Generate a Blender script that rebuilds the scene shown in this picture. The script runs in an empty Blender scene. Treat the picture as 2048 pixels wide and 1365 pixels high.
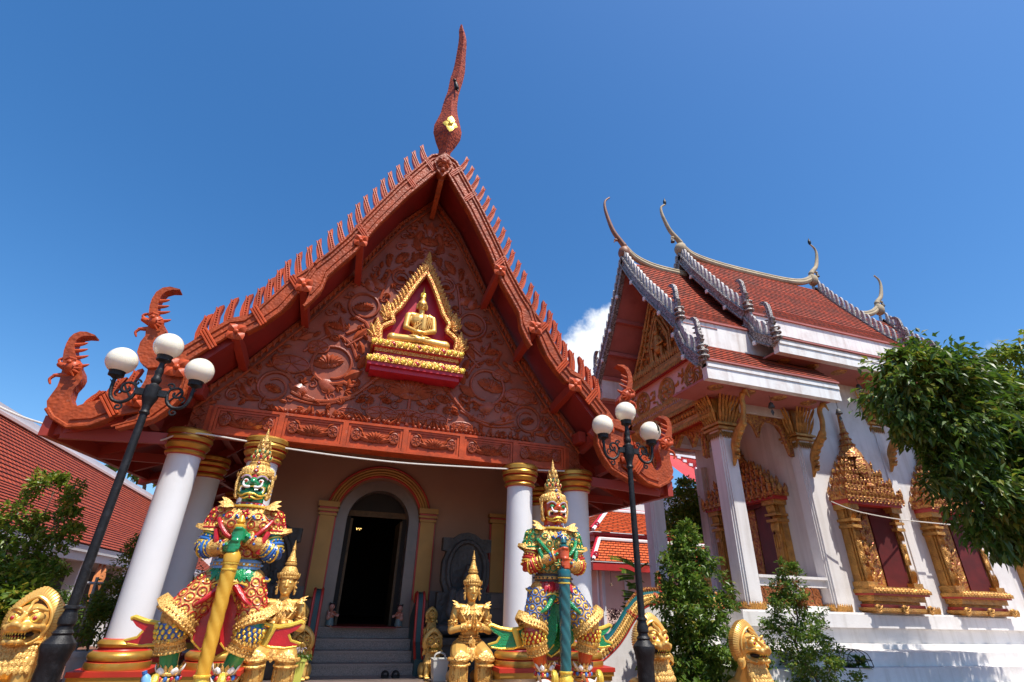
import bpy, math, random
from mathutils import Vector, Matrix, Quaternion
from mathutils.bvhtree import BVHTree
V = Vector
rnd = random.Random(7)
SC = bpy.context.scene
COL = SC.collection

# ---------------------------------------------------------------- camera, sky, sun
cam = bpy.data.cameras.new("camera"); cam_o = bpy.data.objects.new("camera", cam); COL.objects.link(cam_o)
cam.sensor_width = 36.0; cam.lens = 36.0 * 1023.0 / 2048.0; cam.clip_start = .05; cam.clip_end = 3000
PITCH, ROLL, YAW = math.radians(27.073), math.radians(1.639), math.radians(17.743)
_F = V((math.sin(YAW) * math.cos(PITCH), math.cos(YAW) * math.cos(PITCH), math.sin(PITCH)))
_R = V((math.cos(YAW), -math.sin(YAW), 0)); _U = _R.cross(_F)
_R2 = _R * math.cos(ROLL) + _U * math.sin(ROLL); _U2 = -_R * math.sin(ROLL) + _U * math.cos(ROLL)
cam_o.matrix_world = Matrix(((_R2.x, _U2.x, -_F.x, 0), (_R2.y, _U2.y, -_F.y, 0), (_R2.z, _U2.z, -_F.z, 1.5), (0, 0, 0, 1)))
SC.camera = cam_o
SUN = V((.5, -1.0, 2.3)).normalized()
sl = bpy.data.lights.new("sun", 'SUN'); sl.energy = 5.0; sl.angle = math.radians(.5); sl.color = (1, .95, .87)
so = bpy.data.objects.new("sun", sl); COL.objects.link(so); so.location = (0, 0, 30)
so.rotation_mode = 'QUATERNION'; so.rotation_quaternion = SUN.to_track_quat('Z', 'Y')
W = bpy.data.worlds.new("World"); SC.world = W; W.use_nodes = True
nt = W.node_tree; N = nt.nodes; L = nt.links
bg = N["Background"]; bg.inputs[1].default_value = .095
sky = N.new("ShaderNodeTexSky"); sky.sky_type = 'NISHITA'; sky.sun_disc = False
sky.sun_elevation = math.asin(SUN.z); sky.sun_rotation = math.atan2(SUN.x, SUN.y)
sky.air_density = 1.0; sky.dust_density = 1.0; sky.ozone_density = 4.0; sky.altitude = 0
# one bank of cumulus low over the roofs, part of the sky itself
tc = N.new("ShaderNodeTexCoord")
def wmath(op, a, b=None, c=None):
    n = N.new("ShaderNodeMath"); n.operation = op
    for i, x in enumerate((a, b, c)):
        if x is None: continue
        if isinstance(x, (int, float)): n.inputs[i].default_value = x
        else: L.new(x, n.inputs[i])
    return n.outputs[0]
def cloud_blob(d, r):
    vm = N.new("ShaderNodeVectorMath"); vm.operation = 'DISTANCE'; L.new(nrm.outputs[0], vm.inputs[0]); vm.inputs[1].default_value = d
    return wmath('SUBTRACT', 1.0, wmath('DIVIDE', vm.outputs['Value'], r))
nrm = N.new("ShaderNodeVectorMath"); nrm.operation = 'NORMALIZE'; L.new(tc.outputs['Generated'], nrm.inputs[0])
def pix_dir(x, y):
    d = _F + _R2 * ((x - 1024) / 1023) - _U2 * ((y - 682.5) / 1023)
    return tuple(d.normalized())
no = N.new("ShaderNodeTexNoise"); no.inputs['Scale'].default_value = 26; no.inputs['Detail'].default_value = 9; no.inputs['Roughness'].default_value = .6
L.new(nrm.outputs[0], no.inputs['Vector'])
m1 = cloud_blob(pix_dir(1195, 690), .075); m2 = cloud_blob(pix_dir(1165, 725), .07); m3 = cloud_blob(pix_dir(1240, 650), .06)
m = wmath('MAXIMUM', wmath('MAXIMUM', m1, m2), m3)
m = wmath('ADD', m, wmath('MULTIPLY', wmath('SUBTRACT', no.outputs['Fac'], .5), 1.1))
ramp = N.new("ShaderNodeMapRange"); ramp.interpolation_type = 'SMOOTHSTEP'; L.new(m, ramp.inputs[0]); ramp.inputs[1].default_value = .08; ramp.inputs[2].default_value = .5
faint = cloud_blob(pix_dir(1990, 712), .05); faint = wmath('ADD', faint, wmath('MULTIPLY', wmath('SUBTRACT', no.outputs['Fac'], .5), 2.2))
fr = N.new("ShaderNodeMapRange"); fr.interpolation_type = 'SMOOTHSTEP'; L.new(faint, fr.inputs[0]); fr.inputs[1].default_value = .55; fr.inputs[2].default_value = 1.4; fr.inputs[4].default_value = .5
cf = wmath('MAXIMUM', ramp.outputs[0], fr.outputs[0])
mx = N.new("ShaderNodeMix"); mx.data_type = 'RGBA'; L.new(cf, mx.inputs[0]); hs = N.new('ShaderNodeHueSaturation'); hs.inputs['Saturation'].default_value = 1.28; hs.inputs['Value'].default_value = 1.52; L.new(sky.outputs[0], hs.inputs['Color']); L.new(hs.outputs[0], mx.inputs[6]); mx.inputs[7].default_value = (8.2, 8.6, 9.2, 1)
L.new(mx.outputs[2], bg.inputs[0])
SC.view_settings.view_transform = 'Standard'; SC.view_settings.look = 'None'; SC.view_settings.exposure = .4; SC.view_settings.gamma = 1

# ---------------------------------------------------------------- materials
def mat(name, col, rough=.5, metal=0.0, var=.18, vs=3.0, bump=0.0, bs=40.0, kind='noise', dirt=None, ds=2.0, damt=.5, coat=0.0, spec=.5, dark=None, streak=None, wear=None):
    m = bpy.data.materials.new(name); m.use_nodes = True
    n = m.node_tree.nodes; l = m.node_tree.links; b = n["Principled BSDF"]
    b.inputs['Roughness'].default_value = rough; b.inputs['Metallic'].default_value = metal
    b.inputs['Coat Weight'].default_value = coat; b.inputs['Coat Roughness'].default_value = .12; b.inputs['Specular IOR Level'].default_value = spec
    t = n.new("ShaderNodeTexCoord")
    no = n.new("ShaderNodeTexNoise"); no.inputs['Scale'].default_value = vs; no.inputs['Detail'].default_value = 6
    l.new(t.outputs['Object'], no.inputs['Vector'])
    mr = n.new("ShaderNodeMapRange"); mr.inputs[1].default_value = .3; mr.inputs[2].default_value = .7; l.new(no.outputs['Fac'], mr.inputs[0])
    mx = n.new("ShaderNodeMix"); mx.data_type = 'RGBA'; l.new(mr.outputs[0], mx.inputs[0])
    mx.inputs[6].default_value = tuple(min(1, c * (1 - var)) for c in col) + (1,)
    mx.inputs[7].default_value = tuple(min(1, c * (1 + var)) for c in col) + (1,)
    out = mx.outputs[2]
    if dirt:
        n2 = n.new("ShaderNodeTexNoise"); n2.inputs['Scale'].default_value = ds; n2.inputs['Detail'].default_value = 8; n2.inputs['Roughness'].default_value = .7
        l.new(t.outputs['Object'], n2.inputs['Vector'])
        r2 = n.new("ShaderNodeMapRange"); r2.inputs[1].default_value = .5; r2.inputs[2].default_value = .72; r2.inputs[4].default_value = damt; l.new(n2.outputs['Fac'], r2.inputs[0])
        x2 = n.new("ShaderNodeMix"); x2.data_type = 'RGBA'; l.new(r2.outputs[0], x2.inputs[0]); l.new(out, x2.inputs[6]); x2.inputs[7].default_value = dirt + (1,)
        out = x2.outputs[2]
    for sc, lo, hi, am, cc in ([((7, 7, .45), .5, .78, .5, streak)] if streak else []) + ([((13, 13, 13), .64, .74, .34, wear)] if wear else []):   # rain streaks; small chips and scuffs
        mp = n.new("ShaderNodeMapping"); mp.inputs['Scale'].default_value = sc; l.new(t.outputs['Object'], mp.inputs['Vector'])
        n3 = n.new("ShaderNodeTexNoise"); n3.inputs['Scale'].default_value = 1; n3.inputs['Detail'].default_value = 6; l.new(mp.outputs[0], n3.inputs['Vector'])
        r4 = n.new("ShaderNodeMapRange"); r4.inputs[1].default_value = lo; r4.inputs[2].default_value = hi; r4.inputs[4].default_value = am; l.new(n3.outputs['Fac'], r4.inputs[0])
        x4 = n.new("ShaderNodeMix"); x4.data_type = 'RGBA'; l.new(r4.outputs[0], x4.inputs[0]); l.new(out, x4.inputs[6]); x4.inputs[7].default_value = cc + (1,); out = x4.outputs[2]
    if bump:
        bp = n.new("ShaderNodeBump"); bp.inputs['Strength'].default_value = min(1, bump); bp.inputs['Distance'].default_value = .02
        if kind == 'noise':
            tx = n.new("ShaderNodeTexNoise"); tx.inputs['Scale'].default_value = bs; tx.inputs['Detail'].default_value = 4; h = tx.outputs['Fac']
        else:
            tx = n.new("ShaderNodeTexVoronoi"); tx.inputs['Scale'].default_value = bs
            if kind == 'scale': tx.feature = 'SMOOTH_F1'
            h = tx.outputs['Distance']
        l.new(t.outputs['Object'], tx.inputs['Vector']); l.new(h, bp.inputs['Height']); l.new(bp.outputs[0], b.inputs['Normal'])
        if kind != 'noise' and dark:     # second colour mixed in towards the edges of the carving's pattern cells
            r3 = n.new("ShaderNodeMapRange"); r3.inputs[1].default_value = .38; r3.inputs[2].default_value = .62; l.new(h, r3.inputs[0])
            x3 = n.new("ShaderNodeMix"); x3.data_type = 'RGBA'; l.new(r3.outputs[0], x3.inputs[0]); l.new(out, x3.inputs[6]); x3.inputs[7].default_value = dark + (1,)
            out = x3.outputs[2]
    l.new(out, b.inputs['Base Color'])
    return m

def tile_mat(name, c1, c2, mortar, tw=.16, th=.2, rough=.6, off=.5, stain=None, mort=.07):
    m = bpy.data.materials.new(name); m.use_nodes = True
    n = m.node_tree.nodes; l = m.node_tree.links; b = n["Principled BSDF"]; b.inputs['Roughness'].default_value = rough; b.inputs['Specular IOR Level'].default_value = .2
    t = n.new("ShaderNodeTexCoord"); br = n.new("ShaderNodeTexBrick"); l.new(t.outputs['UV'], br.inputs['Vector'])
    br.inputs['Scale'].default_value = 1; br.inputs['Brick Width'].default_value = tw; br.inputs['Row Height'].default_value = th
    br.inputs['Mortar Size'].default_value = tw * mort; br.offset = off; br.inputs['Mortar Smooth'].default_value = .3
    br.inputs['Color1'].default_value = c1 + (1,); br.inputs['Color2'].default_value = c2 + (1,); br.inputs['Mortar'].default_value = mortar + (1,)
    out = br.outputs['Color']
    no = n.new("ShaderNodeTexNoise"); no.inputs['Scale'].default_value = 1.1; no.inputs['Detail'].default_value = 8; no.inputs['Roughness'].default_value = .7; l.new(t.outputs['Object'], no.inputs['Vector'])
    r = n.new("ShaderNodeMapRange"); r.inputs[1].default_value = .44; r.inputs[2].default_value = .66; r.inputs[4].default_value = .7 if stain else .3; l.new(no.outputs['Fac'], r.inputs[0])
    x = n.new("ShaderNodeMix"); x.data_type = 'RGBA'; l.new(r.outputs[0], x.inputs[0]); l.new(out, x.inputs[6]); x.inputs[7].default_value = (stain or tuple(a * .6 for a in c1)) + (1,)
    l.new(x.outputs[2], b.inputs['Base Color'])
    bp = n.new("ShaderNodeBump"); bp.inputs['Strength'].default_value = .8; bp.inputs['Distance'].default_value = .02; bp.invert = True
    l.new(br.outputs['Fac'], bp.inputs['Height']); l.new(bp.outputs[0], b.inputs['Normal'])
    return m

def leaf_mat(name, c1, c2, c3=None, tr=.42):
    m = bpy.data.materials.new(name); m.use_nodes = True
    n = m.node_tree.nodes; l = m.node_tree.links; b = n["Principled BSDF"]; b.inputs['Roughness'].default_value = .42
    g = n.new("ShaderNodeNewGeometry"); cr = n.new("ShaderNodeValToRGB"); l.new(g.outputs['Random Per Island'], cr.inputs[0])
    cr.color_ramp.elements[0].color = c1 + (1,); cr.color_ramp.elements[1].color = c2 + (1,); cr.color_ramp.elements[1].position = .85
    if c3: e = cr.color_ramp.elements.new(.95); e.color = c3 + (1,)
    l.new(cr.outputs[0], b.inputs['Base Color'])
    t = n.new("ShaderNodeBsdfTranslucent"); l.new(cr.outputs[0], t.inputs['Color']); ms = n.new("ShaderNodeMixShader"); ms.inputs[0].default_value = tr
    l.new(b.outputs[0], ms.inputs[1]); l.new(t.outputs[0], ms.inputs[2]); l.new(ms.outputs[0], n["Material Output"].inputs[0])
    return m

M = {}
M['terra'] = mat('terracotta', (.345, .06, .015), .5, var=.28, vs=5, bump=.45, bs=26, kind='scale', dirt=(.14, .04, .02), ds=3, damt=.7, coat=.05, spec=.22, streak=(.17, .05, .03), wear=(.48, .2, .13))
M['terra_plain'] = mat('terracotta_smooth', (.46, .068, .016), .45, var=.2, vs=6, bump=.15, bs=60, dirt=(.18, .048, .022), ds=4, damt=.6, coat=.06, spec=.25, wear=(.52, .22, .14))
M['gable'] = mat('gable_glaze', (.285, .08, .045), .42, var=.25, vs=2.2, bump=.12, bs=30, dirt=(.38, .068, .02), ds=1.3, damt=.8, coat=.05, spec=.25, streak=(.2, .055, .035), wear=(.45, .22, .16))
M['relief'] = mat('relief_glaze', (.285, .052, .018), .36, var=.25, vs=4, bump=.2, bs=50, dirt=(.5, .18, .1), ds=9, damt=.3, coat=.08, spec=.3)
M['soffit'] = mat('soffit_red', (.24, .018, .013), .5, var=.15, vs=2, dirt=(.12, .02, .015), ds=1.5, damt=.5)
M['beam'] = mat('beam_red', (.34, .035, .018), .5, var=.15, vs=3, dirt=(.2, .03, .02), ds=3)
M['white'] = mat('white_paint', (.72, .715, .71), .45, var=.04, vs=2, bump=.05, bs=60, dirt=(.6, .58, .54), ds=1.3, damt=.35)
M['white_old'] = mat('white_lime', (.80, .78, .75), .7, var=.06, vs=3, bump=.12, bs=50, dirt=(.55, .42, .36), ds=1.7, damt=.6, streak=(.4, .3, .25))
M['whitewash'] = mat('white_wall', (.74, .71, .685), .8, var=.06, vs=1.2, bump=.12, bs=30, dirt=(.52, .47, .43), ds=1.1, damt=.6, spec=.2, streak=(.46, .42, .37))
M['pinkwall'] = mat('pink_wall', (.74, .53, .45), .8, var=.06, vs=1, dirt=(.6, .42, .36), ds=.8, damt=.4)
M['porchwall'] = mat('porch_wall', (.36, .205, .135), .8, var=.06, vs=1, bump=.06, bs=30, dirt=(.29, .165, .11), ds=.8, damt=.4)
M['gold'] = mat('gold_paint', (.80, .47, .12), .42, metal=.3, var=.2, vs=8, bump=.25, bs=70)
M['gold_s'] = mat('gold_smooth', (.74, .43, .11), .36, metal=.4, var=.14, vs=5, bump=.06, bs=40)
M['gold_c'] = mat('gold_carved', (.76, .45, .12), .42, metal=.28, var=.2, vs=9, bump=.45, bs=42, kind='scale', dark=(.45, .2, .04))
M['gold_f'] = mat('gold_fine', (.76, .46, .13), .42, metal=.3, var=.15, vs=9, bump=.45, bs=80, kind='scale', dark=(.5, .25, .05))
M['gold_pattern'] = mat('gold_red_pattern', (.78, .47, .12), .36, metal=.45, var=.2, vs=9, bump=.9, bs=60, kind='scale', dark=(.42, .03, .02))
M['gold_y'] = mat('bright_gold', (.85, .58, .08), .3, metal=.45, var=.15, vs=10, bump=.3, bs=90)
M['gold_old'] = mat('old_gilding', (.52, .25, .055), .42, metal=.4, var=.3, vs=7, bump=.9, bs=24, kind='scale', dirt=(.26, .08, .04), ds=5, damt=.8, dark=(.3, .07, .035))
M['gold_oldfine'] = mat('old_gilding_fine', (.53, .265, .06), .42, metal=.4, var=.3, vs=7, bump=.8, bs=50, kind='scale', dirt=(.3, .09, .04), ds=5, damt=.6)
M['gold_arch'] = mat('ochre_moulding', (.40, .20, .045), .42, metal=.3, var=.12, vs=3, dirt=(.4, .18, .04), ds=2)
M['silver_l'] = mat('pale_mosaic', (.46, .43, .41), .5, metal=.1, var=.4, vs=16, bump=.4, bs=40, dirt=(.16, .11, .09), ds=9, damt=.8)
M['shutter_shade_red'] = mat('shaded_red_shutter', (.13, .010, .010), .6, var=.25, vs=4, dirt=(.06, .01, .01), ds=5)  # red darkened to include the shade of a deep window recess
M['bronze_dark'] = mat('dark_bronze', (.10, .055, .022), .5, metal=.3, var=.3, vs=9, bump=.5, bs=40)
M['goldband'] = mat('gold_band', (.52, .28, .05), .34, metal=.6, var=.15, vs=5, bump=.06, bs=40)
M['redband'] = mat('red_band', (.45, .03, .015), .4, var=.15)
M['red'] = mat('red_enamel', (.45, .012, .016), .3, var=.2, vs=8, bump=.2, bs=60, coat=.3)
M['green'] = mat('green_enamel', (.008, .22, .075), .25, var=.25, vs=7, bump=.12, bs=40, coat=.5)
M['greenc'] = mat('green_cloth', (.01, .25, .08), .3, var=.25, vs=8, bump=.5, bs=70, kind='scale', coat=.3)
M['orange'] = mat('orange_skin', (.56, .075, .014), .34, var=.2, vs=7, bump=.1, bs=40, coat=.35)
M['blue'] = mat('blue_enamel', (.03, .13, .42), .3, var=.25, vs=9, bump=.2, bs=60, coat=.4)
M['lblue'] = mat('light_blue', (.16, .36, .6), .35, var=.3, vs=9, coat=.3)
M['tealclub'] = mat('teal_enamel', (.01, .10, .11), .25, var=.25, vs=7, coat=.5)
M['yellowclub'] = mat('ochre_gold', (.70, .38, .04), .3, metal=.25, var=.12, vs=4, bump=.08, bs=30)
M['enamel_white'] = mat('white_enamel', (.8, .76, .72), .3, var=.05, coat=.3)
M['pink'] = mat('lilac_enamel', (.5, .36, .46), .4, var=.3, vs=30)
M['black'] = mat('black_iron', (.010, .010, .011), .45, spec=.3, var=.3, vs=20, bump=.25, bs=90, dirt=(.05, .05, .055), ds=14, damt=.5)
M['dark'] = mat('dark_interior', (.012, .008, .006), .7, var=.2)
M['stone'] = mat('dark_stone', (.055, .05, .045), .6, var=.3, vs=4, bump=.8, bs=18, kind='scale')
M['granite'] = mat('granite', (.25, .195, .165), .45, var=.55, vs=90, bump=.05, bs=80)
M['marble'] = mat('marble', (.20, .15, .13), .3, var=.12, vs=2.5, dirt=(.12, .10, .09), ds=3.5, damt=.7)
M['silver'] = mat('weathered_mosaic', (.34, .31, .29), .5, metal=.15, var=.55, vs=22, bump=.9, bs=30, kind='scale', dirt=(.10, .075, .06), ds=8, damt=.85, dark=(.09, .06, .05))
M['bronzefin'] = mat('rusty_finial', (.23, .09, .045), .55, var=.2, vs=6, bump=.15, bs=50)
M['lime'] = mat('lime_ridge', (.38, .30, .19), .8, var=.2, vs=4, bump=.25, bs=25, dirt=(.16, .13, .09), ds=3.2, damt=.75)
M['pinksoffit'] = mat('pink_soffit', (.46, .15, .125), .6, var=.1, vs=2, dirt=(.28, .07, .06), ds=1.5)
M['terra_lattice'] = mat('lattice_clay', (.55, .19, .06), .6, var=.2, vs=6, bump=.2, bs=50)
M['tile_old'] = tile_mat('old_clay_tile', (.47, .062, .022), (.24, .035, .016), (.04, .016, .01), .2, .16, .7, mort=.09, stain=(.13, .04, .025))
M['tile_new'] = tile_mat('clay_tile', (.43, .075, .03), (.30, .052, .024), (.06, .016, .012), .2, .16, .7, mort=.13)
M['tile_orange'] = tile_mat('orange_tile', (.68, .12, .03), (.58, .095, .026), (.16, .035, .012), .22, .17, .6, mort=.1)
M['corrugated'] = mat('red_metal_roof', (.48, .04, .03), .45, var=.1, vs=1.5)
M['redfascia'] = mat('red_fascia', (.46, .03, .025), .45, var=.1, vs=2)
M['paving'] = tile_mat('brick_paving', (.22, .10, .07), (.19, .085, .06), (.14, .08, .06), .4, .4, .8)
M['concrete'] = mat('pale_concrete', (.46, .43, .40), .85, var=.12, vs=2, bump=.15, bs=30)
M['bark'] = mat('bark', (.16, .10, .065), .85, var=.35, vs=9, bump=.5, bs=25)
M['leaf_dark'] = leaf_mat('glossy_leaf', (.032, .085, .010), (.11, .19, .02), (.22, .23, .03))
M['leaf_mid'] = leaf_mat('hedge_leaf', (.06, .13, .014), (.15, .24, .028), (.24, .24, .035))
M['leaf_yel'] = leaf_mat('yellow_leaf', (.08, .16, .014), (.24, .30, .028), (.34, .27, .035))
M['leaf_red'] = leaf_mat('red_tipped_leaf', (.10, .06, .015), (.28, .10, .02), (.34, .08, .02))
M['leaf_purple'] = leaf_mat('purple_leaf', (.05, .02, .03), (.11, .035, .05))
M['gpipe'] = mat('grey_pipe', (.36, .34, .33), .5, metal=.2, var=.2, vs=10)
M['potwhite'] = mat('pot_clay', (.62, .57, .52), .75, var=.1, vs=6, dirt=(.25, .22, .2), ds=7, damt=.7)
M['yellowpot'] = mat('yellow_plastic', (.55, .60, .12), .4, var=.05)
M['binwhite'] = mat('white_plastic', (.55, .54, .50), .4, var=.06)
M['flower'] = leaf_mat('pale_petal', (.5, .35, .42), (.75, .7, .7))
M['cord'] = mat('white_cord', (.6, .56, .5), .6, var=.1, vs=40)
M['green_s'] = mat('green_plastic', (.01, .3, .11), .4, var=.1)
M['skin'] = mat('doll_skin', (.55, .26, .2), .5, var=.1)
M['robe'] = mat('doll_robe', (.40, .12, .06), .5, var=.3, vs=20)
M['robe2'] = mat('doll_skirt', (.16, .22, .22), .5, var=.3, vs=20)
M['hair'] = mat('doll_hair', (.02, .015, .015), .5)
M['bpurple'] = mat('magenta_wall', (.46, .012, .03), .45, var=.12, vs=5)
gm = bpy.data.materials.new('opal_globe'); gm.use_nodes = True
_b = gm.node_tree.nodes["Principled BSDF"]; _b.inputs['Base Color'].default_value = (.84, .78, .62, 1); _b.inputs['Roughness'].default_value = .12
_b.inputs['Subsurface Weight'].default_value = .35; _b.inputs['Subsurface Radius'].default_value = (.08, .07, .05); _b.inputs['Coat Weight'].default_value = .5; _b.inputs['Coat Roughness'].default_value = .05
M['globe'] = gm
em = bpy.data.materials.new('lit_crystal'); em.use_nodes = True
_b = em.node_tree.nodes["Principled BSDF"]; _b.inputs['Base Color'].default_value = (.9, .7, .3, 1); _b.inputs['Emission Color'].default_value = (1, .62, .18, 1); _b.inputs['Emission Strength'].default_value = 2.2
M['lit'] = em

# ---------------------------------------------------------------- mesh builder
WM = {}
class MB:
    def __init__(s): s.v = []; s.f = []; s.m = []; s.uv = {}; s.k = 0; s.T = None
    def add(s, vs, fs, k=None):
        o = len(s.v); T = s.T
        s.v += [tuple(T @ V(p)) if T is not None else tuple(p) for p in vs]
        s.f += [tuple(i + o for i in f) for f in fs]; s.m += [s.k if k is None else k] * len(fs); return o
    def box(s, x0, x1, y0, y1, z0, z1, k=None):
        s.add([(x0, y0, z0), (x1, y0, z0), (x1, y1, z0), (x0, y1, z0), (x0, y0, z1), (x1, y0, z1), (x1, y1, z1), (x0, y1, z1)],
              [(0, 3, 2, 1), (4, 5, 6, 7), (0, 1, 5, 4), (1, 2, 6, 5), (2, 3, 7, 6), (3, 0, 4, 7)], k)
    def beam(s, a, b, w, h, k=None, up=(0, 0, 1)):
        a = V(a); b = V(b); d = (b - a).normalized(); x = d.cross(V(up)).normalized(); z = x.cross(d)
        c = []
        for p in (a, b):
            for i, j in ((-1, -1), (1, -1), (1, 1), (-1, 1)): c.append(p + x * (i * w / 2) + z * (j * h / 2))
        s.add(c, [(0, 1, 2, 3), (7, 6, 5, 4), (0, 4, 5, 1), (1, 5, 6, 2), (2, 6, 7, 3), (3, 7, 4, 0)], k)
    def lathe(s, prof, c=(0, 0, 0), n=24, k=None, ks=None, sq=None):
        c = V(c); vs = []; fs = []; kk = []
        for r, z in prof:
            for i in range(n):
                a = 2 * math.pi * (i + .5) / n
                x, y = math.cos(a), math.sin(a)
                if sq: q = max(abs(x), abs(y)); x, y = x / q, y / q
                vs.append((c.x + r * x, c.y + r * y, c.z + z))
        for j in range(len(prof) - 1):
            for i in range(n):
                fs.append((j * n + i, j * n + (i + 1) % n, (j + 1) * n + (i + 1) % n, (j + 1) * n + i)); kk.append(ks[j] if ks else (s.k if k is None else k))
        fs.append(tuple(range(n - 1, -1, -1))); kk.append(kk[0]); t = (len(prof) - 1) * n; fs.append(tuple(range(t, t + n))); kk.append(kk[-2])
        s.add(vs, fs, k); s.m[-len(fs):] = kk
    def tube(s, pts, rad, n=8, k=None, flat=None, close=False):
        pts = [V(p) for p in pts]; m = len(pts)
        if m < 2: return
        if not isinstance(rad, (list, tuple)): rad = [rad] * m
        vs = []; fs = []; t0 = None; u = None
        for i, p in enumerate(pts):
            if close: t = pts[(i + 1) % m] - pts[i - 1]
            else: t = pts[min(i + 1, m - 1)] - pts[max(i - 1, 0)]
            if t.length < 1e-9: t = V((0, 0, 1))
            t.normalize()
            if u is None:
                u = t.cross(V((0, 1, 0)) if abs(t.y) < .9 else V((1, 0, 0))).normalized()
            else:
                u = (u - t * u.dot(t)); u = u.normalized() if u.length > 1e-6 else t.orthogonal().normalized()
            w = t.cross(u)
            for q in range(n):
                a = 2 * math.pi * q / n; r = rad[i]
                d = u * math.cos(a) * r + w * math.sin(a) * r
                if flat: fa, fd = flat; fa = V(fa); d = d - fa * d.dot(fa) * (1 - fd)
                vs.append(p + d)
        mm = m if close else m - 1
        for i in range(mm):
            j = (i + 1) % m
            for q in range(n): fs.append((i * n + q, i * n + (q + 1) % n, j * n + (q + 1) % n, j * n + q))
        if not close: fs.append(tuple(range(n - 1, -1, -1))); fs.append(tuple(range((m - 1) * n, m * n)))
        s.add(vs, fs, k)
    def ell(s, c, r, k=None, nu=14, nv=9, R=None):
        c = V(c); r = (r, r, r) if isinstance(r, (int, float)) else r; vs = []; fs = []
        for j in range(1, nv):
            t = math.pi * j / nv
            for i in range(nu):
                a = 2 * math.pi * i / nu; p = V((r[0] * math.sin(t) * math.cos(a), r[1] * math.sin(t) * math.sin(a), r[2] * math.cos(t)))
                vs.append(c + (R @ p if R else p))
        p = V((0, 0, r[2])); vs.append(c + (R @ p if R else p)); vs.append(c - (R @ p if R else p)); T = len(vs) - 2
        for j in range(nv - 2):
            for i in range(nu): fs.append((j * nu + i, (j + 1) * nu + i, (j + 1) * nu + (i + 1) % nu, j * nu + (i + 1) % nu))
        for i in range(nu):
            fs.append((T, i, (i + 1) % nu)); fs.append((T + 1, (nv - 2) * nu + (i + 1) % nu, (nv - 2) * nu + i))
        s.add(vs, fs, k)
    def cap(s, a, b, r0, r1=None, k=None, n=12):
        a = V(a); b = V(b); r1 = r0 if r1 is None else r1; d = (b - a).normalized() if (b - a).length > 1e-6 else V((0, 0, 1))
        pts = []; rs = []
        for t in (-.97, -.75, -.4, 0): pts.append(a + d * r0 * t); rs.append(r0 * math.sqrt(1 - t * t))
        for t in (0, .4, .75, .97): pts.append(b + d * r1 * t); rs.append(r1 * math.sqrt(1 - t * t))
        s.tube(pts, rs, n, k)
    def prism(s, poly, fn, d0, d1, k=None):
        n = len(poly); a = [fn(p[0], p[1], d0) for p in poly]; b = [fn(p[0], p[1], d1) for p in poly]
        s.add(a + b, [tuple(range(n)), tuple(range(2 * n - 1, n - 1, -1))] + [(i, i + n, (i + 1) % n + n, (i + 1) % n) for i in range(n)], k)
    def torus(s, c, nrm, R, r, n=14, m=6, k=None):
        nrm = V(nrm).normalized(); u = nrm.orthogonal().normalized(); w = nrm.cross(u); c = V(c)
        s.tube([c + (u * math.cos(2 * math.pi * i / n) + w * math.sin(2 * math.pi * i / n)) * R for i in range(n)], r, m, k, close=True)
    def petal(s, base, tip, side, nrm, w, bulge, k=None):
        base = V(base); tip = V(tip); side = V(side).normalized(); nrm = V(nrm).normalized(); d = tip - base
        prof = ((0, .35), (.25, .85), (.5, 1), (.75, .7), (1, .04)); vs = []; fs = []
        for t, q in prof:
            c = base + d * t; up = nrm * bulge * math.sin(math.pi * min(1, t * .9 + .1))
            vs += [c - side * w * q / 2, c + up, c + side * w * q / 2]
        for i in range(4):
            a = i * 3; fs += [(a, a + 1, a + 4, a + 3), (a + 1, a + 2, a + 5, a + 4)]
        s.add(vs, fs, k)
    def quad_uv(s, pts, uvs, k=None):
        o = s.add(pts, [tuple(range(len(pts)))], k); s.uv[len(s.f) - 1] = uvs
    def tiles(s, a, b, c, d, row=.21, lift=.03, k=None, u0=0):
        """rows of roof tiles on the slope a(top left) b(top right) c(bottom right) d(bottom left)"""
        a, b, c, d = V(a), V(b), V(c), V(d); ln = ((d - a).length + (c - b).length) / 2; n = max(1, round(ln / row)); nr = (b - a).cross(d - a).normalized()
        if nr.z < 0: nr = -nr
        w = (b - a).length
        for i in range(n):
            t0, t1 = i / n, (i + 1) / n
            p0, p1 = a.lerp(d, t0), b.lerp(c, t0); q0, q1 = a.lerp(d, t1) + nr * lift, b.lerp(c, t1) + nr * lift
            s.quad_uv([p0, p1, q1, q0], [(u0, i * row), (u0 + w, i * row), (u0 + w, (i + 1) * row - .002), (u0, (i + 1) * row - .002)], k)
            r0, r1 = a.lerp(d, t1), b.lerp(c, t1)
            s.quad_uv([q0, q1, r1, r0], [(u0, (i + .5) * row)] * 4, k)
    def mesh(s, name, mats, smooth=False):
        me = bpy.data.meshes.new(name); me.from_pydata([tuple(p) for p in s.v], [], s.f); 
        for m_ in (mats if isinstance(mats, (list, tuple)) else [mats]): me.materials.append(M[m_] if isinstance(m_, str) else m_)
        me.polygons.foreach_set('material_index', s.m)
        if s.uv:
            ul = me.uv_layers.new(name='UVMap')
            for fi, uv in s.uv.items():
                p = me.polygons[fi]
                for j, li in enumerate(p.loop_indices): ul.data[li].uv = uv[j % len(uv)]
        if smooth: me.polygons.foreach_set('use_smooth', [True] * len(me.polygons))
        me.update(); return me
    def build(s, name, mats, parent=None, smooth=False, local=False, sharp=40):
        me = s.mesh(name, mats, bool(smooth))
        if smooth and sharp: me.set_sharp_from_angle(angle=math.radians(sharp))
        return link(name, me, parent, local)

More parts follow.
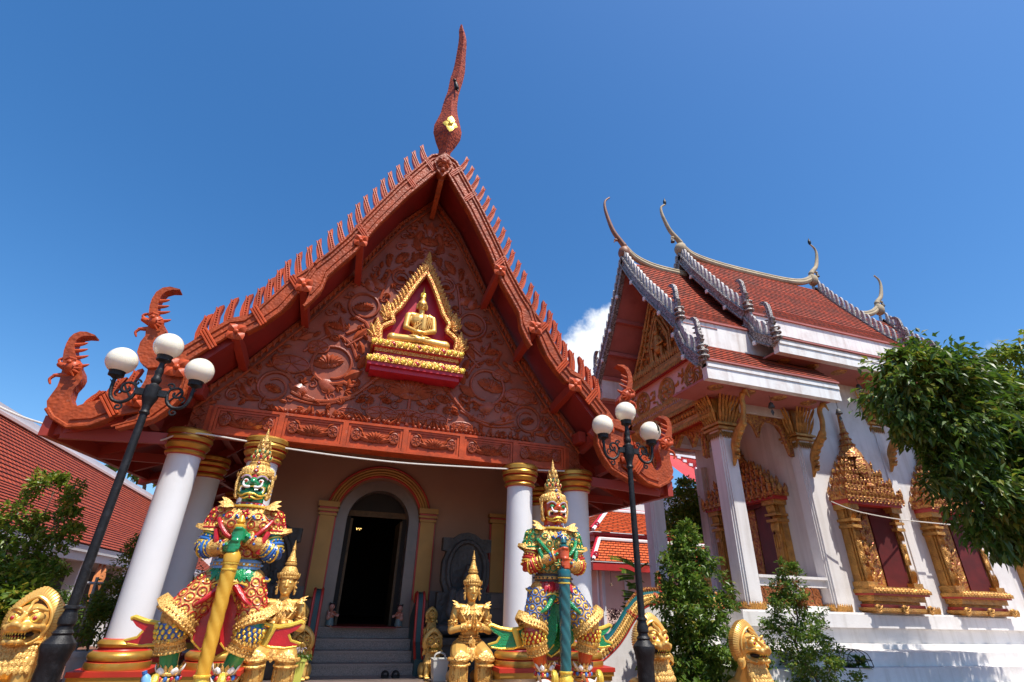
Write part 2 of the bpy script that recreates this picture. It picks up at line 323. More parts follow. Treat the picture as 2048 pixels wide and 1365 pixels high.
def link(name, me, parent=None, local=False):
    o = bpy.data.objects.new(name, me); COL.objects.link(o)
    WM[o] = Matrix() if not (local and parent) else WM[parent].copy()
    if parent:
        o.parent = parent
        if not local: o.matrix_parent_inverse = WM[parent].inverted()
    return o
def thing(name, label, cat, loc=(0, 0, 0), rz=0, group=None, scale=1):
    o = bpy.data.objects.new(name, None); COL.objects.link(o); o.empty_display_size = .2
    o.location = loc; o.rotation_euler = (0, 0, rz); o.scale = (scale,) * 3
    WM[o] = Matrix.Translation(loc) @ Matrix.Rotation(rz, 4, 'Z') @ Matrix.Scale(scale, 4)
    return tag(o, label, cat, group)
def tag(o, label=None, cat=None, group=None, kind=None):
    if label: o['label'] = label
    if cat: o['category'] = cat
    if group: o['group'] = group
    if kind: o['kind'] = kind
    return o
def dup(root, label, loc=None, rz=None, scale=None, group=None):
    def cp(o, par):
        c = o.copy(); COL.objects.link(c)
        if par: c.parent = par
        for ch in [x for x in bpy.data.objects if x.parent == o]: cp(ch, c)
        return c
    r = cp(root, None)
    if loc is not None: r.location = loc
    if rz is not None: r.rotation_euler = (0, 0, rz)
    if scale is not None: r.scale = (scale,) * 3
    r['label'] = label
    if group: r['group'] = group
    return r
def fuse(mb, name, mats, parent=None, voxel=.012, it=6, local=True, link_it=True):
    """one continuous skin grown over overlapping solids"""
    me = mb.mesh(name + '_src', mats); o = bpy.data.objects.new('tmp', me); COL.objects.link(o)
    r = o.modifiers.new('r', 'REMESH'); r.mode = 'VOXEL'; r.voxel_size = voxel
    if it: sm = o.modifiers.new('s', 'SMOOTH'); sm.iterations = it; sm.factor = .5
    dg = bpy.context.evaluated_depsgraph_get(); dg.update()
    m2 = bpy.data.meshes.new_from_object(o.evaluated_get(dg)); bpy.data.objects.remove(o); bpy.data.meshes.remove(me)
    m2.name = name; m2.materials.clear()
    for m_ in (mats if isinstance(mats, (list, tuple)) else [mats]): m2.materials.append(M[m_])
    m2.polygons.foreach_set('material_index', [0] * len(m2.polygons)); m2.polygons.foreach_set('use_smooth', [True] * len(m2.polygons)); m2.update()
    return link(name, m2, parent, local) if link_it else m2
def bez(pts, n=8):
    """smooth curve through points"""
    P = [V(p) for p in pts]; out = []
    for i in range(len(P) - 1):
        p0 = P[max(i - 1, 0)]; p1 = P[i]; p2 = P[i + 1]; p3 = P[min(i + 2, len(P) - 1)]
        for j in range(n):
            t = j / n; t2 = t * t; t3 = t2 * t
            out.append(.5 * ((2 * p1) + (-p0 + p2) * t + (2 * p0 - 5 * p1 + 4 * p2 - p3) * t2 + (-p0 + 3 * p1 - 3 * p2 + p3) * t3))
    out.append(P[-1]); return out
def lerp_list(a, n):
    return [a[0] + (a[1] - a[0]) * i / (n - 1) for i in range(n)]

# ================================================================ ground
g = MB(); g.quad_uv([(-70, -40, 0), (80, -40, 0), (80, 120, 0), (-70, 120, 0)], [(-70, -40), (80, -40), (80, 120), (-70, 120)])
tag(g.build('ground', 'paving'), 'brick paved temple courtyard', kind='structure')

# ================================================================ red hall in front
U0 = .939
hall = thing('temple_hall', 'terracotta gabled temple hall with carved pediment and white columns', 'temple', (U0, 8, 0))
def X(h, s): return U0 + s * h
# soffit / roof section (h, z)
S = [(0, 9.55), (.64, 8.72), (1.07, 7.92), (1.43, 7.18), (2.0, 6.22), (2.75, 5.14), (3.35, 4.42), (4.0, 3.78), (4.68, 3.44)]
YB = 19.0
def SH(p): return (p[0] + .06 * (p[1] - 8), p[1], p[2] + .04 * (p[1] - 8))     # the eaves splay and rise a little towards the back
b = MB()
for s in (-1, 1):
    for (h0, z0), (h1, z1) in zip(S, S[1:]):
        a = [(X(h0, s), 8.1, z0), (X(h1, s), 8.1, z1), (X(h1, s), YB, z1), (X(h0, s), YB, z0)]
        a = [SH(p) for p in a]; t = [(p[0], p[1], p[2] + .15) for p in a]
        b.add(a + t, [(0, 1, 2, 3), (7, 6, 5, 4), (0, 4, 5, 1), (2, 6, 7, 3)])
        b.quad_uv([(p[0], p[1], p[2] + .17) for p in a], [(p[1], p[2] * 1.3) for p in a], 1)
roof = b.build('roof', ['soffit', 'tile_new'], hall)
for s in (-1, 1):
    b = MB(); b.beam(SH((X(4.71, s), 8.05, 3.40)), SH((X(4.71, s), YB, 3.40)), .1, .26); b.build('eave_board', 'beam', roof)
    b = MB()
    for y in (8.22, 9.55, 10.9, 12.3, 13.7, 15.1, 16.6):
        for (h0, z0), (h1, z1) in zip(S[6:], S[7:]): b.beam(SH((X(h0 - .12, s), y, z0 - .07)), SH((X(h1 + .02, s), y, z1 - .07)), .1, .16)
    b.beam(SH((X(3.98, s), 8.1, 3.68)), SH((X(3.98, s), YB, 3.68)), .1, .14)
    b.beam((X(3.28, s), 8.62, 4.35), (X(3.28, s), YB, 4.35), .14, .2)
    b.beam((X(3.3, s), 9.0, 3.62), (X(4.6, s), 8.2, 3.36), .1, .16); b.beam((X(3.34, s), 10.7, 3.64), (X(4.6, s), 9.55, 3.4), .1, .14); b.beam((X(3.34, s), 10.7, 3.64), (X(4.6, s), 11.8, 3.4), .1, .14)
    b.build('rafters', 'beam', roof)

# bargeboards with flame fins and naga heads ------------------------------------------------------------------
A_ = [(0, 9.96), (.26, 9.82), (.58, 9.27), (.85, 8.78), (1.15, 8.18), (1.36, 7.75), (1.52, 7.38), (1.78, 6.92), (1.98, 6.62), (2.03, 6.38), (1.96, 6.14), (1.98, 5.92), (2.0, 5.76), (1.90, 5.92), (1.80, 6.13), (1.76, 6.42), (1.64, 6.63), (1.4, 7.02), (1.07, 7.77), (.64, 8.59), (.09, 9.48), (0, 9.5)]
NU = [(3.35, 4.58), (3.43, 4.46), (3.64, 4.42), (3.83, 4.36), (3.95, 4.43), (4.03, 4.57), (4.04, 4.73), (4.01, 4.84), (4.03, 4.93), (4.02, 5.02), (4.05, 5.12), (4.08, 5.22), (4.105, 5.34), (4.11, 5.46), (4.09, 5.58), (4.03, 5.67), (3.94, 5.71), (3.80, 5.695), (3.80, 5.68), (3.90, 5.66), (3.97, 5.615), (4.005, 5.54), (4.015, 5.46), (4.01, 5.38), (3.985, 5.28), (3.94, 5.19), (3.88, 5.11), (3.81, 5.03), (3.78, 4.96), (3.79, 4.89), (3.84, 4.82), (3.83, 4.68), (3.77, 4.58), (3.66, 4.56), (3.53, 4.73)]
SPU = [((3.99, 5.47), (3.89, 5.51)), ((3.98, 5.37), (3.87, 5.405)), ((3.96, 5.27), (3.83, 5.31)), ((3.88, 5.14), (3.78, 5.18))]
B_ = [(1.9, 6.72), (2.02, 6.65), (2.12, 6.48), (2.3, 6.29), (2.44, 5.99), (2.67, 5.6), (2.77, 5.45), (2.99, 5.35), (3.12, 5.21), (3.28, 5.03), (3.44, 4.82)] + NU[::-1] + [(3.12, 4.86), (2.95, 5.05), (2.88, 5.15), (2.71, 5.17), (2.52, 5.36), (2.33, 5.61), (2.22, 5.79), (2.14, 6.04), (2.04, 6.26)]
NL = [(4.52, 3.72), (4.57, 3.8), (4.58, 3.92), (4.545, 4.02), (4.54, 4.1), (4.57, 4.18), (4.63, 4.26), (4.69, 4.35), (4.735, 4.42), (4.775, 4.5), (4.795, 4.57), (4.795, 4.63), (4.76, 4.69), (4.70, 4.715), (4.61, 4.725), (4.61, 4.745), (4.72, 4.775), (4.80, 4.765), (4.855, 4.72), (4.885, 4.65), (4.89, 4.56), (4.88, 4.45), (4.855, 4.34), (4.83, 4.26), (4.80, 4.17), (4.79, 4.1), (4.775, 4.02), (4.77, 3.93), (4.79, 3.83), (4.81, 3.72), (4.77, 3.62), (4.67, 3.51), (4.56, 3.44), (4.47, 3.41), (4.37, 3.42)]
SPL = [((4.77, 4.58), (4.66, 4.625)), ((4.75, 4.49), (4.63, 4.53)), ((4.71, 4.39), (4.59, 4.435)), ((4.64, 4.27), (4.54, 4.31))]
C_ = [(3.34, 4.44), (3.6, 4.44), (3.83, 4.36), (3.81, 4.19), (3.83, 4.06), (3.92, 3.99), (4.06, 3.95), (4.17, 3.87), (4.28, 3.80), (4.38, 3.75), (4.46, 3.70)] + NL + [(4.24, 3.46), (4.1, 3.54), (4.02, 3.62), (3.91, 3.68), (3.72, 3.69), (3.84, 3.6), (3.93, 3.45), (3.81, 3.51), (3.65, 3.56), (3.54, 3.64), (3.45, 3.73), (3.37, 3.87), (3.29, 4.06), (3.30, 4.25)]
def flame(n=7, H=.49, w=.116):
    """outline of one flame fin, foot at 0,0, tip leaning to -x"""
    L_ = [(-w * .42, 0), (-w * .6, H * .22), (-w * .56, H * .5), (-w * .34, H * .76), (w * .02, H * .92), (w * .5, H)]
    R_ = [(w * .46, H * .85), (w * .3, H * .66), (w * .34, H * .4), (w * .46, H * .18), (w * .42, 0)]
    return [(-x, y) for x, y in L_ + R_]
def seg_pt(poly, t):
    ls = [math.dist(a, c) for a, c in zip(poly, poly[1:])]; d = t * sum(ls)
    for (a, c), l_ in zip(zip(poly, poly[1:]), ls):
        if d <= l_ + 1e-9: q = d / l_; return (a[0] + (c[0] - a[0]) * q, a[1] + (c[1] - a[1]) * q), math.atan2(c[1] - a[1], c[0] - a[0])
        d -= l_
    return poly[-1], 0
def bargeboard(name, poly, s, lines, fins, parent, Y0=8.0, th=.17, mats='terra'):
    b = MB(); fn = lambda h, z, d: (X(h, s), Y0 + d, z)
    b.prism(poly, fn, 0, th)
    for ln, r in lines: b.tube([(X(h, s), Y0 - .005, z) for h, z in ln], r, 6)
    o = b.build(name, mats, parent, smooth=True, sharp=30)
    for (h, z, a, sc) in fins:
        b = MB(); ol = flame(); ca, sa = math.cos(a), math.sin(a)
        def f2(x, y, d):
            x *= sc; y *= sc; return (X(h + x * ca - y * sa, s), Y0 + .085 + d, z + x * sa + y * ca)
        b.prism(ol, f2, -.05, .05)
        for xo in (-.03, .012):
            pts = [f2(xo + .02 * q * q, q * .4 + .03, -.052) for q in (0, .2, .4, .6, .8, 1)]
            b.tube(pts, .012, 5)
            for q in range(9): b.ell(f2(xo * .2, .05 + q * .042, -.05), .013, None, 6, 4)
        b.build('roof_fin', 'terra_plain', o, smooth=True, sharp=35)
    return o
rng = random.Random(3)
for s in (-1, 1):
    up = A_[:9]; fa = []
    for i in range(13):
        t = (i + .55) / 13.2; (h, z), a = seg_pt(up[1:], t); fa.append((h + .02, z - .03, -.38 + .1 * i / 13 - rng.uniform(-.03, .03), .95 + .03 * (i % 3)))
    lo = A_[12:][::-1][1:]
    la = [(lo, .032), ([(h + .04, z + .09) for h, z in lo[:8]], .018), ([(h - .03, z - .09) for h, z in up], .022), (up, .03)]
    # bands wrapped over the board
    bargeboard('bargeboard', A_, s, la, fa, hall)
    fb = []; upB = [(2.02, 6.6), (2.3, 6.26), (2.67, 5.57), (2.8, 5.4), (2.99, 5.33), (3.28, 5.0), (3.5, 4.74)]
    for i in range(10):
        t = (i + .2) / 10.2; (h, z), a = seg_pt(upB, t); fb.append((h, z - .02, -.24 + i * .03 + rng.uniform(-.04, .04), 1.0))
    loB = [(1.9, 6.7), (2.04, 6.26), (2.14, 6.04), (2.33, 5.61), (2.52, 5.36), (2.71, 5.17), (2.88, 5.15), (2.95, 5.05), (3.12, 4.86), (3.35, 4.58), (3.43, 4.46), (3.83, 4.36)]
    bargeboard('bargeboard', B_, s, [(loB, .03), ([(h + .05, z + .08) for h, z in loB[:10]], .016), ([(h, z - .06) for h, z in upB], .02)], fb, hall, Y0=8.015)
    fc = [(4.0, 3.92, .1, .9), (4.2, 3.80, .25, .86), (4.40, 3.72, .5, .6)]
    loC = [(3.30, 4.25), (3.29, 4.06), (3.37, 3.87), (3.54, 3.64), (3.81, 3.51), (3.93, 3.45)]; loC2 = [(3.75, 3.72), (4.02, 3.62), (4.24, 3.46), (4.47, 3.41), (4.67, 3.51), (4.77, 3.62)]
    bargeboard('bargeboard', C_, s, [(loC, .028), (loC2, .03), ([(h + .06, z + .02) for h, z in loC], .016), ([(h, z + .1) for h, z in loC2[1:4]], .018)], fc, hall, Y0=8.03)
    # naga heads: jaws, curled nose, eye, horn spikes, belly rings
    for (hx, zx, sp) in ((4.0, 4.98, SPU), (4.74, 4.12, SPL)):
        b = MB(); q = 8.06
        b.ell((X(hx - .05, s), q, zx + .1), (.1, .13, .12)); b.cap((X(hx, s), q, zx + .09), (X(hx + .12, s), q, zx + .13), .065, .04); b.tube(bez([(X(hx + .10, s), q, zx + .13), (X(hx + .15, s), q, zx + .19), (X(hx + .10, s), q, zx + .23), (X(hx + .06, s), q, zx + .2)], 4), .022, 7)
        b.cap((X(hx - .02, s), q, zx + .0), (X(hx + .13, s), q, zx - .03), .045, .022); b.tube(bez([(X(hx + .12, s), q, zx - .03), (X(hx + .16, s), q, zx - .09), (X(hx + .13, s), q, zx - .16)], 4), [.022, .022, .021, .02, .02, .018, .016, .014, .01], 7)
        b.ell((X(hx - .02, s), q - .11, zx + .15), .032); b.tube([(X(hx - .08, s), q - .1, zx + .2), (X(hx - .01, s), q - .13, zx + .21), (X(hx + .05, s), q - .09, zx + .18)], .016, 6)
        for k_ in range(4): a = 2.4 + k_ * .55; b.tube([(X(hx - .05 + .05 * math.cos(a), s), q - .12, zx + .06 + .05 * math.sin(a)), (X(hx - .05 + .13 * math.cos(a), s), q - .1, zx + .06 + .13 * math.sin(a))], [.02, .008], 6)
        for (p0, p1) in sp: b.tube(bez([(X(p0[0] + .03, s), q, p0[1] - .02), (X((p0[0] + p1[0]) / 2, s), q, (p0[1] + p1[1]) / 2 - .012), (X(p1[0], s), q, p1[1])], 4), [.032, .03, .028, .026, .023, .02, .016, .01, .004], 8)
        b.build('naga_head', 'terra_plain', hall, smooth=True)
    # rosettes on struts
    for (h, z, z2, w) in ((1.32, 7.27, 7.0, .1), (2.07, 6.14, 5.92, .11), (2.85, 5.1, 4.92, .11), (3.46, 4.4, 4.2, .12), (3.81, 3.86, 3.8, .09)):
        b = MB(); b.beam((X(h, s), 7.99, z), (X(h - .05, s), 8.99, z2), .12, .17)
        st = b.build('strut', 'beam', hall)
        b = MB(); c = V((X(h, s), 7.97, z)); 
        for k_ in range(4):
            a = math.pi / 4 + k_ * math.pi / 2; d = V((math.cos(a), 0, math.sin(a)))
            b.petal(c, c + V((d.x * w * 1.5, -.02, d.z * w * 1.5)), V((-d.z, 0, d.x)), (0, -1, 0), w * 1.6, .05)
        b.prism([(-w, 0), (0, -w), (w, 0), (0, w)], lambda p, q, d: (c.x + p, c.y + d, c.z + q), -.02, .06)
        b.ell(c + V((0, -.03, 0)), (w * .38, .04, w * .38), None, 10, 6)
        b.build('rosette', 'terra_plain', st, smooth=True, sharp=30)
    for (h, z, a) in ((.28, 9.55, .0), (.62, 8.98, 0), (1.33, 7.5, 0), (2.2, 6.15, 0), (2.62, 5.45, 0), (3.2, 4.93, 0), (4.1, 3.75, .3)):     # clamp bands over the boards
        d = V((s * .62, 0, .78)); b = MB()
        for k_ in (-1, 0, 1):
            p = V((X(h, s) + .78 * .035 * k_ * s, 7.99, z - .62 * .05 * k_)); b.tube([p - d * .17, p + d * .17], .02, 6)
        b.build('board_band', 'terra_plain', hall, smooth=True)

# ridge finial, gold flower, front rosette -----------------------------------------------------------------------
b = MB(); path = bez([(.94, 8.1, 9.9), (.94, 8.08, 10.3), (.95, 8.05, 10.72), (.95, 8.05, 11.1), (.94, 8.06, 11.55), (.98, 8.08, 12.05), (1.02, 8.1, 12.5), (1.06, 8.1, 12.9), (1.06, 8.06, 13.4), (1.05, 8.0, 13.9), (.99, 7.97, 14.25), (.97, 7.95, 14.42)], 5)
rad = []
for p in path:
    z = p.z; kz = [(9.9, .12), (10.12, .13), (10.32, .22), (10.55, .30), (10.78, .31), (11.0, .255), (11.25, .195), (11.5, .165), (12.0, .13), (12.5, .15), (12.9, .14), (13.4, .115), (13.9, .1), (14.2, .075), (14.42, .02)]
    for (za, ra), (zb, rb) in zip(kz, kz[1:]):
        if z <= zb + 1e-6: rad.append(ra + (rb - ra) * max(0, (z - za)) / (zb - za)); break
    else: rad.append(.02)
b.tube(path, rad, 4)
fin = b.build('roof_finial', mat('finial_scale', (.36, .065, .02), .5, var=.2, vs=6, bump=.8, bs=22, kind='scale', dark=(.18, .034, .014), spec=.2), hall, smooth=True, sharp=25)
b = MB(); c = V((.955, 7.735, 10.60))
for k_ in range(4):
    a = k_ * math.pi / 2; d = V((math.cos(a) * .8, .16 * abs(math.cos(a)), math.sin(a) * 1.15)); b.petal(c, c + d * .21, V((-d.z, 0, d.x)), (0, -1, 0), .17, .02)
b.ell(c + V((0, -.02, 0)), (.055, .03, .055)); b.build('gold_flower', 'gold_y', fin, smooth=True)
b = MB(); c = V((.93, 7.95, 9.62))
b.prism([(-.2, .0), (-.12, -.2), (0, -.36), (.12, -.2), (.2, 0), (.13, .16), (0, .3), (-.13, .16)], lambda p, q, d: (c.x + p, c.y + d, c.z + q), -.02, .2)
for k_ in range(8):
    a = k_ * math.pi / 4; d = V((math.cos(a), 0, math.sin(a))); b.petal(c + V((0, -.03, 0)), c + d * .17 + V((0, -.04, 0)), V((-d.z, 0, d.x)), (0, -1, 0), .11, .05)
b.ell(c + V((0, -.06, 0)), .06); b.ell(c + V((0, -.04, -.2)), .05); b.beam((.93, 8.05, 9.3), (.93, 8.95, 9.0), .1, .16)
b.build('apex_rosette', 'terra', hall, smooth=True)
bd = MB(); c = V((1.0, 7.9, 12.05)); bd.cap(c + V((.02, 0, -.06)), c + V((-.02, -.02, .05)), .055, .045); bd.ell(c + V((-.05, -.05, .1)), .04); bd.cap(c + V((.02, 0, -.05)), c + V((.06, .0, -.16)), .035, .012); bd.cap(c + V((-.08, -.08, .1)), c + V((-.11, -.11, .09)), .012, .004)
bird = bd.build('bird', 'black', smooth=True); tag(bird, 'small dark bird clinging to the tall terracotta roof finial', 'bird')

# gable wall, carved field ----------------------------------------------------------------------------------------
YG = 8.96
b = MB(); G = [(-h, z + .05) for h, z in S[:7]][::-1] + [(h, z + .05) for h, z in S[1:7]]
G = [(-3.35, 4.18)] + G + [(3.35, 4.18)]
b.prism(G, lambda h, z, d: (U0 + h, YG + d, z), 0, .2); gab = b.build('pediment', 'gable', hall)
b = MB()
for s in (-1, 1):
    e = [(X(h, s), YG - .03, z - .11) for h, z in S[:7]]; b.tube(e, .035, 6); b.tube([(p[0], p[1] - .01, p[2] - .2) for p in e], .02, 6)
    e2 = [(X(h, s), YG, z - .0) for h, z in S[:7]]
    for k_ in range(46):
        (h, z), a = seg_pt(S[:7], (k_ + .5) / 46); b.petal((X(h, s), YG - .02, z - .02), (X(h - .05, s), YG - .05, z - .17), (.7, 0, -.7 * s), (0, -1, 0), .09, .04)
b.build('edge_moulding', 'terra', gab, smooth=True)
def spiral(b, c, r, turns, a0, s, w=.034, dirn=1, tail=None, end=.12):
    pts = []
    n = int(26 * turns)
    for i in range(n + 1):
        t = i / n; a = a0 + dirn * t * turns * 2 * math.pi; rr = r * (1 - t * (1 - end)); pts.append((X(c[0] + rr * math.cos(a), s), YG - .012, c[1] + rr * math.sin(a)))
    if tail: pts = [(X(h, s), YG - .012, z) for h, z in tail] + pts
    b.tube(pts, [w * (1 - .45 * i / len(pts)) for i in range(len(pts))], 7)
def vine(b, pts, s, w=.036):
    p = bez([(X(h, s), YG - .012, z) for h, z in pts], 6); b.tube(p, [w * (1 - .35 * i / len(p)) for i in range(len(p))], 7)
def lotus(b, c, r, s, ang=0, Y=YG, sq=.65, n=7, depth=.05):
    o = V((X(c[0], s), Y, c[1])); ca, sa = math.cos(ang), math.sin(ang)
    def P(x, z, d=0): return o + V((s * (x * ca - z * sa), -d, x * sa + z * ca))
    for lay, (rr, m) in enumerate(((1, n + 2), (.78, n), (.55, n - 2))):
        for i in range(m):
            a = math.pi * (i + .5) / m; tip = P(math.cos(a) * r * rr, (math.sin(a) * sq - .25 + lay * .1) * r * rr, .02 + lay * depth * .4)
            base = P(math.cos(a) * r * .15, -.3 * r, .02 + lay * depth * .3); d = tip - base
            b.petal(base, tip, V((-d.z, 0, d.x)), (0, -1, 0), r * .5, depth)
    for i in range(5):
        a = math.pi + math.pi * (i + .5) / 5; tip = P(math.cos(a) * r * .8, -.2 * r + math.sin(a) * r * .38, .03); base = P(0, -.2 * r, .02); d = tip - base
        b.petal(base, tip, V((-d.z, 0, d.x)), (0, -1, 0), r * .5, depth * .8)
    b.ell(P(0, -.02 * r, .02), (r * .32, depth * 1.2, r * .22), None, 10, 6)
def leaf2(b, c, l, ang, s, w=None, Y=YG, bulge=.05):
    o = V((X(c[0], s), Y - .015, c[1])); d = V((s * math.cos(ang), 0, math.sin(ang))) * l
    b.petal(o, o + d + V((0, -.02, 0)), V((-d.z, 0, d.x)), (0, -1, 0), w or l * .5, bulge)
def pad(b, c, rx, rz, s, Y=YG):
    o = V((X(c[0], s), Y, c[1])); n = 20; vs = [o + V((0, -.045, 0))]
    for i in range(n):
        a = 2 * math.pi * i / n; q = 1 + .08 * math.cos(5 * a + c[0] * 9); vs.append(o + V((math.cos(a) * rx * q, -.03, math.sin(a) * rz * q)))
    for i in range(n):
        a = 2 * math.pi * i / n; q = 1.04 + .08 * math.cos(5 * a + c[0] * 9); vs.append(o + V((math.cos(a) * rx * q, .01, math.sin(a) * rz * q)))
    b.add(vs, [(0, 1 + i, 1 + (i + 1) % n) for i in range(n)] + [(1 + i, 1 + n + i, 1 + n + (i + 1) % n, 1 + (i + 1) % n) for i in range(n)])
    b.tube([o + V((math.cos(2 * math.pi * i / n) * rx * .98, -.03, math.sin(2 * math.pi * i / n) * rz * .98)) for i in range(n)], .016, 5, close=True)
    for i in range(7): a = 2 * math.pi * i / 7; b.tube([o + V((0, -.045, 0)), o + V((math.cos(a) * rx * .9, -.035, math.sin(a) * rz * .9))], .008, 4)
b = MB()
for s in (-1, 1):
    vine(b, [(.5, 5.2), (.7, 5.0), (1.0, 4.68), (1.35, 4.52), (1.7, 4.5), (2.0, 4.6)], s, .045); vine(b, [(.95, 4.66), (1.5, 4.44), (2.05, 4.5)], s, .03)
    spiral(b, (2.28, 4.64), .30, 1.25, 2.6, s, .036, -1, tail=[(1.85, 4.55), (1.98, 4.74)], end=.5); lotus(b, (2.28, 4.64), .15, s, .3)
    vine(b, [(1.6, 4.5), (1.85, 4.62), (2.1, 4.92), (2.2, 5.05)], s, .035); pad(b, (2.1, 5.1), .3, .16, s); spiral(b, (1.9, 4.86), .09, 1.2, 0, s, .024)
    spiral(b, (1.42, 5.22), .40, 1.1, -2.2, s, .042, 1, tail=[(.95, 4.9), (1.05, 4.84)], end=.7); lotus(b, (1.52, 5.28), .28, s, -.25)
    vine(b, [(1.05, 5.4), (1.2, 5.66), (1.5, 5.8), (1.75, 5.62), (1.95, 5.38)], s, .034); leaf2(b, (1.2, 4.98), .36, 2.6, s); leaf2(b, (.98, 5.2), .3, 1.9, s); leaf2(b, (1.32, 4.72), .34, .5, s, .22); leaf2(b, (1.75, 4.62), .34, .35, s, .2); leaf2(b, (1.1, 4.78), .2, 1.6, s)
    vine(b, [(1.25, 5.6), (1.0, 5.85), (.92, 6.0)], s, .034); vine(b, [(1.3, 5.85), (1.1, 6.0), (1.02, 6.1)], s); lotus(b, (1.5, 6.0), .16, s, .2); leaf2(b, (1.35, 5.9), .3, 1.2, s); leaf2(b, (1.5, 5.7), .3, .9, s, .14)
    leaf2(b, (1.15, 5.75), .34, 2.2, s, .16); leaf2(b, (.95, 5.5), .26, 1.2, s)
    spiral(b, (1.06, 6.5), .30, 1.15, -1.2, s, .036, 1, tail=[(.9, 6.0), (1.0, 6.15)], end=.75); lotus(b, (1.08, 6.5), .2, s, -.2)
    leaf2(b, (.98, 6.86), .3, 1.1, s, .2); leaf2(b, (.75, 6.95), .34, .6, s, .2); vine(b, [(.8, 6.7), (.76, 7.0), (.66, 7.4), (.3, 7.75), (.12, 7.95)], s, .03)
    spiral(b, (.46, 7.3), .19, 1.3, 1.8, s, .028, -1, tail=[(.7, 7.35), (.58, 7.5)], end=.6); lotus(b, (.46, 7.28), .1, s, 0)
    lotus(b, (.52, 7.8), .2, s, -.9); leaf2(b, (.3, 7.72), .26, 1.9, s); leaf2(b, (.74, 7.5), .22, 1.4, s); leaf2(b, (.2, 8.05), .34, 1.25, s, .16); leaf2(b, (.28, 8.3), .3, 1.9, s, .14)
    spiral(b, (2.86, 4.42), .13, 1.5, 3.0, s, .03, -1, tail=[(2.45, 4.4), (2.65, 4.38), (2.74, 4.42)]); leaf2(b, (2.62, 4.44), .26, .9, s, .14); leaf2(b, (2.5, 4.38), .2, .3, s, .1)
    leaf2(b, (2.55, 4.85), .22, .5, s, .14); leaf2(b, (1.85, 5.75), .28, -.6, s, .16); pad(b, (1.72, 5.5), .18, .12, s)
    pad(b, (.46, 4.42), .27, .12, s); pad(b, (1.0, 4.36), .2, .08, s); vine(b, [(.46, 4.3), (.5, 4.55), (.45, 4.85)], s, .022); lotus(b, (.62, 4.86), .16, s, -.3, n=5); lotus(b, (.4, 4.68), .12, s, .2, n=5); lotus(b, (.85, 4.62), .1, s, -.3, n=5)
    for k_ in range(26):
        h = .15 + k_ * .085; leaf2(b, (h, 4.22), .22 * (1 - .5 * k_ / 26) + rng.uniform(0, .05), math.pi / 2 + rng.uniform(-.9, .9), s, .07); b.ell((X(h, s), YG - .01, 4.24 + rng.uniform(0, .05)), (.04, .05, .04), None, 7, 5)
MOT = [(2.28, 4.64, .33), (2.1, 5.1, .3), (1.42, 5.22, .44), (1.5, 6.0, .2), (1.06, 6.5, .33), (.46, 7.3, .22), (2.86, 4.42, .16), (1.72, 5.5, .18), (.46, 4.42, .25), (.62, 4.86, .17), (0, 4.98, .4), (.52, 7.8, .2), (0, 8.35, .22), (1.0, 4.36, .18)]
fr_ = random.Random(77); fill = []
for _ in range(6000):
    h, z = fr_.uniform(.05, 3.1), fr_.uniform(4.3, 8.9); lim = next((h0 + (h1 - h0) * (z - z0) / (z1 - z0) for (h0, z0), (h1, z1) in zip(S, S[1:]) if z1 <= z <= z0), 0) - .28
    if h > lim or (h < .98 and 5.0 < z < 5.75) or (h < .9 - (z - 5.7) * .42 and 5.7 <= z < 7.8): continue
    if any(math.hypot(h - a, z - c) < r for a, c, r in MOT) or any(math.hypot(h - a, z - c) < .165 for a, c in fill): continue
    fill.append((h, z))
for h, z in fill:
    q = fr_.random(); a0 = fr_.uniform(0, 6.28)
    for s in (-1, 1):
        if q < .4: spiral(b, (h, z), .085, 1.2, a0, s, .017, 1 if q < .2 else -1, end=.25); leaf2(b, (h + .06 * math.cos(a0), z + .06 * math.sin(a0)), .14, a0 + 1.2, s, .07, bulge=.035)
        elif q < .8:
            for e in (-.7, 0, .7): leaf2(b, (h, z), .14 - .03 * abs(e), a0 + e, s, .06, bulge=.035)
        else: lotus(b, (h, z), .085, s, a0, n=5, depth=.03)
lotus(b, (0, 4.98), .42, 1, 0, n=9, depth=.07); vine(b, [(0, 4.25), (0, 4.85)], 1, .04); pad(b, (0, 4.42), .3, .12, 1); lotus(b, (0, 8.35), .22, 1, 0); leaf2(b, (0, 8.45), .4, math.pi / 2, 1, .2)
b.build('carved_vines', 'relief', gab, smooth=True, sharp=50)
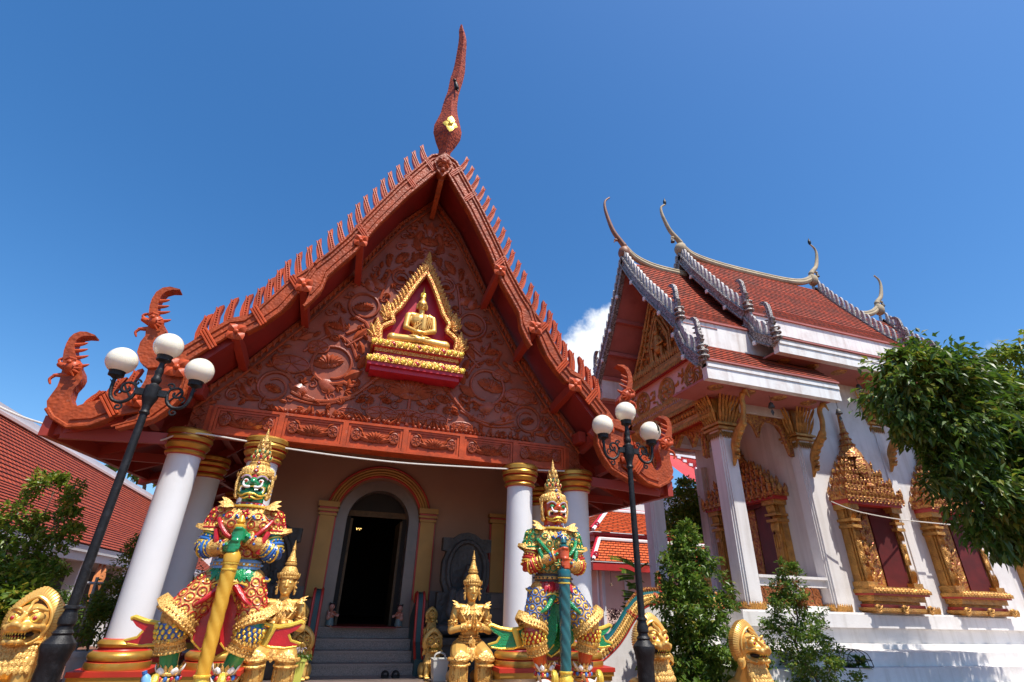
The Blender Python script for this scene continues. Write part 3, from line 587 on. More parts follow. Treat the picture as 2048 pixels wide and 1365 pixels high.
# lintel of six carved panels
b = MB(); b.box(U0 - 3.14, U0 + 3.14, YG - .02, YG + .3, 3.74, 4.2); lint = b.build('lintel', 'terra_plain', hall)
pw = 6.1 / 6
for i in range(6):
    x0 = U0 - 3.05 + i * pw; cx = x0 + pw / 2
    b = MB()
    for o, r, y in ((.0, .045, .07), (.05, .04, .052), (.095, .035, .036), (.135, .03, .024)):
        xa, xb, za, zb = x0 + o, x0 + pw - o, 3.742 + o * .9, 4.205 - o * .9
        b.box(xa, xa + r, YG - y, YG - .018, za, zb); b.box(xb - r, xb, YG - y, YG - .018, za, zb); b.box(xa + r, xb - r, YG - y, YG - .018, za, za + r * .9); b.box(xa + r, xb - r, YG - y, YG - .018, zb - r * .9, zb)
    p = b.build('panel', 'terra_plain', lint)
    b = MB(); Y = YG - .02; hc = cx - U0
    lotus(b, (hc, 3.99), .2, 1, 0, Y=Y, n=7, depth=.05)
    for s2 in (-1, 1):
        leaf2(b, (hc + s2 * .05, 3.9), .26, math.pi / 2 - s2 * 1.3, 1, .1, Y=Y); leaf2(b, (hc + s2 * .16, 3.92), .16, math.pi / 2 - s2 * .6, 1, .08, Y=Y); pad(b, (hc + s2 * .32, 3.98), .075, .09, 1, Y=Y - .01)
        b.tube(bez([(cx, Y, 3.87), (cx + s2 * .12, Y, 3.89), (cx + s2 * .25, Y, 3.9), (cx + s2 * .34, Y, 3.89)], 4), .014, 5)
        leaf2(b, (hc + s2 * .22, 4.04), .12, math.pi / 2 - s2 * .9, 1, .07, Y=Y)
    b.build('panel_carving', 'relief', p, smooth=True, sharp=50)
for s in (-1, 1):
    b = MB(); b.box(min(X(3.14, s), X(3.36, s)), max(X(3.14, s), X(3.36, s)), YG - .01, YG + .25, 3.74, 4.3)
    for k_ in range(3):
        z = 3.78 + k_ * .15; q = [(X(3.16, s), YG - .02, z), (X(3.34, s), YG - .02, z + .14)]; b.beam(*q, .02, .03, up=(0, 1, 0)); b.beam((q[1][0], YG - .02, z), (q[0][0], YG - .02, z + .14), .02, .03, up=(0, 1, 0))
    b.build('end_panel', 'relief', lint)
b = MB(); b.box(U0 - 2.6, U0 + 2.6, YG + .3, 11.85, 4.55, 4.65)
b.build('porch_ceiling', 'soffit', hall)

# niche on the gable ---------------------------------------------------------------------------------------------
NC = (.945); b = MB()
b.box(NC - .86, NC + .86, YG - .42, YG - .005, 5.16, 5.22, 1); b.box(NC - .80, NC + .80, YG - .36, YG - .005, 5.08, 5.158, 1)
b.box(NC - .88, NC + .88, YG - .44, YG - .005, 5.222, 5.33, 0); b.box(NC - .78, NC + .78, YG - .36, YG - .005, 5.332, 5.40, 0); b.box(NC - .74, NC + .74, YG - .32, YG - .005, 5.402, 5.46, 1)
b.box(NC - .77, NC + .77, YG - .35, YG - .005, 5.462, 5.53, 0); b.box(NC - .81, NC + .81, YG - .39, YG - .005, 5.532, 5.545, 1); b.box(NC - .84, NC + .84, YG - .42, YG - .005, 5.547, 5.68, 0)
niche = b.build('niche', ['gold_pattern', 'bpurple'], hall)
b = MB()
for z, y, w in ((5.276, .445, .84), (5.613, .425, .8)):
    b = MB()
    for i in range(15):
        x = NC - w + i * w / 7; b.ell((x, YG - y, z), (.05, .022, .042), 0 if i % 4 != 3 else 1, 8, 6)
        for s2 in (-1, 1): b.petal((x, YG - y, z + s2 * .05), (x + s2 * .05, YG - y - .015, z), (.7, 0, .7), (0, -1, 0), .05, .02, 0)
    b.build('base_studs', ['gold_y', 'red'], niche, smooth=True)
b = MB(); b.prism([(-.72, 5.68), (-.7, 6.0), (-.5, 6.35), (-.32, 6.8), (0, 7.4), (.32, 6.8), (.5, 6.35), (.7, 6.0), (.72, 5.68)], lambda p, q, d: (NC + p, YG - .06 + d, q), 0, .05); b.build('niche_back', 'bpurple', niche)
b = MB()
for s in (-1, 1):
    arch = bez([(NC + s * .70, YG - .26, 5.7), (NC + s * .72, YG - .26, 5.95), (NC + s * .6, YG - .26, 6.08), (NC + s * .52, YG - .26, 6.14), (NC + s * .54, YG - .26, 6.3), (NC + s * .42, YG - .26, 6.48), (NC + s * .36, YG - .26, 6.62), (NC + s * .2, YG - .26, 7.0), (NC, YG - .26, 7.38)], 6)
    b.tube(arch, .05, 6); b.tube([p + V((s * .09, .03, .05)) for p in arch], .03, 6); b.tube([p + V((s * .03, .18, .0)) for p in arch], .055, 6, 1)
    e = [(NC + s * .60, 6.35), (NC + s * .40, 6.8), (NC + s * .2, 7.22), (NC + s * .0, 7.62)]
    for k_ in range(15):
        (hh, zz), a = seg_pt(e, k_ / 14.6); b.petal((hh - s * .04, YG - .24, zz - .08), (hh + s * .05, YG - .27, zz + .11), (.7, 0, -s * .7), (0, -1, 0), .1, .035)
    b.tube([(p[0], YG - .22, p[1]) for p in e], .035, 6)
    # flame corners
    for (cx, cz, sc) in ((.66, 6.2, 1), (.8, 5.75, 1.15)):
        for k_, (dx, dz, w) in enumerate(((0, .36, .13), (.1, .26, .1), (-.07, .2, .09), (.14, .12, .09), (.05, .15, .12), (-.1, .06, .1))):
            b.petal((NC + s * (cx - .02), YG - .26, cz - .05), (NC + s * (cx + dx * sc), YG - .29, cz + dz * sc), (1, 0, -.3 * s), (0, -1, 0), w * 1.2, .05)
        b.torus((NC + s * cx, YG - .28, cz), (0, 1, 0), .05, .022)
b.petal((NC, YG - .26, 7.4), (NC, YG - .29, 7.9), (1, 0, 0), (0, -1, 0), .13, .05); b.petal((NC, YG - .26, 7.35), (NC, YG - .3, 7.65), (1, 0, 0), (0, -1, 0), .2, .05)
b.build('niche_frame', ['gold_pattern', 'bpurple'], niche, smooth=True, sharp=45)

# columns ---------------------------------------------------------------------------------------------------------
def column(x, y, z0=.3, zt=3.7, r=.235):
    o = MB(); o.lathe([(r, .9), (r * 1.0, 2.0), (r * .97, 3.42)], (x, y, 0), 32); c = o.build('column', 'white', hall, smooth=True)
    prof = [(r * 1.0, 3.36), (r * 1.14, 3.37), (r * 1.2, 3.40), (r * 1.12, 3.43), (r * 1.08, 3.445), (r * 1.16, 3.455), (r * 1.28, 3.49), (r * 1.34, 3.52), (r * 1.24, 3.55), (r * 1.2, 3.56), (r * 1.36, 3.57), (r * 1.42, 3.61), (r * 1.36, 3.645), (r * 1.26, 3.65), (r * 1.4, 3.66), (r * 1.42, 3.72), (r * 1.3, 3.75)]
    o = MB(); o.lathe(prof, (x, y, 0), 32, ks=[1, 0, 0, 1, 1, 0, 0, 0, 1, 1, 0, 0, 1, 1, 0, 0]); o.build('capital', ['goldband', 'redband'], c, smooth=True)
    prof = [(r * 1.02, .96), (r * 1.08, .95), (r * 1.22, .93), (r * 1.28, .9), (r * 1.22, .865), (r * 1.14, .855), (r * 1.2, .83), (r * 1.36, .82), (r * 1.52, .79), (r * 1.56, .755), (r * 1.5, .72), (r * 1.42, .71), (r * 1.55, .7), (r * 1.58, .66), (r * 1.56, .62)]
    o = MB(); o.lathe(prof[::-1], (x, y, 0), 32, ks=[0, 0, 1, 1, 0, 0, 0, 1, 1, 1, 0, 0, 0, 1]); o.build('column_base', ['goldband', 'redband'], c, smooth=True)
    w = r * 1.74; o = MB(); o.box(x - w, x + w, y - w, y + w, .56, .618, 1); o.box(x - w * .96, x + w * .96, y - w * .96, y + w * .96, .50, .558, 0); o.box(x - w * .9, x + w * .9, y - w * .9, y + w * .9, .44, .498, 0); o.box(x - w * .86, x + w * .86, y - w * .86, y + w * .86, z0, .438, 2)
    o.build('plinth', ['goldband', 'redband', 'white'], c)
for h in (-3.28, -2.17, 2.17, 3.28): column(U0 + h, 9.0)
for s in (-1, 1):
    for y in (10.75, 14.6): column(X(3.28, s), y)
# podium, wall, door ------------------------------------------------------------------------------------------------
b = MB(); b.box(U0 - 3.75, U0 + 3.75, 8.35, 21, .004, .30); b.build('podium', 'marble', hall)
YW = 11.9; zs = .99; cxd = .90
b = MB()     # wall with arched opening
n = 16; R = .86; zc = 2.96; xl, xr = -1.62, 3.80
arc = [(cxd + R * math.cos(math.pi - math.pi * i / n), zc + R * math.sin(math.pi - math.pi * i / n)) for i in range(n + 1)]
b.add([(x, YW, z) for x, z in [(xl, .3), (cxd - R, .3), (cxd - R, zc), (xl, zc)]], [(0, 1, 2, 3)]); b.add([(x, YW, z) for x, z in [(cxd + R, .3), (xr, .3), (xr, zc), (cxd + R, zc)]], [(0, 1, 2, 3)])
for i in range(n):
    a_, c_ = arc[i], arc[i + 1]; b.add([(a_[0] if i else xl, YW, 4.7), (a_[0], YW, a_[1]), (c_[0], YW, c_[1]), (c_[0] if i < n - 1 else xr, YW, 4.7)], [(0, 1, 2, 3)])
b.add([(xl, YW, zc), (arc[0][0], YW, zc), (xl, YW, 4.7)], [(0, 1, 2)]); b.add([(xr, YW, zc), (xr, YW, 4.7), (arc[-1][0], YW, zc)], [(0, 1, 2)])
b.box(xl, xl + .02, YW + .002, 20, .3, 5.6); b.box(xr - .02, xr, YW + .002, 20, .3, 5.6)
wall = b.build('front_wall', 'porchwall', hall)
for (x0, x1) in ((xl - .02, cxd - 1.24), (cxd + 1.24, xr + .02)):
    b = MB(); b.box(x0, x1, YW - .06, YW - .003, .3, .95); b.box(x0, x1, YW - .09, YW - .003, .952, 1.05); b.box(x0, x1, YW - .05, YW - .003, 1.052, 1.38); b.box(x0, x1, YW - .1, YW - .003, 1.382, 1.46); b.box(x0, x1, YW - .07, YW - .003, 1.462, 1.62); b.box(x0, x1, YW - .03, YW - .003, 1.622, 1.68); b.build('dado', 'marble', wall)
for s2 in (-1, 1):
    b = MB(); xa, xb = sorted((cxd + s2 * .90, cxd + s2 * 1.2)); b.box(xa, xb, YW - .12, YW - .004, 1.5, 3.02, 0); b.box(xa - .03, xb + .03, YW - .09, YW - .004, 1.5, 3.0, 1)
    for k_, (z0, z1, e) in enumerate(((3.022, 3.07, .03), (3.072, 3.1, .01), (3.102, 3.15, .05), (3.152, 3.19, .03), (3.192, 3.30, .06))): b.box(xa - e, xb + e, YW - .12 - e, YW - .004, z0, z1, 0 if k_ != 1 and k_ != 3 else 1)
    b.build('pilaster', ['gold_arch', 'redband'], wall)
b = MB()
for rr, w, k_ in ((.90, .028, 1), (.945, .03, 0), (1.0, .035, 0), (1.06, .035, 0), (1.105, .025, 1)):
    b.tube([(cxd + rr * math.cos(math.pi * i / 24), YW - .05, 3.02 + rr * math.sin(math.pi * i / 24) * 1.0) for i in range(25)], w, 8, k_)
b.build('door_arch', ['gold_arch', 'redband'], wall, smooth=True, sharp=30); b = MB()
xa = 3.42; b.box(xa, xa + .3, YW - .1, YW - .004, 1.685, 3.1, 0); b.box(xa - .03, xa + .33, YW - .07, YW - .004, 1.685, 3.08, 1); b.box(xa - .06, xa + .36, YW - .16, YW - .004, 3.102, 3.18, 0); b.box(xa - .03, xa + .33, YW - .13, YW - .004, 3.182, 3.22, 1); b.box(xa - .08, xa + .38, YW - .18, YW - .004, 3.222, 3.3, 0)
b.build('pilaster', ['gold_arch', 'redband'], wall, smooth=True, sharp=30)
b = MB(); n = 20      # marble reveal
for r0, r1, y0, y1 in ((.87, .655, YW - .04, YW - .04), (.655, .655, YW - .04, YW + .3)):
    pts0 = [(cxd - r0, y0, zs)] + [(cxd - r0 * math.cos(math.pi * i / n), y0, zc + r0 * math.sin(math.pi * i / n)) for i in range(n + 1)] + [(cxd + r0, y0, zs)]
    pts1 = [(cxd - r1, y1, zs)] + [(cxd - r1 * math.cos(math.pi * i / n), y1, zc + r1 * math.sin(math.pi * i / n)) for i in range(n + 1)] + [(cxd + r1, y1, zs)]
    b.add(pts0 + pts1, [(i, i + 1, i + 1 + len(pts0), i + len(pts0)) for i in range(len(pts0) - 1)])
b.build('door_jamb', 'marble', wall)
b = MB(); Yd = YW + .3
b.box(cxd - .66, cxd + .66, Yd, Yd + .08, 3.1, 3.22, 1); b.box(cxd - .66, cxd + .66, Yd + .02, Yd + .06, 3.222, 3.66, 0); b.box(cxd - .66, cxd - .56, Yd, Yd + .08, zs, 3.098, 0); b.box(cxd + .56, cxd + .66, Yd, Yd + .08, zs, 3.098, 0)
b.box(cxd - .558, cxd - .51, Yd + .01, Yd + .9, zs, 3.05, 2); b.box(cxd + .51, cxd + .558, Yd + .01, Yd + .9, zs, 3.05, 2); b.box(cxd - .66, cxd + .66, Yd + .1, Yd + .9, zs - .01, zs + .012, 3); b.box(cxd - .6, cxd + .6, YW - .3, YW + .28, zs + .002, zs + .02, 3)
b.build('doorway', ['dark', 'bronze_dark', 'bronze_dark', 'soffit'], wall)
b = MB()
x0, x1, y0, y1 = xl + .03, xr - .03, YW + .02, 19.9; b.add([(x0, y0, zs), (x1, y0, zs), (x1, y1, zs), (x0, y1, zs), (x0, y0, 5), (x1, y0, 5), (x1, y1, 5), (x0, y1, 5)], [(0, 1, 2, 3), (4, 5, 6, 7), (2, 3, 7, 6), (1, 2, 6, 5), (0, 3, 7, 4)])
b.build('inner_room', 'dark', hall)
# stairs
b = MB()
for i in range(4):
    z0 = .301 if i == 0 else .30 + i * .1725 + .001; b.box(cxd - .88, cxd + .88, 10.86 + i * .3, 11.82, z0, .30 + (i + 1) * .1725)
    b.box(cxd - .88, cxd + .88, 10.845 + i * .3, 10.9 + i * .3, .30 + (i + 1) * .1725 - .035, .30 + (i + 1) * .1725 + .003)
st = b.build('stairs', 'granite', hall)
for s2 in (-1, 1):
    b = MB(); xa, xb = sorted((cxd + s2 * .882, cxd + s2 * 1.02))
    prof = [(10.75, .55), (10.95, .75)] + [(11.0 + .02 * i, .8 + .13 * i) for i in range(5)] + [(11.25 + .16 * math.cos(math.pi - .5 * i), 1.42 + .22 * math.sin(.5 * i)) for i in range(7)] + [(11.8, 1.2), (11.8, .302), (10.75, .302)]
    b.prism(prof, lambda p, q, d: (xa + d, p, q), 0, xb - xa, 0)
    b.tube([(xa + .0, p, q) for p, q in prof[:14]], .025, 6, 1); b.tube([(xb, p, q) for p, q in prof[:14]], .025, 6, 1); b.build('stair_balustrade', [mat('dark_teal', (.02, .06, .06), .5), 'redband'], st, smooth=True, sharp=30)
    b = MB(); xa, xb = sorted((cxd + s2 * 1.03, cxd + s2 * 1.30)); b.box(xa, xb, 10.7, 11.2, .301, .72); b.box(xa - .02, xb + .02, 10.68, 11.22, .722, .76); b.build('stair_pier', 'marble', st)
# chandelier seen through the door
ch = thing('chandelier', 'small lit crystal chandelier hanging in the dark doorway', 'chandelier', (.93, 15.3, 3.9))
b = MB(); rr = random.Random(5)
for i in range(26): a = rr.uniform(0, 6.28); q = rr.uniform(.05, .3); b.ell((.93 + q * math.cos(a), 15.3 + q * math.sin(a), 3.62 + rr.uniform(-.07, .09)), .022, 0, 6, 4)
for i in range(7): b.ell((.70 + rr.uniform(-.08, .08), 15.6, 3.2 + rr.uniform(-.03, .03)), .012, 0, 6, 4)
b.build('crystals', 'lit', ch)
b = MB(); b.tube([(.93, 15.3, 3.7), (.93, 15.3, 4.95)], .012, 6); b.lathe([(.03, 3.5), (.3, 3.6), (.28, 3.63), (.04, 3.72)], (.93, 15.3, 0), 16); b.build('chandelier_frame', 'gold_old', ch)

# ================================================================ white ordination hall on the right
YC = 11.88
oh = thing('ordination_hall', 'white ordination hall with stacked red tile roofs and gilded pediment', 'temple', (12, YC, 0))
# plinth: stacked white mouldings -----------------------------------------------------------------------------------
b = MB()
for z0, z1, o in ((.004, .30, 1.45), (.302, .56, 1.25), (.562, .80, 1.0), (.802, .90, .30), (.902, 1.20, .14), (1.202, 1.46, .28), (1.462, 1.5, .2)):
    b.box(8.5 - o, 22, 10 - o, 2 * YC - 10 + o, z0, z1)
b.build('plinth', 'whitewash', oh)
# body walls
b = MB(); yl = 2 * YC - 10
b.box(11.25, 22, 10.03, 14.4, 1.5, 7.4); b.build('body_wall', 'whitewash', oh)
def sq_pillar(x0, x1, y0, y1, z0, z1, name='column', groove=True):
    b = MB(); i = .07
    b.box(x0 + i, x1 - i, y0, y1, z0, z1); b.box(x0, x1, y0 + i, y1 - i, z0, z1); j = i / 2
    b.box(x0 + j, x1 - j, y0 + j, y1 - j, z0, z1 + .001)
    return b.build(name, 'whitewash', oh)
def capital(x0, x1, y0, y1, p, z0=5.35, z1=6.35, front=True):
    b = MB(); cx, cy = (x0 + x1) / 2, (y0 + y1) / 2; hw, hd = (x1 - x0) / 2, (y1 - y0) / 2; H = z1 - z0
    for q, e in ((0, .02), (.1, .07), (.14, .03), (.2, .1), (.24, .05)): b.box(x0 - e, x1 + e, y0 - e, y1 + e, z0 + H * q, z0 + H * (q + .05))
    b.box(x0 + .02, x1 - .02, y0 + .02, y1 - .02, z0, z1)
    for k in range(2):
        for side in range(4):
            for i in range(6):
                t = (i + .5) / 6 * 2 - 1
                if side < 2: base = V((cx + t * hw, cy + (hd + .04) * (1 if side else -1), 0)); out = V((0, 1 if side else -1, 0)); sd = V((1, 0, 0))
                else: base = V((cx + (hw + .04) * (1 if side == 3 else -1), cy + t * hd, 0)); out = V((1 if side == 3 else -1, 0, 0)); sd = V((0, 1, 0))
                zb = z0 + H * (.26 + .3 * k); bz = V((base.x, base.y, zb)) + out * .03 * k
                b.petal(bz, bz + out * (.17 + .08 * k) + sd * t * .13 + V((0, 0, H * (.46 - .02 * k))), sd, out, hw / 3.0, .05)
            for i in range(6):      # hanging leaf points below
                t = (i + .5) / 6 * 2 - 1
                if side < 2: base = V((cx + t * hw, cy + (hd + .02) * (1 if side else -1), z0 + .05)); out = V((0, 1 if side else -1, 0)); sd = V((1, 0, 0))
                else: base = V((cx + (hw + .02) * (1 if side == 3 else -1), cy + t * hd, z0 + .05)); out = V((1 if side == 3 else -1, 0, 0)); sd = V((0, 1, 0))
                b.petal(base, base - V((0, 0, .17)) + out * .02, sd, out, hw / 2.6, .03)
    b.build('capital', 'gold_oldfine', p, smooth=True, sharp=35)
    b = MB()
    for side in range(4):
        for i in range(7):
            t = (i + .5) / 7 * 2 - 1
            if side < 2: base = V((cx + t * hw, cy + (hd + .015) * (1 if side else -1), 1.50)); out = V((0, 1 if side else -1, 0)); sd = V((1, 0, 0))
            else: base = V((cx + (hw + .015) * (1 if side == 3 else -1), cy + t * hd, 1.50)); out = V((1 if side == 3 else -1, 0, 0)); sd = V((0, 1, 0))
            b.petal(base, base + V((0, 0, .17)) + out * .02, sd, out, hw / 3, .03)
    b.box(x0 - .012, x1 + .012, y0 - .012, y1 + .012, 1.502, 1.58); b.build('leaf_band', 'gold_oldfine', p, smooth=True, sharp=35)
def swan_brace(p, x, y, z0=4.55, z1=6.15, out=(0, -1)):
    """slender gilded eave brace with a bird's head"""
    b = MB(); ox, oy = out
    path = bez([(x + ox * .03, y + oy * .03, z0), (x + ox * .13, y + oy * .13, z0 + .28), (x + ox * .18, y + oy * .18, z0 + .5), (x + ox * .34, y + oy * .34, z0 + .72), (x + ox * .56, y + oy * .56, z0 + .95), (x + ox * .66, y + oy * .66, z0 + 1.25), (x + ox * .66, y + oy * .66, z1 - .12), (x + ox * .72, y + oy * .72, z1)], 5)
    n = len(path); b.tube(path, [.02 + .085 * math.sin(math.pi * min(1, (i / n) * 1.25)) ** .8 if i < n * .6 else .06 for i in range(n)], 8)
    for k in range(6): q = path[4 + k * 3]; b.ell(q + V((ox * .06, oy * .06, -.04)), (.07, .07, .06), None, 8, 6)
    for k in range(4): q = path[3 + k * 4]; b.petal(q, q + V((ox * .2, oy * .2, .1)), (oy, -ox, .3), (0, 0, 1), .12, .03)
    b.ell((x + ox * .80, y + oy * .80, z1 + .02), (.09 if ox else .06, .09 if oy else .06, .075)); b.cap((x + ox * .86, y + oy * .86, z1 - .02), (x + ox * .92, y + oy * .92, z1 - .17), .035, .012)
    b.build('eave_brace', 'gold_oldfine', p, smooth=True)
for (x0, y0) in ((8.64, 10), (8.64, 2 * YC - 10.46)):
    c = sq_pillar(x0, x0 + .46, y0, y0 + .46, 1.5, 5.5); capital(x0, x0 + .46, y0, y0 + .46, c); swan_brace(c, x0 + .23, y0 if y0 < YC else y0 + .46, out=(0, -1 if y0 < YC else 1))
for xp in (11.05, 13.85, 16.65, 19.7):
    w = .45 if xp < 12 else .42
    c = sq_pillar(xp, xp + w, 10.0, 10.4, 1.5, 5.6 if xp < 12 else 6.2, 'pilaster'); capital(xp, xp + w, 10.0, 10.4, c, 5.35 if xp < 12 else 6.1, 6.35 if xp < 12 else 7.2)
    swan_brace(c, xp + w / 2, 10.0, 4.5 if xp < 12 else 4.9, 6.15 if xp < 12 else 6.9)
c = sq_pillar(11.1, 11.5, 13.95, 14.43, 1.5, 5.6, 'pilaster')
# porch beams, ceiling
for ya in (10.1, yl - .5): b = MB(); b.box(8.7, 11.25, ya, ya + .4, 6.05, 6.45); b.build('porch_beam', 'whitewash', oh)
b = MB(); b.box(8.7, 11.24, 10.4, yl - .4, 6.452, 6.5); b.build('porch_ceiling', 'pinksoffit', oh)
# fringe (gilded tracery) under the side beam
b = MB(); bx = [(9.1, 6.05), (9.1, 5.55), (9.2, 5.5), (9.22, 5.8), (9.4, 5.9), (9.75, 5.92), (9.9, 5.75), (10.0, 5.45), (10.12, 5.75), (10.3, 5.92), (10.55, 5.9), (10.75, 5.82), (10.82, 5.5), (10.92, 5.1), (11.0, 5.05), (11.04, 5.6), (11.04, 6.05)]
b.prism(bx, lambda p, q, d: (p, 10.2 + d, q), 0, .08); b.tube([(p, 10.19, q) for p, q in bx[1:-1]], .03, 6)
for p, q in ((10.0, 5.75), (9.3, 5.97), (10.6, 5.98), (10.94, 5.5), (9.15, 5.75)): b.torus((p, 10.19, q), (0, 1, 0), .05, .02); 
b.build('tracery', 'gold_old', oh, smooth=True, sharp=35)
b = MB(); by = [(YC - 1.25, 5.95), (YC - 1.2, 4.9), (YC - 1.1, 4.95), (YC - 1.1, 5.4), (YC - .95, 5.6), (YC - .7, 5.3), (YC - .55, 5.65), (YC - .3, 5.75), (YC, 5.45), (YC + .3, 5.75), (YC + .55, 5.65), (YC + .7, 5.3), (YC + .95, 5.6), (YC + 1.1, 5.4), (YC + 1.1, 4.95), (YC + 1.2, 4.9), (YC + 1.25, 5.95)]
b.prism(by, lambda p, q, d: (8.7 + d, p, q), 0, .1); b.tube([(8.69, p, q) for p, q in by[1:-1]], .035, 6)
for p, q in ((YC - .7, 5.6), (YC + .7, 5.6), (YC, 5.75), (YC - 1.1, 5.5), (YC + 1.1, 5.5)): b.torus((8.69, p, q), (1, 0, 0), .07, .03)
b.build('tracery', 'gold_old', oh, smooth=True, sharp=35)
# side railing with lattice
b = MB(); b.box(9.1, 11.05, 10.12, 10.5, 1.98, 2.14); b.box(9.1, 11.05, 10.06, 10.56, 2.142, 2.2); b.box(9.1, 11.05, 10.16, 10.46, 1.5, 1.6); b.box(10.15, 10.3, 10.2, 10.42, 1.6, 1.98)
rail = b.build('railing', 'whitewash', oh)
b = MB()
for i in range(8):
    for j in range(2):
        x = 9.2 + i * .23 + (j % 2) * .0; z = 1.70 + j * .18; b.torus((x + .06, 10.3, z), (0, 1, 0), .075, .03, 10, 6); b.beam((x - .06, 10.3, z + .1), (x + .18, 10.3, z - .1), .05, .03, up=(0, 1, 0))
b.build('lattice', 'terra_lattice', rail, smooth=True)
# gilded scroll at the porch corner
b = MB(); sc = [(0, 0), (.0, .9), (-.08, 1.05), (-.22, .85), (-.34, .7), (-.3, .5), (-.38, .3), (-.36, 0)]
b.prism(sc, lambda p, q, d: (8.42 + d, 10.95 - p * 1.0, 1.5 + q), 0, .1)
for cy, cz, r in ((10.95 + .16, 2.15, .12), (10.95 + .18, 1.8, .15), (10.95 + .1, 1.6, .08)): b.torus((8.41, cy, cz), (1, 0, 0), r, .035, 14, 6)
b.build('porch_scroll', 'gold_oldfine', oh, smooth=True, sharp=35)

# ornate doors and windows -------------------------------------------------------------------------------------------
def ornate(name, org, ux, nrm, hw, zsill, zhead, ztop, sill=True):
    """gilded spired frame. org point on the wall, ux along the wall, nrm outward"""
    org = V(org); ux = V(ux); nrm = V(nrm)
    def P(u, d, z): return org + ux * u + nrm * d + V((0, 0, z))
    def BX(b, u0, u1, d0, d1, z0, z1, k=None):
        c = [P(u, d, z) for z in (z0, z1) for (u, d) in ((u0, d0), (u1, d0), (u1, d1), (u0, d1))]
        b.add(c, [(0, 3, 2, 1), (4, 5, 6, 7), (0, 1, 5, 4), (1, 2, 6, 5), (2, 3, 7, 6), (3, 0, 4, 7)], k)
    b = MB(); BX(b, -hw * .72, hw * .72, .002, .02, zsill, zhead, 1)
    win = b.build(name, ['gold_old', 'soffit'], oh)
    for s in (-1, 1):
        b = MB(); u0, u1 = sorted((s * hw * .78, s * hw * 1.0)); w = u1 - u0
        for k, (q, wd) in enumerate(((0, .3), (.33, .22), (.66, .14))): BX(b, u0 + w * q * .5, u1 - w * q * .5, .0, .2 + k * .05, zsill, zhead)
        for (za, zb, e) in ((zsill, zsill + .1, .06), (zhead - .55, zhead - .48, .05), (zhead - .4, zhead - .34, .06), (zhead - .12, zhead, .08)): BX(b, u0 - e, u1 + e, 0, .34 + e, za, zb)
        for kk in range(5):
            u = u0 + (kk + .5) * w / 5
            b.petal(P(u, .33, zsill + .1), P(u, .36, zsill + .42), ux, nrm, w / 4, .04); b.petal(P(u, .33, zhead - .34), P(u, .38, zhead - .1), ux, nrm, w / 4, .04); b.petal(P(u, .31, zhead - .55), P(u, .33, zhead - .8), ux, nrm, w / 4, .04)
        [b.tube([P(u0 + w * q, .31, zsill + .5), P(u0 + w * q, .31, zhead - .85)], .022, 6) for q in (.12, .34, .66, .88)]; [b.petal(P((u0 + u1) / 2, .32, zsill + (zhead - zsill) * .42), P((u0 + u1) / 2 + w * q, .34, zsill + (zhead - zsill) * (.42 + e)), ux, nrm, w * .5, .03) for q in (-.3, 0, .3) for e in (.13, -.13)]
        b.build('jamb', 'gold_oldfine', win, smooth=True, sharp=30)
    b = MB(); BX(b, -hw * .8, hw * .8, .0, .03, zsill, zhead, 1); BX(b, -hw * .78, hw * .78, .031, .2, zhead - .1, zhead - .002, 2)
    for s in (-1, 1):   # open leaves, carved, and deep red reveals
        a = P(s * hw * .78, .07 if s < 0 else .24, 0); c = P(hw * (.16 if s < 0 else .2), .03 if s < 0 else .045, 0)
        pts = [a + V((0, 0, zsill)), c + V((0, 0, zsill)), c + V((0, 0, zhead - .05)), a + V((0, 0, zhead - .05))]; th = nrm * .03
        b.add(pts + [p + th for p in pts], [(0, 1, 2, 3), (7, 6, 5, 4), (0, 4, 5, 1), (1, 5, 6, 2), (2, 6, 7, 3), (3, 7, 4, 0)], 0 if s < 0 else 2)
    for q in (.42, .62): b.tube([P(hw * q, .13 + .2 * (q - .42), zsill + .02), P(hw * q, .13 + .2 * (q - .42), zhead - .12)], .016, 5, 2)
    for k in range(5): 
        z = zsill + (zhead - zsill) * (k + .5) / 5.5; m_ = P(-hw * .34, .09, z); b.ell(m_, (.09, .06, .13), 0, 8, 6); [b.petal(m_ + ux * q, m_ + ux * q * 2.2 + V((0, 0, .2)) + nrm * .03, ux, nrm, .1, .03, 0) for q in (-.14, 0, .14)]; b.torus(m_ + V((0, 0, .2)), nrm, .1, .02, 10, 5, 0)
    b.build('shutter', ['gold_old', 'dark', 'shutter_shade_red'], win, smooth=True, sharp=30)
    # stepped pediment
    b = MB(); z = zhead; H = (ztop - zhead) * .50; lv = 5
    for i in range(lv):
        w0 = hw * (1.18 - .2 * i); h = H / lv * (1.25 - .12 * i); d = .52 - .07 * i
        BX(b, -w0 * .94, w0 * .94, 0, d - .06, z, z + h * .3, 1); BX(b, -w0, w0, 0, d, z + h * .3, z + h * .62); BX(b, -w0 * .9, w0 * .9, 0, d - .04, z + h * .62, z + h * .95)
        n = 15 - 2 * i
        for kk in range(n):
            u = -w0 + (kk + .5) * 2 * w0 / n; q = 1.0 if kk in (0, n - 1) else .75
            b.petal(P(u, d, z + h * .5), P(u, d + .02, z + h * (.7 + .75 * q)), ux, nrm, 2 * w0 / n * .9, .035); b.ell(P(u, d, z + h * .46), (.035, .03, .03), None, 6, 5)
            if i < 2: b.petal(P(u, d - .02, z + h * .3), P(u, d, z + h * .05), ux, nrm, 2 * w0 / n * .6, .03)
        for e in (-1, 1):
            for kk in range(3): b.petal(P(e * w0, d * (kk + .5) / 3, z + h * .5), P(e * (w0 + .02), d * (kk + .5) / 3, z + h * 1.4), nrm, ux * e, d / 3, .05)
        z += h * .95
    c0 = P(0, .14, 0); top = ztop
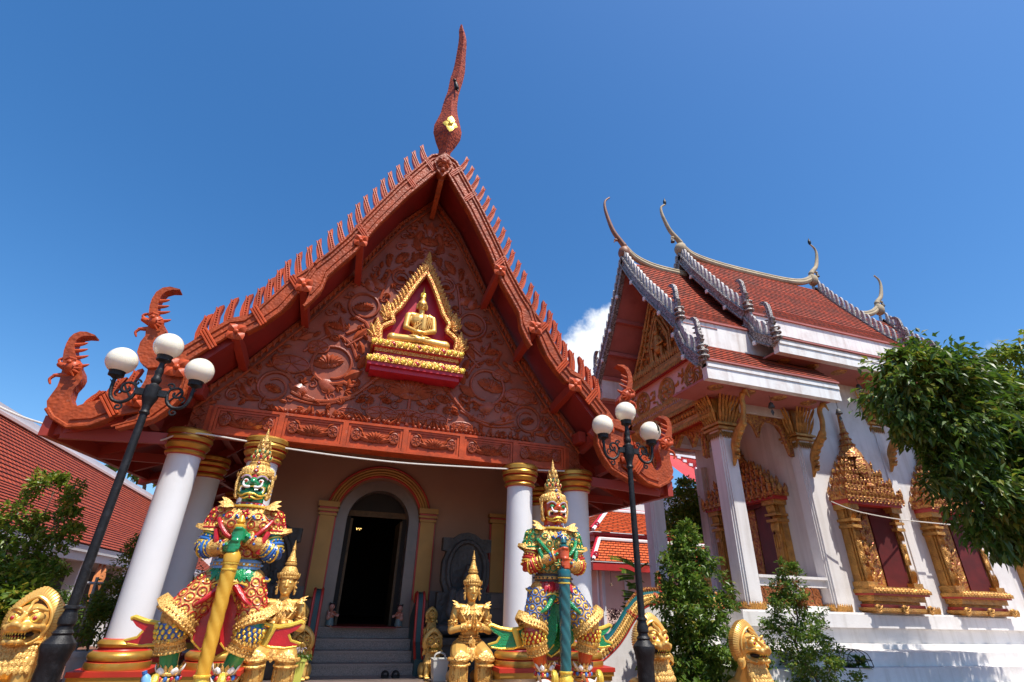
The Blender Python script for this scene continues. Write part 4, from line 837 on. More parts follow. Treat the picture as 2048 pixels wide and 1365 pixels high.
    b.petal(P(0, .44, zhead + H * .5), P(0, .40, zhead + H * 1.0), ux, nrm, .5, .1); b.ell(P(0, .44, zhead + H * .35), (.16, .12, .1), None, 8, 6)
    hz = top - z; prof = [(.30, 0), (.26, .1), (.2, .18), (.17, .24), (.2, .26), (.14, .3), (.12, .36), (.15, .38), (.1, .42), (.09, .48), (.12, .5), (.08, .54), (.07, .62), (.06, .75), (.045, .9), (.055, .93), (.02, 1.0)]
    b.lathe([(r, q * hz) for r, q in prof], (c0.x, c0.y, z - .02), 14)
    b.build('spired_pediment', ['gold_old', 'redfascia'], win, smooth=True, sharp=30)
    if sill:
        b = MB(); L_ = hw
        for (za, zb, w, d, k) in ((zsill - .06, zsill, 1.06, .44, 0), (zsill - .14, zsill - .062, 1.12, .52, 0), (zsill - .18, zsill - .142, 1.08, .48, 1), (zsill - .30, zsill - .182, 1.0, .4, 0), (zsill - .36, zsill - .302, .9, .3, 0), (zsill - .43, zsill - .362, .98, .36, 1), (zsill - .5, zsill - .432, 1.08, .44, 0), (zsill - .54, zsill - .5, 1.0, .4, 0)):
            BX(b, -L_ * w, L_ * w, 0, d, za, zb, k)
        for kk in range(15): u = -L_ * 1.06 + (kk + .5) * 2 * L_ * 1.06 / 15; b.ell(P(u, .52, zsill - .1), (.05, .04, .035), 0, 7, 5); b.petal(P(u, .50, zsill - .02), P(u, .53, zsill - .1), ux, nrm, .12, .03, 0)
        for u in (-L_ * 1.0, 0, L_ * 1.0):
            b.torus(P(u, .45, zsill - .46), nrm, .07, .03, 12, 6, 0); b.petal(P(u, .44, zsill - .5), P(u - .12, .47, zsill - .38), ux, nrm, .1, .03, 0); b.petal(P(u, .44, zsill - .5), P(u + .12, .47, zsill - .38), ux, nrm, .1, .03, 0)
        b.build('sill', ['gold_oldfine', 'redband'], win, smooth=True, sharp=30)
    return win
for xc in (12.6, 15.4, 18.5): ornate('window', (xc, 10.03, 0), (1, 0, 0), (0, -1, 0), .80, 2.04, 3.86, 6.45)
ornate('door', (11.24, 12.3, 0), (0, -1, 0), (-1, 0, 0), 1.25, 1.5, 4.1, 6.5, False)

# roofs -----------------------------------------------------------------------------------------------------------------
def tier(x0, x1, prof, eave, z_f0, name='roof', lower_end=True):
    """prof: upper slope [(h,z)...]; eave: lower slope [(h,z),(h,z)], fascia hangs to z_f0"""
    b = MB(); (hu, zu) = prof[-1]
    for s in (-1, 1):
        Yf = lambda h: YC + s * h
        for (h0, z0), (h1, z1) in zip(prof, prof[1:]): b.tiles((x0, Yf(h0), z0), (x1, Yf(h0), z0), (x1, Yf(h1), z1), (x0, Yf(h1), z1), .16, .02)
        (h0, z0), (h1, z1) = eave; b.tiles((x0, Yf(h0), z0), (x1, Yf(h0), z0), (x1, Yf(h1), z1), (x0, Yf(h1), z1), .16, .02)
    r = b.build(name, 'tile_old', oh)
    for s in (-1, 1):
        b = MB()
        def bx(h0, h1, za, zb, k=0, xx=(x0, x1)):
            ya, yb = sorted((YC + s * h0, YC + s * h1)); b.box(xx[0], xx[1], ya, yb, za, zb, k)
        bx(hu - .25, hu - .02, eave[0][1] - .02, zu - .062); bx(hu - .2, hu + .03, zu - .06, zu - .012, 1)
        h1, z1 = eave[1]; bx(h1 - .2, h1 - .03, z_f0, z1 - .052); bx(h1 - .2, h1 + .03, z1 - .05, z1 - .012, 1); bx(h1 - .24, h1 - .005, z1 - .2, z1 - .12, 0)
        b.build('fascia', ['white_old', 'pinksoffit'], r)
    for s in (-1, 1):
        b = MB(); h1, z1 = eave[1]; ya, yb = sorted((YC + s * (h1 - .22), YC + s * 1.5)); b.box(x0 + .05, x1 - .05, ya, yb, z_f0 + .05, z_f0 + .1)
        n = int((x1 - x0) / .95)
        for i in range(n):
            for t in (h1 - .55,): b.lathe([(.02, 0), (.12, .012), (.17, .03), (.2, .05)], (x0 + .6 + i * .95, YC + s * t, z_f0 - .002), 16, 1)
        b.build('eave_soffit', ['pinksoffit', 'gold_old'], r)
    return r
PU = [(0, 11.5), (.55, 10.55), (1.15, 9.62), (1.75, 8.85), (2.3, 8.25)]
MU = [(0, 12.25), (.55, 11.3), (1.15, 10.4), (1.75, 9.5), (2.32, 8.82)]
porch = tier(7.62, 11.6, PU, [(2.24, 7.52), (3.0, 6.72)], 6.22)
main = tier(9.9, 15.75, MU, [(2.26, 8.22), (3.04, 7.72)], 7.28)
rear = tier(15.6, 18.85, PU, [(2.24, 7.52), (3.0, 6.72)], 6.22)
# ridges swept up at the gable ends
def ridge(pts, r, parent):
    b = MB(); p = bez(pts, 6); b.tube(p, [q for q in [r] * len(p)], 8); 
    b.tube([q + V((0, -.0, .1)) for q in p], r * .8, 8); b.build('ridge', 'lime', parent, smooth=True)
ridge([(7.66, YC, 12.0), (7.95, YC, 11.74), (8.35, YC, 11.58), (8.9, YC, 11.5), (9.9, YC, 11.5)], .09, porch)
ridge([(9.9, YC, 12.75), (10.2, YC, 12.48), (10.7, YC, 12.34), (11.7, YC, 12.26), (13.2, YC, 12.26), (14.3, YC, 12.3), (15.0, YC, 12.4), (15.45, YC, 12.58), (15.75, YC, 12.8)], .10, main)
ridge([(15.75, YC, 11.5), (17.0, YC, 11.52), (17.9, YC, 11.62), (18.4, YC, 11.8), (18.8, YC, 12.1)], .09, rear)
# bargeboards
def hook(b, fn, h, z, H, th=.05, s=1):
    """naga-shaped hook finial: outline in the gable plane"""
    ol = [(-.16, -.1), (-.02, .1), (-.1, .28), (-.13, .42), (-.06, .5), (-.1, .62), (-.08, .8), (-.14, .92), (-.26, .985), (-.34, 1.0), (-.2, 1.03), (-.08, 1.0), (.02, .9), (.06, .72), (.06, .56), (.15, .5), (.08, .44), (.16, .4), (.06, .34), (.1, .2), (.16, .05), (.1, -.08)]
    b.prism([(h + p * H * .62, z + q * H) for p, q in ol], fn, -th, th)
    for q in (.4, .5, .62, .74): b.petal(fn(h - .06 * H, z + q * H, 0), fn(h - .2 * H, z + (q + .06) * H, 0), V(fn(0, .1, 0)) - V(fn(0, 0, 0)), V(fn(0, 0, .1)) - V(fn(0, 0, 0)), .06, .02)
    for q in (0, .12, .24): b.torus(fn(h + .04 * H, z + q * H, 0), V((0, 0, 1)), .1 * H, .03, 10, 5)
def gable2(x, up, lo, parent, facing, m='silver'):
    for s in (-1, 1):
        fn = lambda h, z, d: (x + d * facing, YC + s * h, z)
        for (pl, fins, hz) in ((up, 16, (up[-1][0] + .06, up[-1][1] - .0, 1.1)), (lo, 6, (lo[-1][0] + .02, lo[-1][1], 1.12))):
            b = MB(); w = .17
            outer = [(h + .01, z + .04) for h, z in pl]; inner = [(h - .11, z - w) for h, z in pl]
            b.prism(outer + inner[::-1], fn, -.07, .07); b.tube([fn(h, z, -.08 ) for h, z in outer], .035, 6); b.tube([fn(h, z, -.08) for h, z in inner], .03, 6)
            hook(b, fn, hz[0], hz[1], hz[2])
            o = b.build('bargeboard', m, parent, smooth=True, sharp=30)
            for i in range(fins):
                (h, z), a = seg_pt(outer, (i + .6) / (fins + .4)); f = MB(); ol = flame(H=.46, w=.1)
                f.prism([(h + p + .12 * q, z - .05 + q) for p, q in ol], fn, -.045, .03)
                f.build('roof_fin', 'silver_l', o)
        b = MB()
        for (h, z) in (up[1], up[2], up[3], lo[0], lo[1]): 
            c = V(fn(h - .1, z - .22, -.1)); b.box(c.x - .03, c.x + .03, c.y - .045, c.y + .045, c.z - .07, c.z + .04); b.ell(c, (.05, .055, .055), None, 8, 6)
        b.build('board_studs', 'white_old', parent)
gable2(7.55, [(0, 11.6), (.55, 10.6), (1.15, 9.66), (1.75, 8.86), (2.28, 8.1)], [(2.22, 7.95), (2.5, 7.2), (2.95, 6.72)], porch, 1)
gable2(9.83, [(0, 12.35), (.55, 11.35), (1.15, 10.43), (1.75, 9.52), (2.3, 8.78)], [(2.24, 8.6), (2.55, 7.98), (3.02, 7.62)], main, 1)
gable2(15.82, [(0, 12.35), (.55, 11.35), (1.15, 10.43), (1.75, 9.52), (2.3, 8.78)], [(2.24, 8.6), (2.55, 7.98), (3.02, 7.62)], main, -1)
gable2(18.92, [(0, 11.6), (.55, 10.6), (1.15, 9.66), (1.75, 8.86), (2.28, 8.1)], [(2.22, 7.95), (2.5, 7.2), (2.95, 6.72)], rear, -1)
# slender finials
def chofa(x, z, H, f, parent, m, tip=None, bulb=.2):
    b = MB(); p = bez([(x, YC, z - .1), (x - f * .03, YC, z + .12), (x + f * .0, YC, z + .34), (x - f * .1, YC, z + .5), (x - f * .36, YC, z + .5 + (H - .5) * .2), (x - f * .52, YC, z + .5 + (H - .5) * .45), (x - f * .62, YC, z + .5 + (H - .5) * .7), (x - f * .6, YC, z + .5 + (H - .5) * .88), (x - f * .42, YC, z + H)], 6)
    n = len(p); rr = []
    for i in range(n):
        t = i / (n - 1); rr.append(bulb * math.sin(math.pi * min(1, .22 + t * 2.6)) if t < .26 else max(.03, .1 - .075 * (t - .26) / .74))
    rr = [max(.03, q) for q in rr]; b.tube(p, rr, 10); q = p[int(n * .42)]; b.ell(q + V((-f * .12, 0, -.06)), (.08, .05, .05), None, 8, 6); b.cap(q + V((-f * .16, 0, -.07)), q + V((-f * .2, 0, -.18)), .03, .012)
    o = b.build('roof_finial', m, parent, smooth=True, sharp=50)
    if tip: b = MB(); e = p[-1]; b.ell(e + V((0, 0, .1)), (.06, .055, .13)); b.cap(e + V((0, 0, .18)), e + V((.01, 0, .3)), .035, .008); b.build('finial_tip', 'black', o, smooth=True)
    if tip is not None:
        b = MB(); q = q + V((-f * .14, 0, -.2)); b.lathe([(.01, .1), (.04, .08), (.06, .0), (.075, -.06), (.06, -.065)][::-1], q, 10); b.tube([q + V((0, 0, .08)), q + V((0, 0, .2))], .006, 4); b.build('bell', 'stone', o, smooth=True)
chofa(7.62, 11.75, 2.35, 1, porch, 'bronzefin', None, .2)
chofa(9.9, 12.5, 2.0, 1, main, 'lime', True, .22)
chofa(15.72, 12.6, 1.9, -1, main, 'lime', True, .18)
chofa(18.8, 11.95, 1.8, -1, rear, 'lime', False, .18)
# recessed pink gable boards on the main and porch fronts
b = MB(); b.prism([(-2.2, 7.3)] + [(-h, z - .25) for h, z in MU[::-1]] + [(h, z - .25) for h, z in MU[1:]] + [(2.2, 7.3)], lambda h, z, d: (10.2 + d, YC + h, z), 0, .1); b.build('gable_board', 'pinksoffit', main)
b = MB()
for s in (-1, 1):
    pr = [(h, z - .2) for h, z in PU]
    for (h0, z0), (h1, z1) in zip(pr, pr[1:]): b.add([(7.6, YC + s * h0, z0), (7.6, YC + s * h1, z1), (8.75, YC + s * h1, z1), (8.75, YC + s * h0, z0)], [(0, 1, 2, 3)])
    b.add([(7.6, YC + s * 2.25, 7.5), (7.6, YC + s * 2.95, 6.6), (8.75, YC + s * 2.95, 6.6), (8.75, YC + s * 2.25, 7.5)], [(0, 1, 2, 3)])
    for (h, z) in ((.9, 9.95), (1.5, 9.05), (2.05, 8.4), (2.6, 7.0)): b.beam((7.62, YC + s * h, z - .2), (8.7, YC + s * h, z - .2), .12, .12)
    b.add([(7.62, YC + s * 2.25, 8.0), (8.75, YC + s * 2.25, 8.0), (8.75, YC + s * 2.25, 7.4), (7.62, YC + s * 2.25, 7.4)], [(0, 1, 2, 3)])
b.build('gable_soffit', 'pinksoffit', porch)
# gilded pediment and friezes on the porch front
XF = 8.62; b = MB()
tri = [(-1.9, 7.95)] + [(-h * .86, z - .5) for h, z in PU[::-1]] + [(h * .86, z - .5) for h, z in PU[1:]] + [(1.9, 7.95)]
b.prism(tri, lambda h, z, d: (XF + d, YC + h, z), 0, .15)
ped = b.build('pediment', 'gold_old', oh)
def P2(h, z, d=0): return V((XF - d, YC + h, z))
b = MB(); rr = random.Random(11)
for i in range(230):
    z = 8.0 + 2.6 * rr.random() ** 1.3; hm = max(.05, (10.9 - z) * .58); h = rr.uniform(-hm, hm); a = rr.uniform(0, 6.28) if i % 3 else math.pi / 2
    d = V((0, math.cos(a), math.sin(a))) * rr.uniform(.1, .2); b.petal(P2(h, z, .01), P2(h, z, .05) + d, V((0, -d.z, d.y)), (-1, 0, 0), .1, .06)
for s in (-1, 1):    # inner shrine frame, framing bands
    for w, z0, z1, r in ((.42, 8.05, 9.5, .05), (.52, 8.05, 9.7, .035)): b.tube([P2(s * w, z0, .08), P2(s * w * 1.05, (z0 + z1) / 2, .08), P2(s * w * .5, z1 - .25, .08), P2(0, z1 + .1, .08)], r, 6)
    b.tube([P2(s * h * .84, z - .52, .05) for h, z in PU], .06, 6); b.tube([P2(s * h * .74, z - .72, .05) for h, z in PU], .035, 6)
    b.cap(P2(s * .16, 8.1, .12), P2(s * .14, 8.5, .14), .07, .05)
b.cap(P2(0, 8.45, .12), P2(0, 8.85, .14), .16, .11); b.ell(P2(0, 9.02, .15), (.09, .09, .11)); b.cap(P2(0, 9.1, .14), P2(0, 9.4, .12), .05, .015)
for s in (-1, 1): b.cap(P2(s * .15, 8.8, .14), P2(s * .3, 8.6, .18), .05, .04); b.cap(P2(s * .3, 8.6, .18), P2(s * .1, 8.55, .25), .04, .03)
b.build('pediment_carving', 'gold_oldfine', ped, smooth=True, sharp=40)
b = MB()
def band(z0, z1, d, k, w=1.85): b.box(XF - d, XF + .3, YC - w, YC + w, z0, z1, k)
band(7.62, 7.7, .12, 1); band(7.702, 7.82, .2, 0); band(7.822, 7.95, .14, 0)
band(6.55, 7.618, .02, 2); band(6.25, 6.32, .12, 1); band(6.322, 6.42, .22, 0); band(6.422, 6.548, .16, 0); band(6.0, 6.248, .06, 0); band(5.88, 5.998, .14, 0); band(5.8, 5.878, .08, 1, 1.3)
fr = b.build('frieze', ['gold_oldfine', 'redband', 'pinkwall'], oh)
for (z0, z1, d, n, dn) in ((7.95, 8.22, .14, 34, 1), (7.72, 7.56, .2, 40, -1), (6.55, 6.78, .16, 40, 1), (6.32, 6.16, .22, 44, -1), (5.9, 5.74, .14, 44, -1), (6.05, 6.2, .1, 30, 1)):
    b = MB()
    for i in range(n):
        h = -1.83 + (i + .5) * 3.66 / n; b.petal(P2(h, z0, d), P2(h, z1, d + .03), V((0, 1, 0)), (-1, 0, 0), 3.66 / n * .9, .04)
    b.build('frieze_carving', 'gold_oldfine', fr, smooth=True, sharp=40)
for c in (-1.28, 0, 1.28):
    b = MB()
    for R_, r in ((.36, .045), (.28, .03)): b.torus(P2(c, 7.13, .03), (1, 0, 0), R_, r, 22, 6)
    for i in range(8):
        a = 2 * math.pi * i / 8; d = V((0, math.cos(a), math.sin(a)))
        if c == 0: b.petal(P2(c, 7.13, .04) + d * .08, P2(c, 7.13, .04) + d * .27, V((0, -d.z, d.y)), (-1, 0, 0), .12, .03)
        else: b.tube([P2(c, 7.13, .04) + V((0, math.cos(a + t * .25), math.sin(a + t * .25))) * (.05 + .045 * t) for t in range(6)], .022, 5)
    b.ell(P2(c, 7.13, .05), (.05, .07, .07)); b.build('frieze_rosette', 'gold_oldfine', fr, smooth=True, sharp=40)
for c in (-.64, .64, -1.75, 1.75):
    b = MB()
    for i in range(16): a = rr.uniform(0, 6.28); z = rr.uniform(6.72, 7.5); h = c + rr.uniform(-.2, .2); d = V((0, math.cos(a), math.sin(a))) * .16; b.petal(P2(h, z, .02), P2(h, z, .05) + d, V((0, -d.z, d.y)), (-1, 0, 0), .08, .04)
    b.build('leaf_scroll', 'gold_oldfine', fr, smooth=True, sharp=40)
for ya, yb, za, zb in ((YC - 1.9, YC - 1.84, 6.55, 7.6), (YC + 1.84, YC + 1.98, 6.3, 7.4)): b = MB(); b.box(XF - .04, XF + .2, ya, yb, za, zb); b.build('end_trim', 'white_old', fr)
# small bells hanging from the eaves
bell0 = None
for k, (x, y, z) in enumerate(((9.75, 9.35, 6.02), (11.5, 9.0, 5.98), (12.0, 9.5, 7.0), (13.0, 9.4, 7.02))):
    lab = ('dark little bell hanging under the porch eave beside the front capital', 'dark little bell hanging from the outer corner of the porch eave', 'dark little bell under the upper eave, nearest the porch roof end', 'dark little bell under the upper eave, half hidden beside the leafy tree')[k]
    if bell0 is None:
        bell0 = thing('eave_bell', lab, 'bell', (x, y, z), group='small bells hanging under the white hall eaves')
        b = MB(); b.lathe([(.075, -.09), (.08, -.075), (.06, -.02), (.045, .03), (.012, .06)], (0, 0, 0), 12); b.tube([(0, 0, .05), (0, 0, .24)], .006, 4); b.build('bell_body', 'stone', bell0, smooth=True, local=True)
        b = MB(); b.prism([(0, -.12), (-.05, -.2), (0, -.29), (.05, -.2)], lambda p, q, d: (p, d, q), -.006, .006); b.tube([(0, 0, -.04), (0, 0, -.14)], .004, 4); b.build('clapper', 'stone', bell0, local=True)
    else: dup(bell0, lab, (x, y, z))

# ================================================================ guardian giants
def rings_on(b, src, pts, R, r, kring, kdot, lift=.0):
    """enamel rings pressed on a surface: pts = [(origin, direction)] rays"""
    t = BVHTree.FromPolygons([v.co for v in src.vertices], [tuple(p.vertices) for p in src.polygons])
    for o, d in pts:
        h, n, i, dist = t.ray_cast(V(o), V(d).normalized())
        if h is None: continue
        if n.dot(V(d)) > 0: n = -n
        if R: b.torus(h + n * lift, n, R, r, 12, 5, kring)
        if kdot is not None: b.ell(h + n * lift, R * .36 if R else r, kdot, 8, 5)
def ring_grid(c, axis, n_a, n_l, l0, l1, a0=0, a1=2 * math.pi, rad=.9):
    """rays pointing at an axis from around it"""
    c = V(c); axis = V(axis).normalized(); u = axis.orthogonal().normalized(); w = axis.cross(u); out = []
    for j in range(n_l):
        l_ = l0 + (l1 - l0) * (j + .5) / n_l
        for i in range(n_a):
            a = a0 + (a1 - a0) * (i + .5 * (j % 2)) / n_a; d = u * math.cos(a) + w * math.sin(a); out.append((c + axis * l_ + d * rad, -d))
    return out
def giant(label, loc, sx, skin, motif, motif2, sleeve_k, knee_k, skirt_k, sash_k, club_k, eye_k, petals_k, jewel):
    G = thing('guardian_giant', label, 'statue', loc, group='painted guardian giant statues')
    def P(x, y, z): return V((sx * x, y, z - .65))
    # legs: hip, knee, ankle (bow legged)
    HL, KL, AL = P(-.17, .0, 1.62), P(-.44, -.10, 1.22), P(-.36, -.02, .745)
    HR, KR, AR = P(.17, .0, 1.62), P(.31, -.08, 1.20), P(.14, -.02, .745)
    SL, EL, WL = P(-.29, .02, 2.27), P(-.345, -.03, 1.95), P(-.10, -.24, 1.95)
    SR, ER, WR = P(.27, .02, 2.27), P(.34, -.03, 1.93), P(.06, -.25, 2.05)
    CX = -.02   # club axis
    b = MB()
    b.ell(P(-.02, .03, 2.66), (.148, .155, .205)); b.ell(P(-.02, -.04, 2.555), (.125, .11, .085)); b.cap(P(-.01, .05, 2.30), P(-.01, .04, 2.52), .125, .118)
    b.ell(P(0, .03, 2.15), (.26, .16, .24)); b.ell(P(0, .02, 1.8), (.22, .15, .22))
    for a_, m_, e_, ra, rb, rc in ((HL, KL, AL, .15, .11, .07), (HR, KR, AR, .15, .11, .07), (SL, EL, WL, .1, .085, .055), (SR, ER, WR, .1, .085, .055)):
        b.cap(a_, m_, ra, rb); b.cap(m_, e_, rb, rc)
    for K_, A_1 in ((KL, AL), (KR, AR)): b.cap(K_.lerp(A_1, .35) + V((0, .03, 0)), K_.lerp(A_1, .8), .1, .075); b.cap(A_1 + V((0, 0, -.07)), A_1 + V((0, -.2, -.1)), .065, .055)
    # face in the flesh: brow, broad nose, cheeks, muzzle, chin
    for s in (-1, 1):
        b.cap(P(-.02 + s * .03, -.12, 2.705), P(-.02 + s * .105, -.095, 2.735), .022, .02); b.ell(P(-.02 + s * .075, -.105, 2.62), (.05, .04, .035)); b.ell(P(-.02 + s * .035, -.145, 2.64), .026); b.ell(P(-.02 + s * .08, -.1, 2.54), (.05, .045, .045))
        b.ell(P(-.02 + s * .15, .03, 2.64), (.025, .04, .07))
    b.cap(P(-.02, -.12, 2.71), P(-.02, -.165, 2.655), .025, .038); b.cap(P(-.09, -.125, 2.535), P(.05, -.125, 2.535), .035); b.ell(P(-.02, -.12, 2.485), (.05, .045, .03))
    # hands closed round the club, four knuckled fingers and a thumb each
    for (hz, s, wr) in ((1.945, -1, WL), (2.065, 1, WR)):
        c = P(CX, -.30, hz); b.ell(P(CX + s * .055, -.27, hz), (.045, .055, .062)); b.cap(wr, P(CX + s * .07, -.25, hz), .055, .045)
        for f in range(4):
            z = hz + .045 - f * .03; L_ = (1, 1.08, 1.03, .85)[f]; pts = []
            for q in range(7):
                a = (0 if s > 0 else math.pi) + (-1 if s > 0 else 1) * (-.5 + q / 6 * 2.7 * L_); pts.append(P(CX + .062 * math.cos(a), -.30 + .062 * math.sin(a), z + (.004 if q % 2 else 0)))
            for p_, q_ in zip(pts, pts[1:]): b.cap(p_, q_, .0175, .0165, None, 8)
        th = [P(CX + s * .05, -.31, hz + .055), P(CX + s * .03, -.365, hz + .068), P(CX - s * .02, -.375, hz + .062)]
        for p_, q_ in zip(th, th[1:]): b.cap(p_, q_, .018, .016, None, 8)
    fuse(b, 'body', skin, G, .010, 4)
    # quilted jacket with enamel rings
    b = MB(); b.ell(P(0, .02, 2.16), (.285, .185, .24)); b.ell(P(0, .02, 1.92), (.225, .17, .2)); b.ell(P(-.12, -.1, 2.2), (.14, .09, .13)); b.ell(P(.12, -.1, 2.2), (.14, .09, .13))
    for s, S_ in ((-1, SL), (1, SR)): b.ell(S_ + V((0, 0, -.0)), (.115, .13, .125)); b.cap(S_, S_ + V((sx * s * .03, 0, -.1)), .112, .118); b.ell(P(s * .18, .02, 2.31), (.13, .13, .09))
    jk = fuse(b, 'jacket', 'gold_c', G, .014, 5); src = jk.data
    b = MB(); pts = ring_grid(P(0, .02, 1.86), (0, 0, 1), 14, 5, .0, .47)
    for s, S_ in ((-1, SL), (1, SR)): pts += [(o, d) for o, d in ring_grid(S_ + V((0, 0, -.12)), (0, 0, 1), 8, 3, 0, .22, rad=.5) if (o - S_).x * s * sx > -.05]
    rings_on(b, src, [p for p in pts if p[0].y < .25], .040, .0062, 0, 1, .002)
    for s in (-1, 1): b.tube(bez([P(s * .05, -.21, 2.03), P(s * .14, -.23, 2.07), P(s * .22, -.2, 2.16), P(s * .27, -.13, 2.24)], 4), .022, 7, 0); b.tube(bez([P(s * .2, -.17, 1.9), P(s * .23, -.19, 2.02), P(s * .26, -.16, 2.12)], 4), .03, 7, 0)
    b.build('ring_pattern', [motif, 'gold_y'], jk, smooth=True, local=True)
    # sleeve hems flare out to a point
    for s, S_ in ((-1, SL), (1, SR)):
        b = MB(); c = S_ + V((sx * s * .035, 0, -.12)); n = 22; vs = []
        for z, r in ((.04, .105), (.0, .125), (-.035, .138), (-.03, .12)):
            for i in range(n):
                a = 2 * math.pi * i / n; ex = max(0, math.cos(a)) ** 5 * .05 * (1 if z < .03 else 0); x = math.cos(a) * (r + ex); vs.append(c + V((sx * s * x, math.sin(a) * r * 1.05, z + ex * .9)))
        b.add(vs, [(j * n + i, j * n + (i + 1) % n, (j + 1) * n + (i + 1) % n, (j + 1) * n + i) for j in range(3) for i in range(n)]); b.build('sleeve_hem', 'gold_f', G, smooth=True, local=True)
        b = MB(); b.tube([c + V((sx * s * math.cos(2 * math.pi * i / n) * .123, math.sin(2 * math.pi * i / n) * .13, .0)) for i in range(n)], .012, 6, close=True); b.build('hem_trim', motif, G, smooth=True, local=True)
    # banded mail on the arms
    for S_, E_, W_ in ((SL, EL, WL), (SR, ER, WR)):
        b = MB(); path = bez([S_ + V((0, 0, -.1)), S_.lerp(E_, .6), E_, E_.lerp(W_, .28), E_.lerp(W_, .46)], 5); n = len(path)
        for i, p in enumerate(path):
            t = path[min(i + 1, n - 1)] - path[max(i - 1, 0)]; r = .084 + (.012 if 6 < i < 14 else 0) - .02 * max(0, (i - 14) / 7)
            b.torus(p, t, r, .0125, 18, 6, 1 if i % 3 == 2 else 0)
            if i % 3 == 0:
                tt = t.normalized(); u = tt.orthogonal().normalized(); w = tt.cross(u)
                for q in range(14): a = 2 * math.pi * q / 14; b.ell(p + (u * math.cos(a) + w * math.sin(a)) * (r + .012), .0095, 1, 6, 4)
        b.tube(path, [.082 + (.012 if 6 < i < 14 else 0) - .02 * max(0, (i - 14) / 7) for i in range(n)], 16, 0)
        b.build('arm_mail', [sleeve_k, 'gold_y'], G, smooth=True, local=True)
        b = MB(); a0, a1 = E_.lerp(W_, .44), E_.lerp(W_, .98); b.tube([a0, a0.lerp(a1, .1), a0.lerp(a1, .5), a0.lerp(a1, .9), a1], [.076, .086, .072, .062, .068], 16, 0); d = (a1 - a0)
        for q, rr_ in ((.06, .087), (.92, .07)): b.torus(a0.lerp(a1, q), d, rr_, .014, 18, 6, 0)
        c = a0.lerp(a1, .55) + V((0, -.072, .015)); dn = d.normalized()
        for i in range(6):
            a = i * math.pi / 3; o = dn * math.cos(a) * .042 + V((0, 0, 1)) * math.sin(a) * .042; b.ell(c + o, .015, 2 if i % 2 else 3, 7, 5)
        b.ell(c, .02, 2 if jewel == 'red' else 3, 8, 6); b.petal(c - dn * .05, c - dn * .13, V((0, 0, 1)), (0, -1, 0), .05, .02, 4); b.petal(c + dn * .05, c + dn * .1, V((0, 0, 1)), (0, -1, 0), .05, .02, 4)
        b.build('bracer', ['gold_f', 'gold_y', 'red', 'blue', 'greenc'], G, smooth=True, local=True)
    # collar of gilded leaves with pointed shoulder wings
    b = MB(); cc = P(-.01, .02, 2.36)
    for ring, (r0, r1, z0, z1, n, w) in enumerate(((.13, .30, .02, -.10, 22, .085), (.12, .23, .045, -.03, 20, .07), (.11, .17, .06, .03, 18, .05))):
        for i in range(n):
            a = 2 * math.pi * (i + .5 * (ring % 2)) / n; d = V((math.cos(a), math.sin(a) * .72, 0)); b.petal(cc + d * r0 + V((0, 0, z0)), cc + d * r1 + V((0, 0, z1)), V((-d.y, d.x, 0)), V((d.x, d.y, 1.2)), w, .02)
    b.ell(cc + V((0, 0, -.06)), (.26, .17, .09))
    for s in (-1, 1):
        base = P(s * .16, -.03, 2.38)
        for k_, (dx, dz, w, y) in enumerate(((.155, .10, .12, -.02), (.17, .04, .11, -.05), (.15, -.01, .1, -.09), (.11, .06, .12, .05))): b.petal(base + V((0, y, 0)), base + V((sx * s * dx, y * 1.2, dz)), V((0, 1, .4)), V((0, -.6, 1)), w, .04)
        b.cap(base, base + V((sx * s * .12, 0, .07)), .04, .008)
    b.build('collar', 'gold_f', G, smooth=True, local=True, sharp=35)
    b = MB(); n = 26
    for q in range(2): b.tube([cc + V((math.cos(2 * math.pi * i / n) * (.135 + .035 * q), math.sin(2 * math.pi * i / n) * (.13 + .03 * q) - .0, .065 - .03 * q)) for i in range(n)], .016, 6, 0 if q == 0 else 1, close=True)
    for i in range(22): a = 2 * math.pi * i / 22; b.ell(cc + V((math.cos(a) * .155, math.sin(a) * .145, .055)), .014, 2 + i % 3 if i % 3 != 1 else 3, 7, 5)
    for i in range(9):
        a = -math.pi / 2 + (i - 4) * .3; p = cc + V((math.cos(a) * .285, math.sin(a) * .22, -.085)); b.ell(p, .018, 3 if i % 2 else 2, 7, 5); b.ell(p + V((.02, -.01, -.02)), .012, 3, 6, 4)
    c = P(-.01, -.21, 2.30)
    for i in range(5): a = math.pi * 2 * i / 5; b.petal(c, c + V((math.cos(a), -.1, math.sin(a))) * .055, V((-math.sin(a), 0, math.cos(a))), (0, -1, 0), .035, .015, 3 if jewel == 'blue' else 2)
    b.ell(c, .016, 1, 7, 5); b.build('necklace', ['red', 'gold_y', 'red', 'blue', 'enamel_white'], G, smooth=True, local=True)
    # belt, leaf apron, flared hip cloth
    b = MB(); c0 = P(0, .01, 1.79); n = 28
    for z, r, k in ((.03, .225, 0), (.0, .235, 1), (-.03, .225, 0)): b.tube([c0 + V((math.cos(2 * math.pi * i / n) * r, math.sin(2 * math.pi * i / n) * r * .78, z)) for i in range(n)], .022, 7, k, close=True)
    for i in range(26): a = 2 * math.pi * i / 26; b.ell(c0 + V((math.cos(a) * .255, math.sin(a) * .2, 0)), .013, 0, 6, 4)
    b.build('belt', ['lblue' if jewel == 'red' else 'stone', 'gold_f'], G, smooth=True, local=True)
    b = MB()
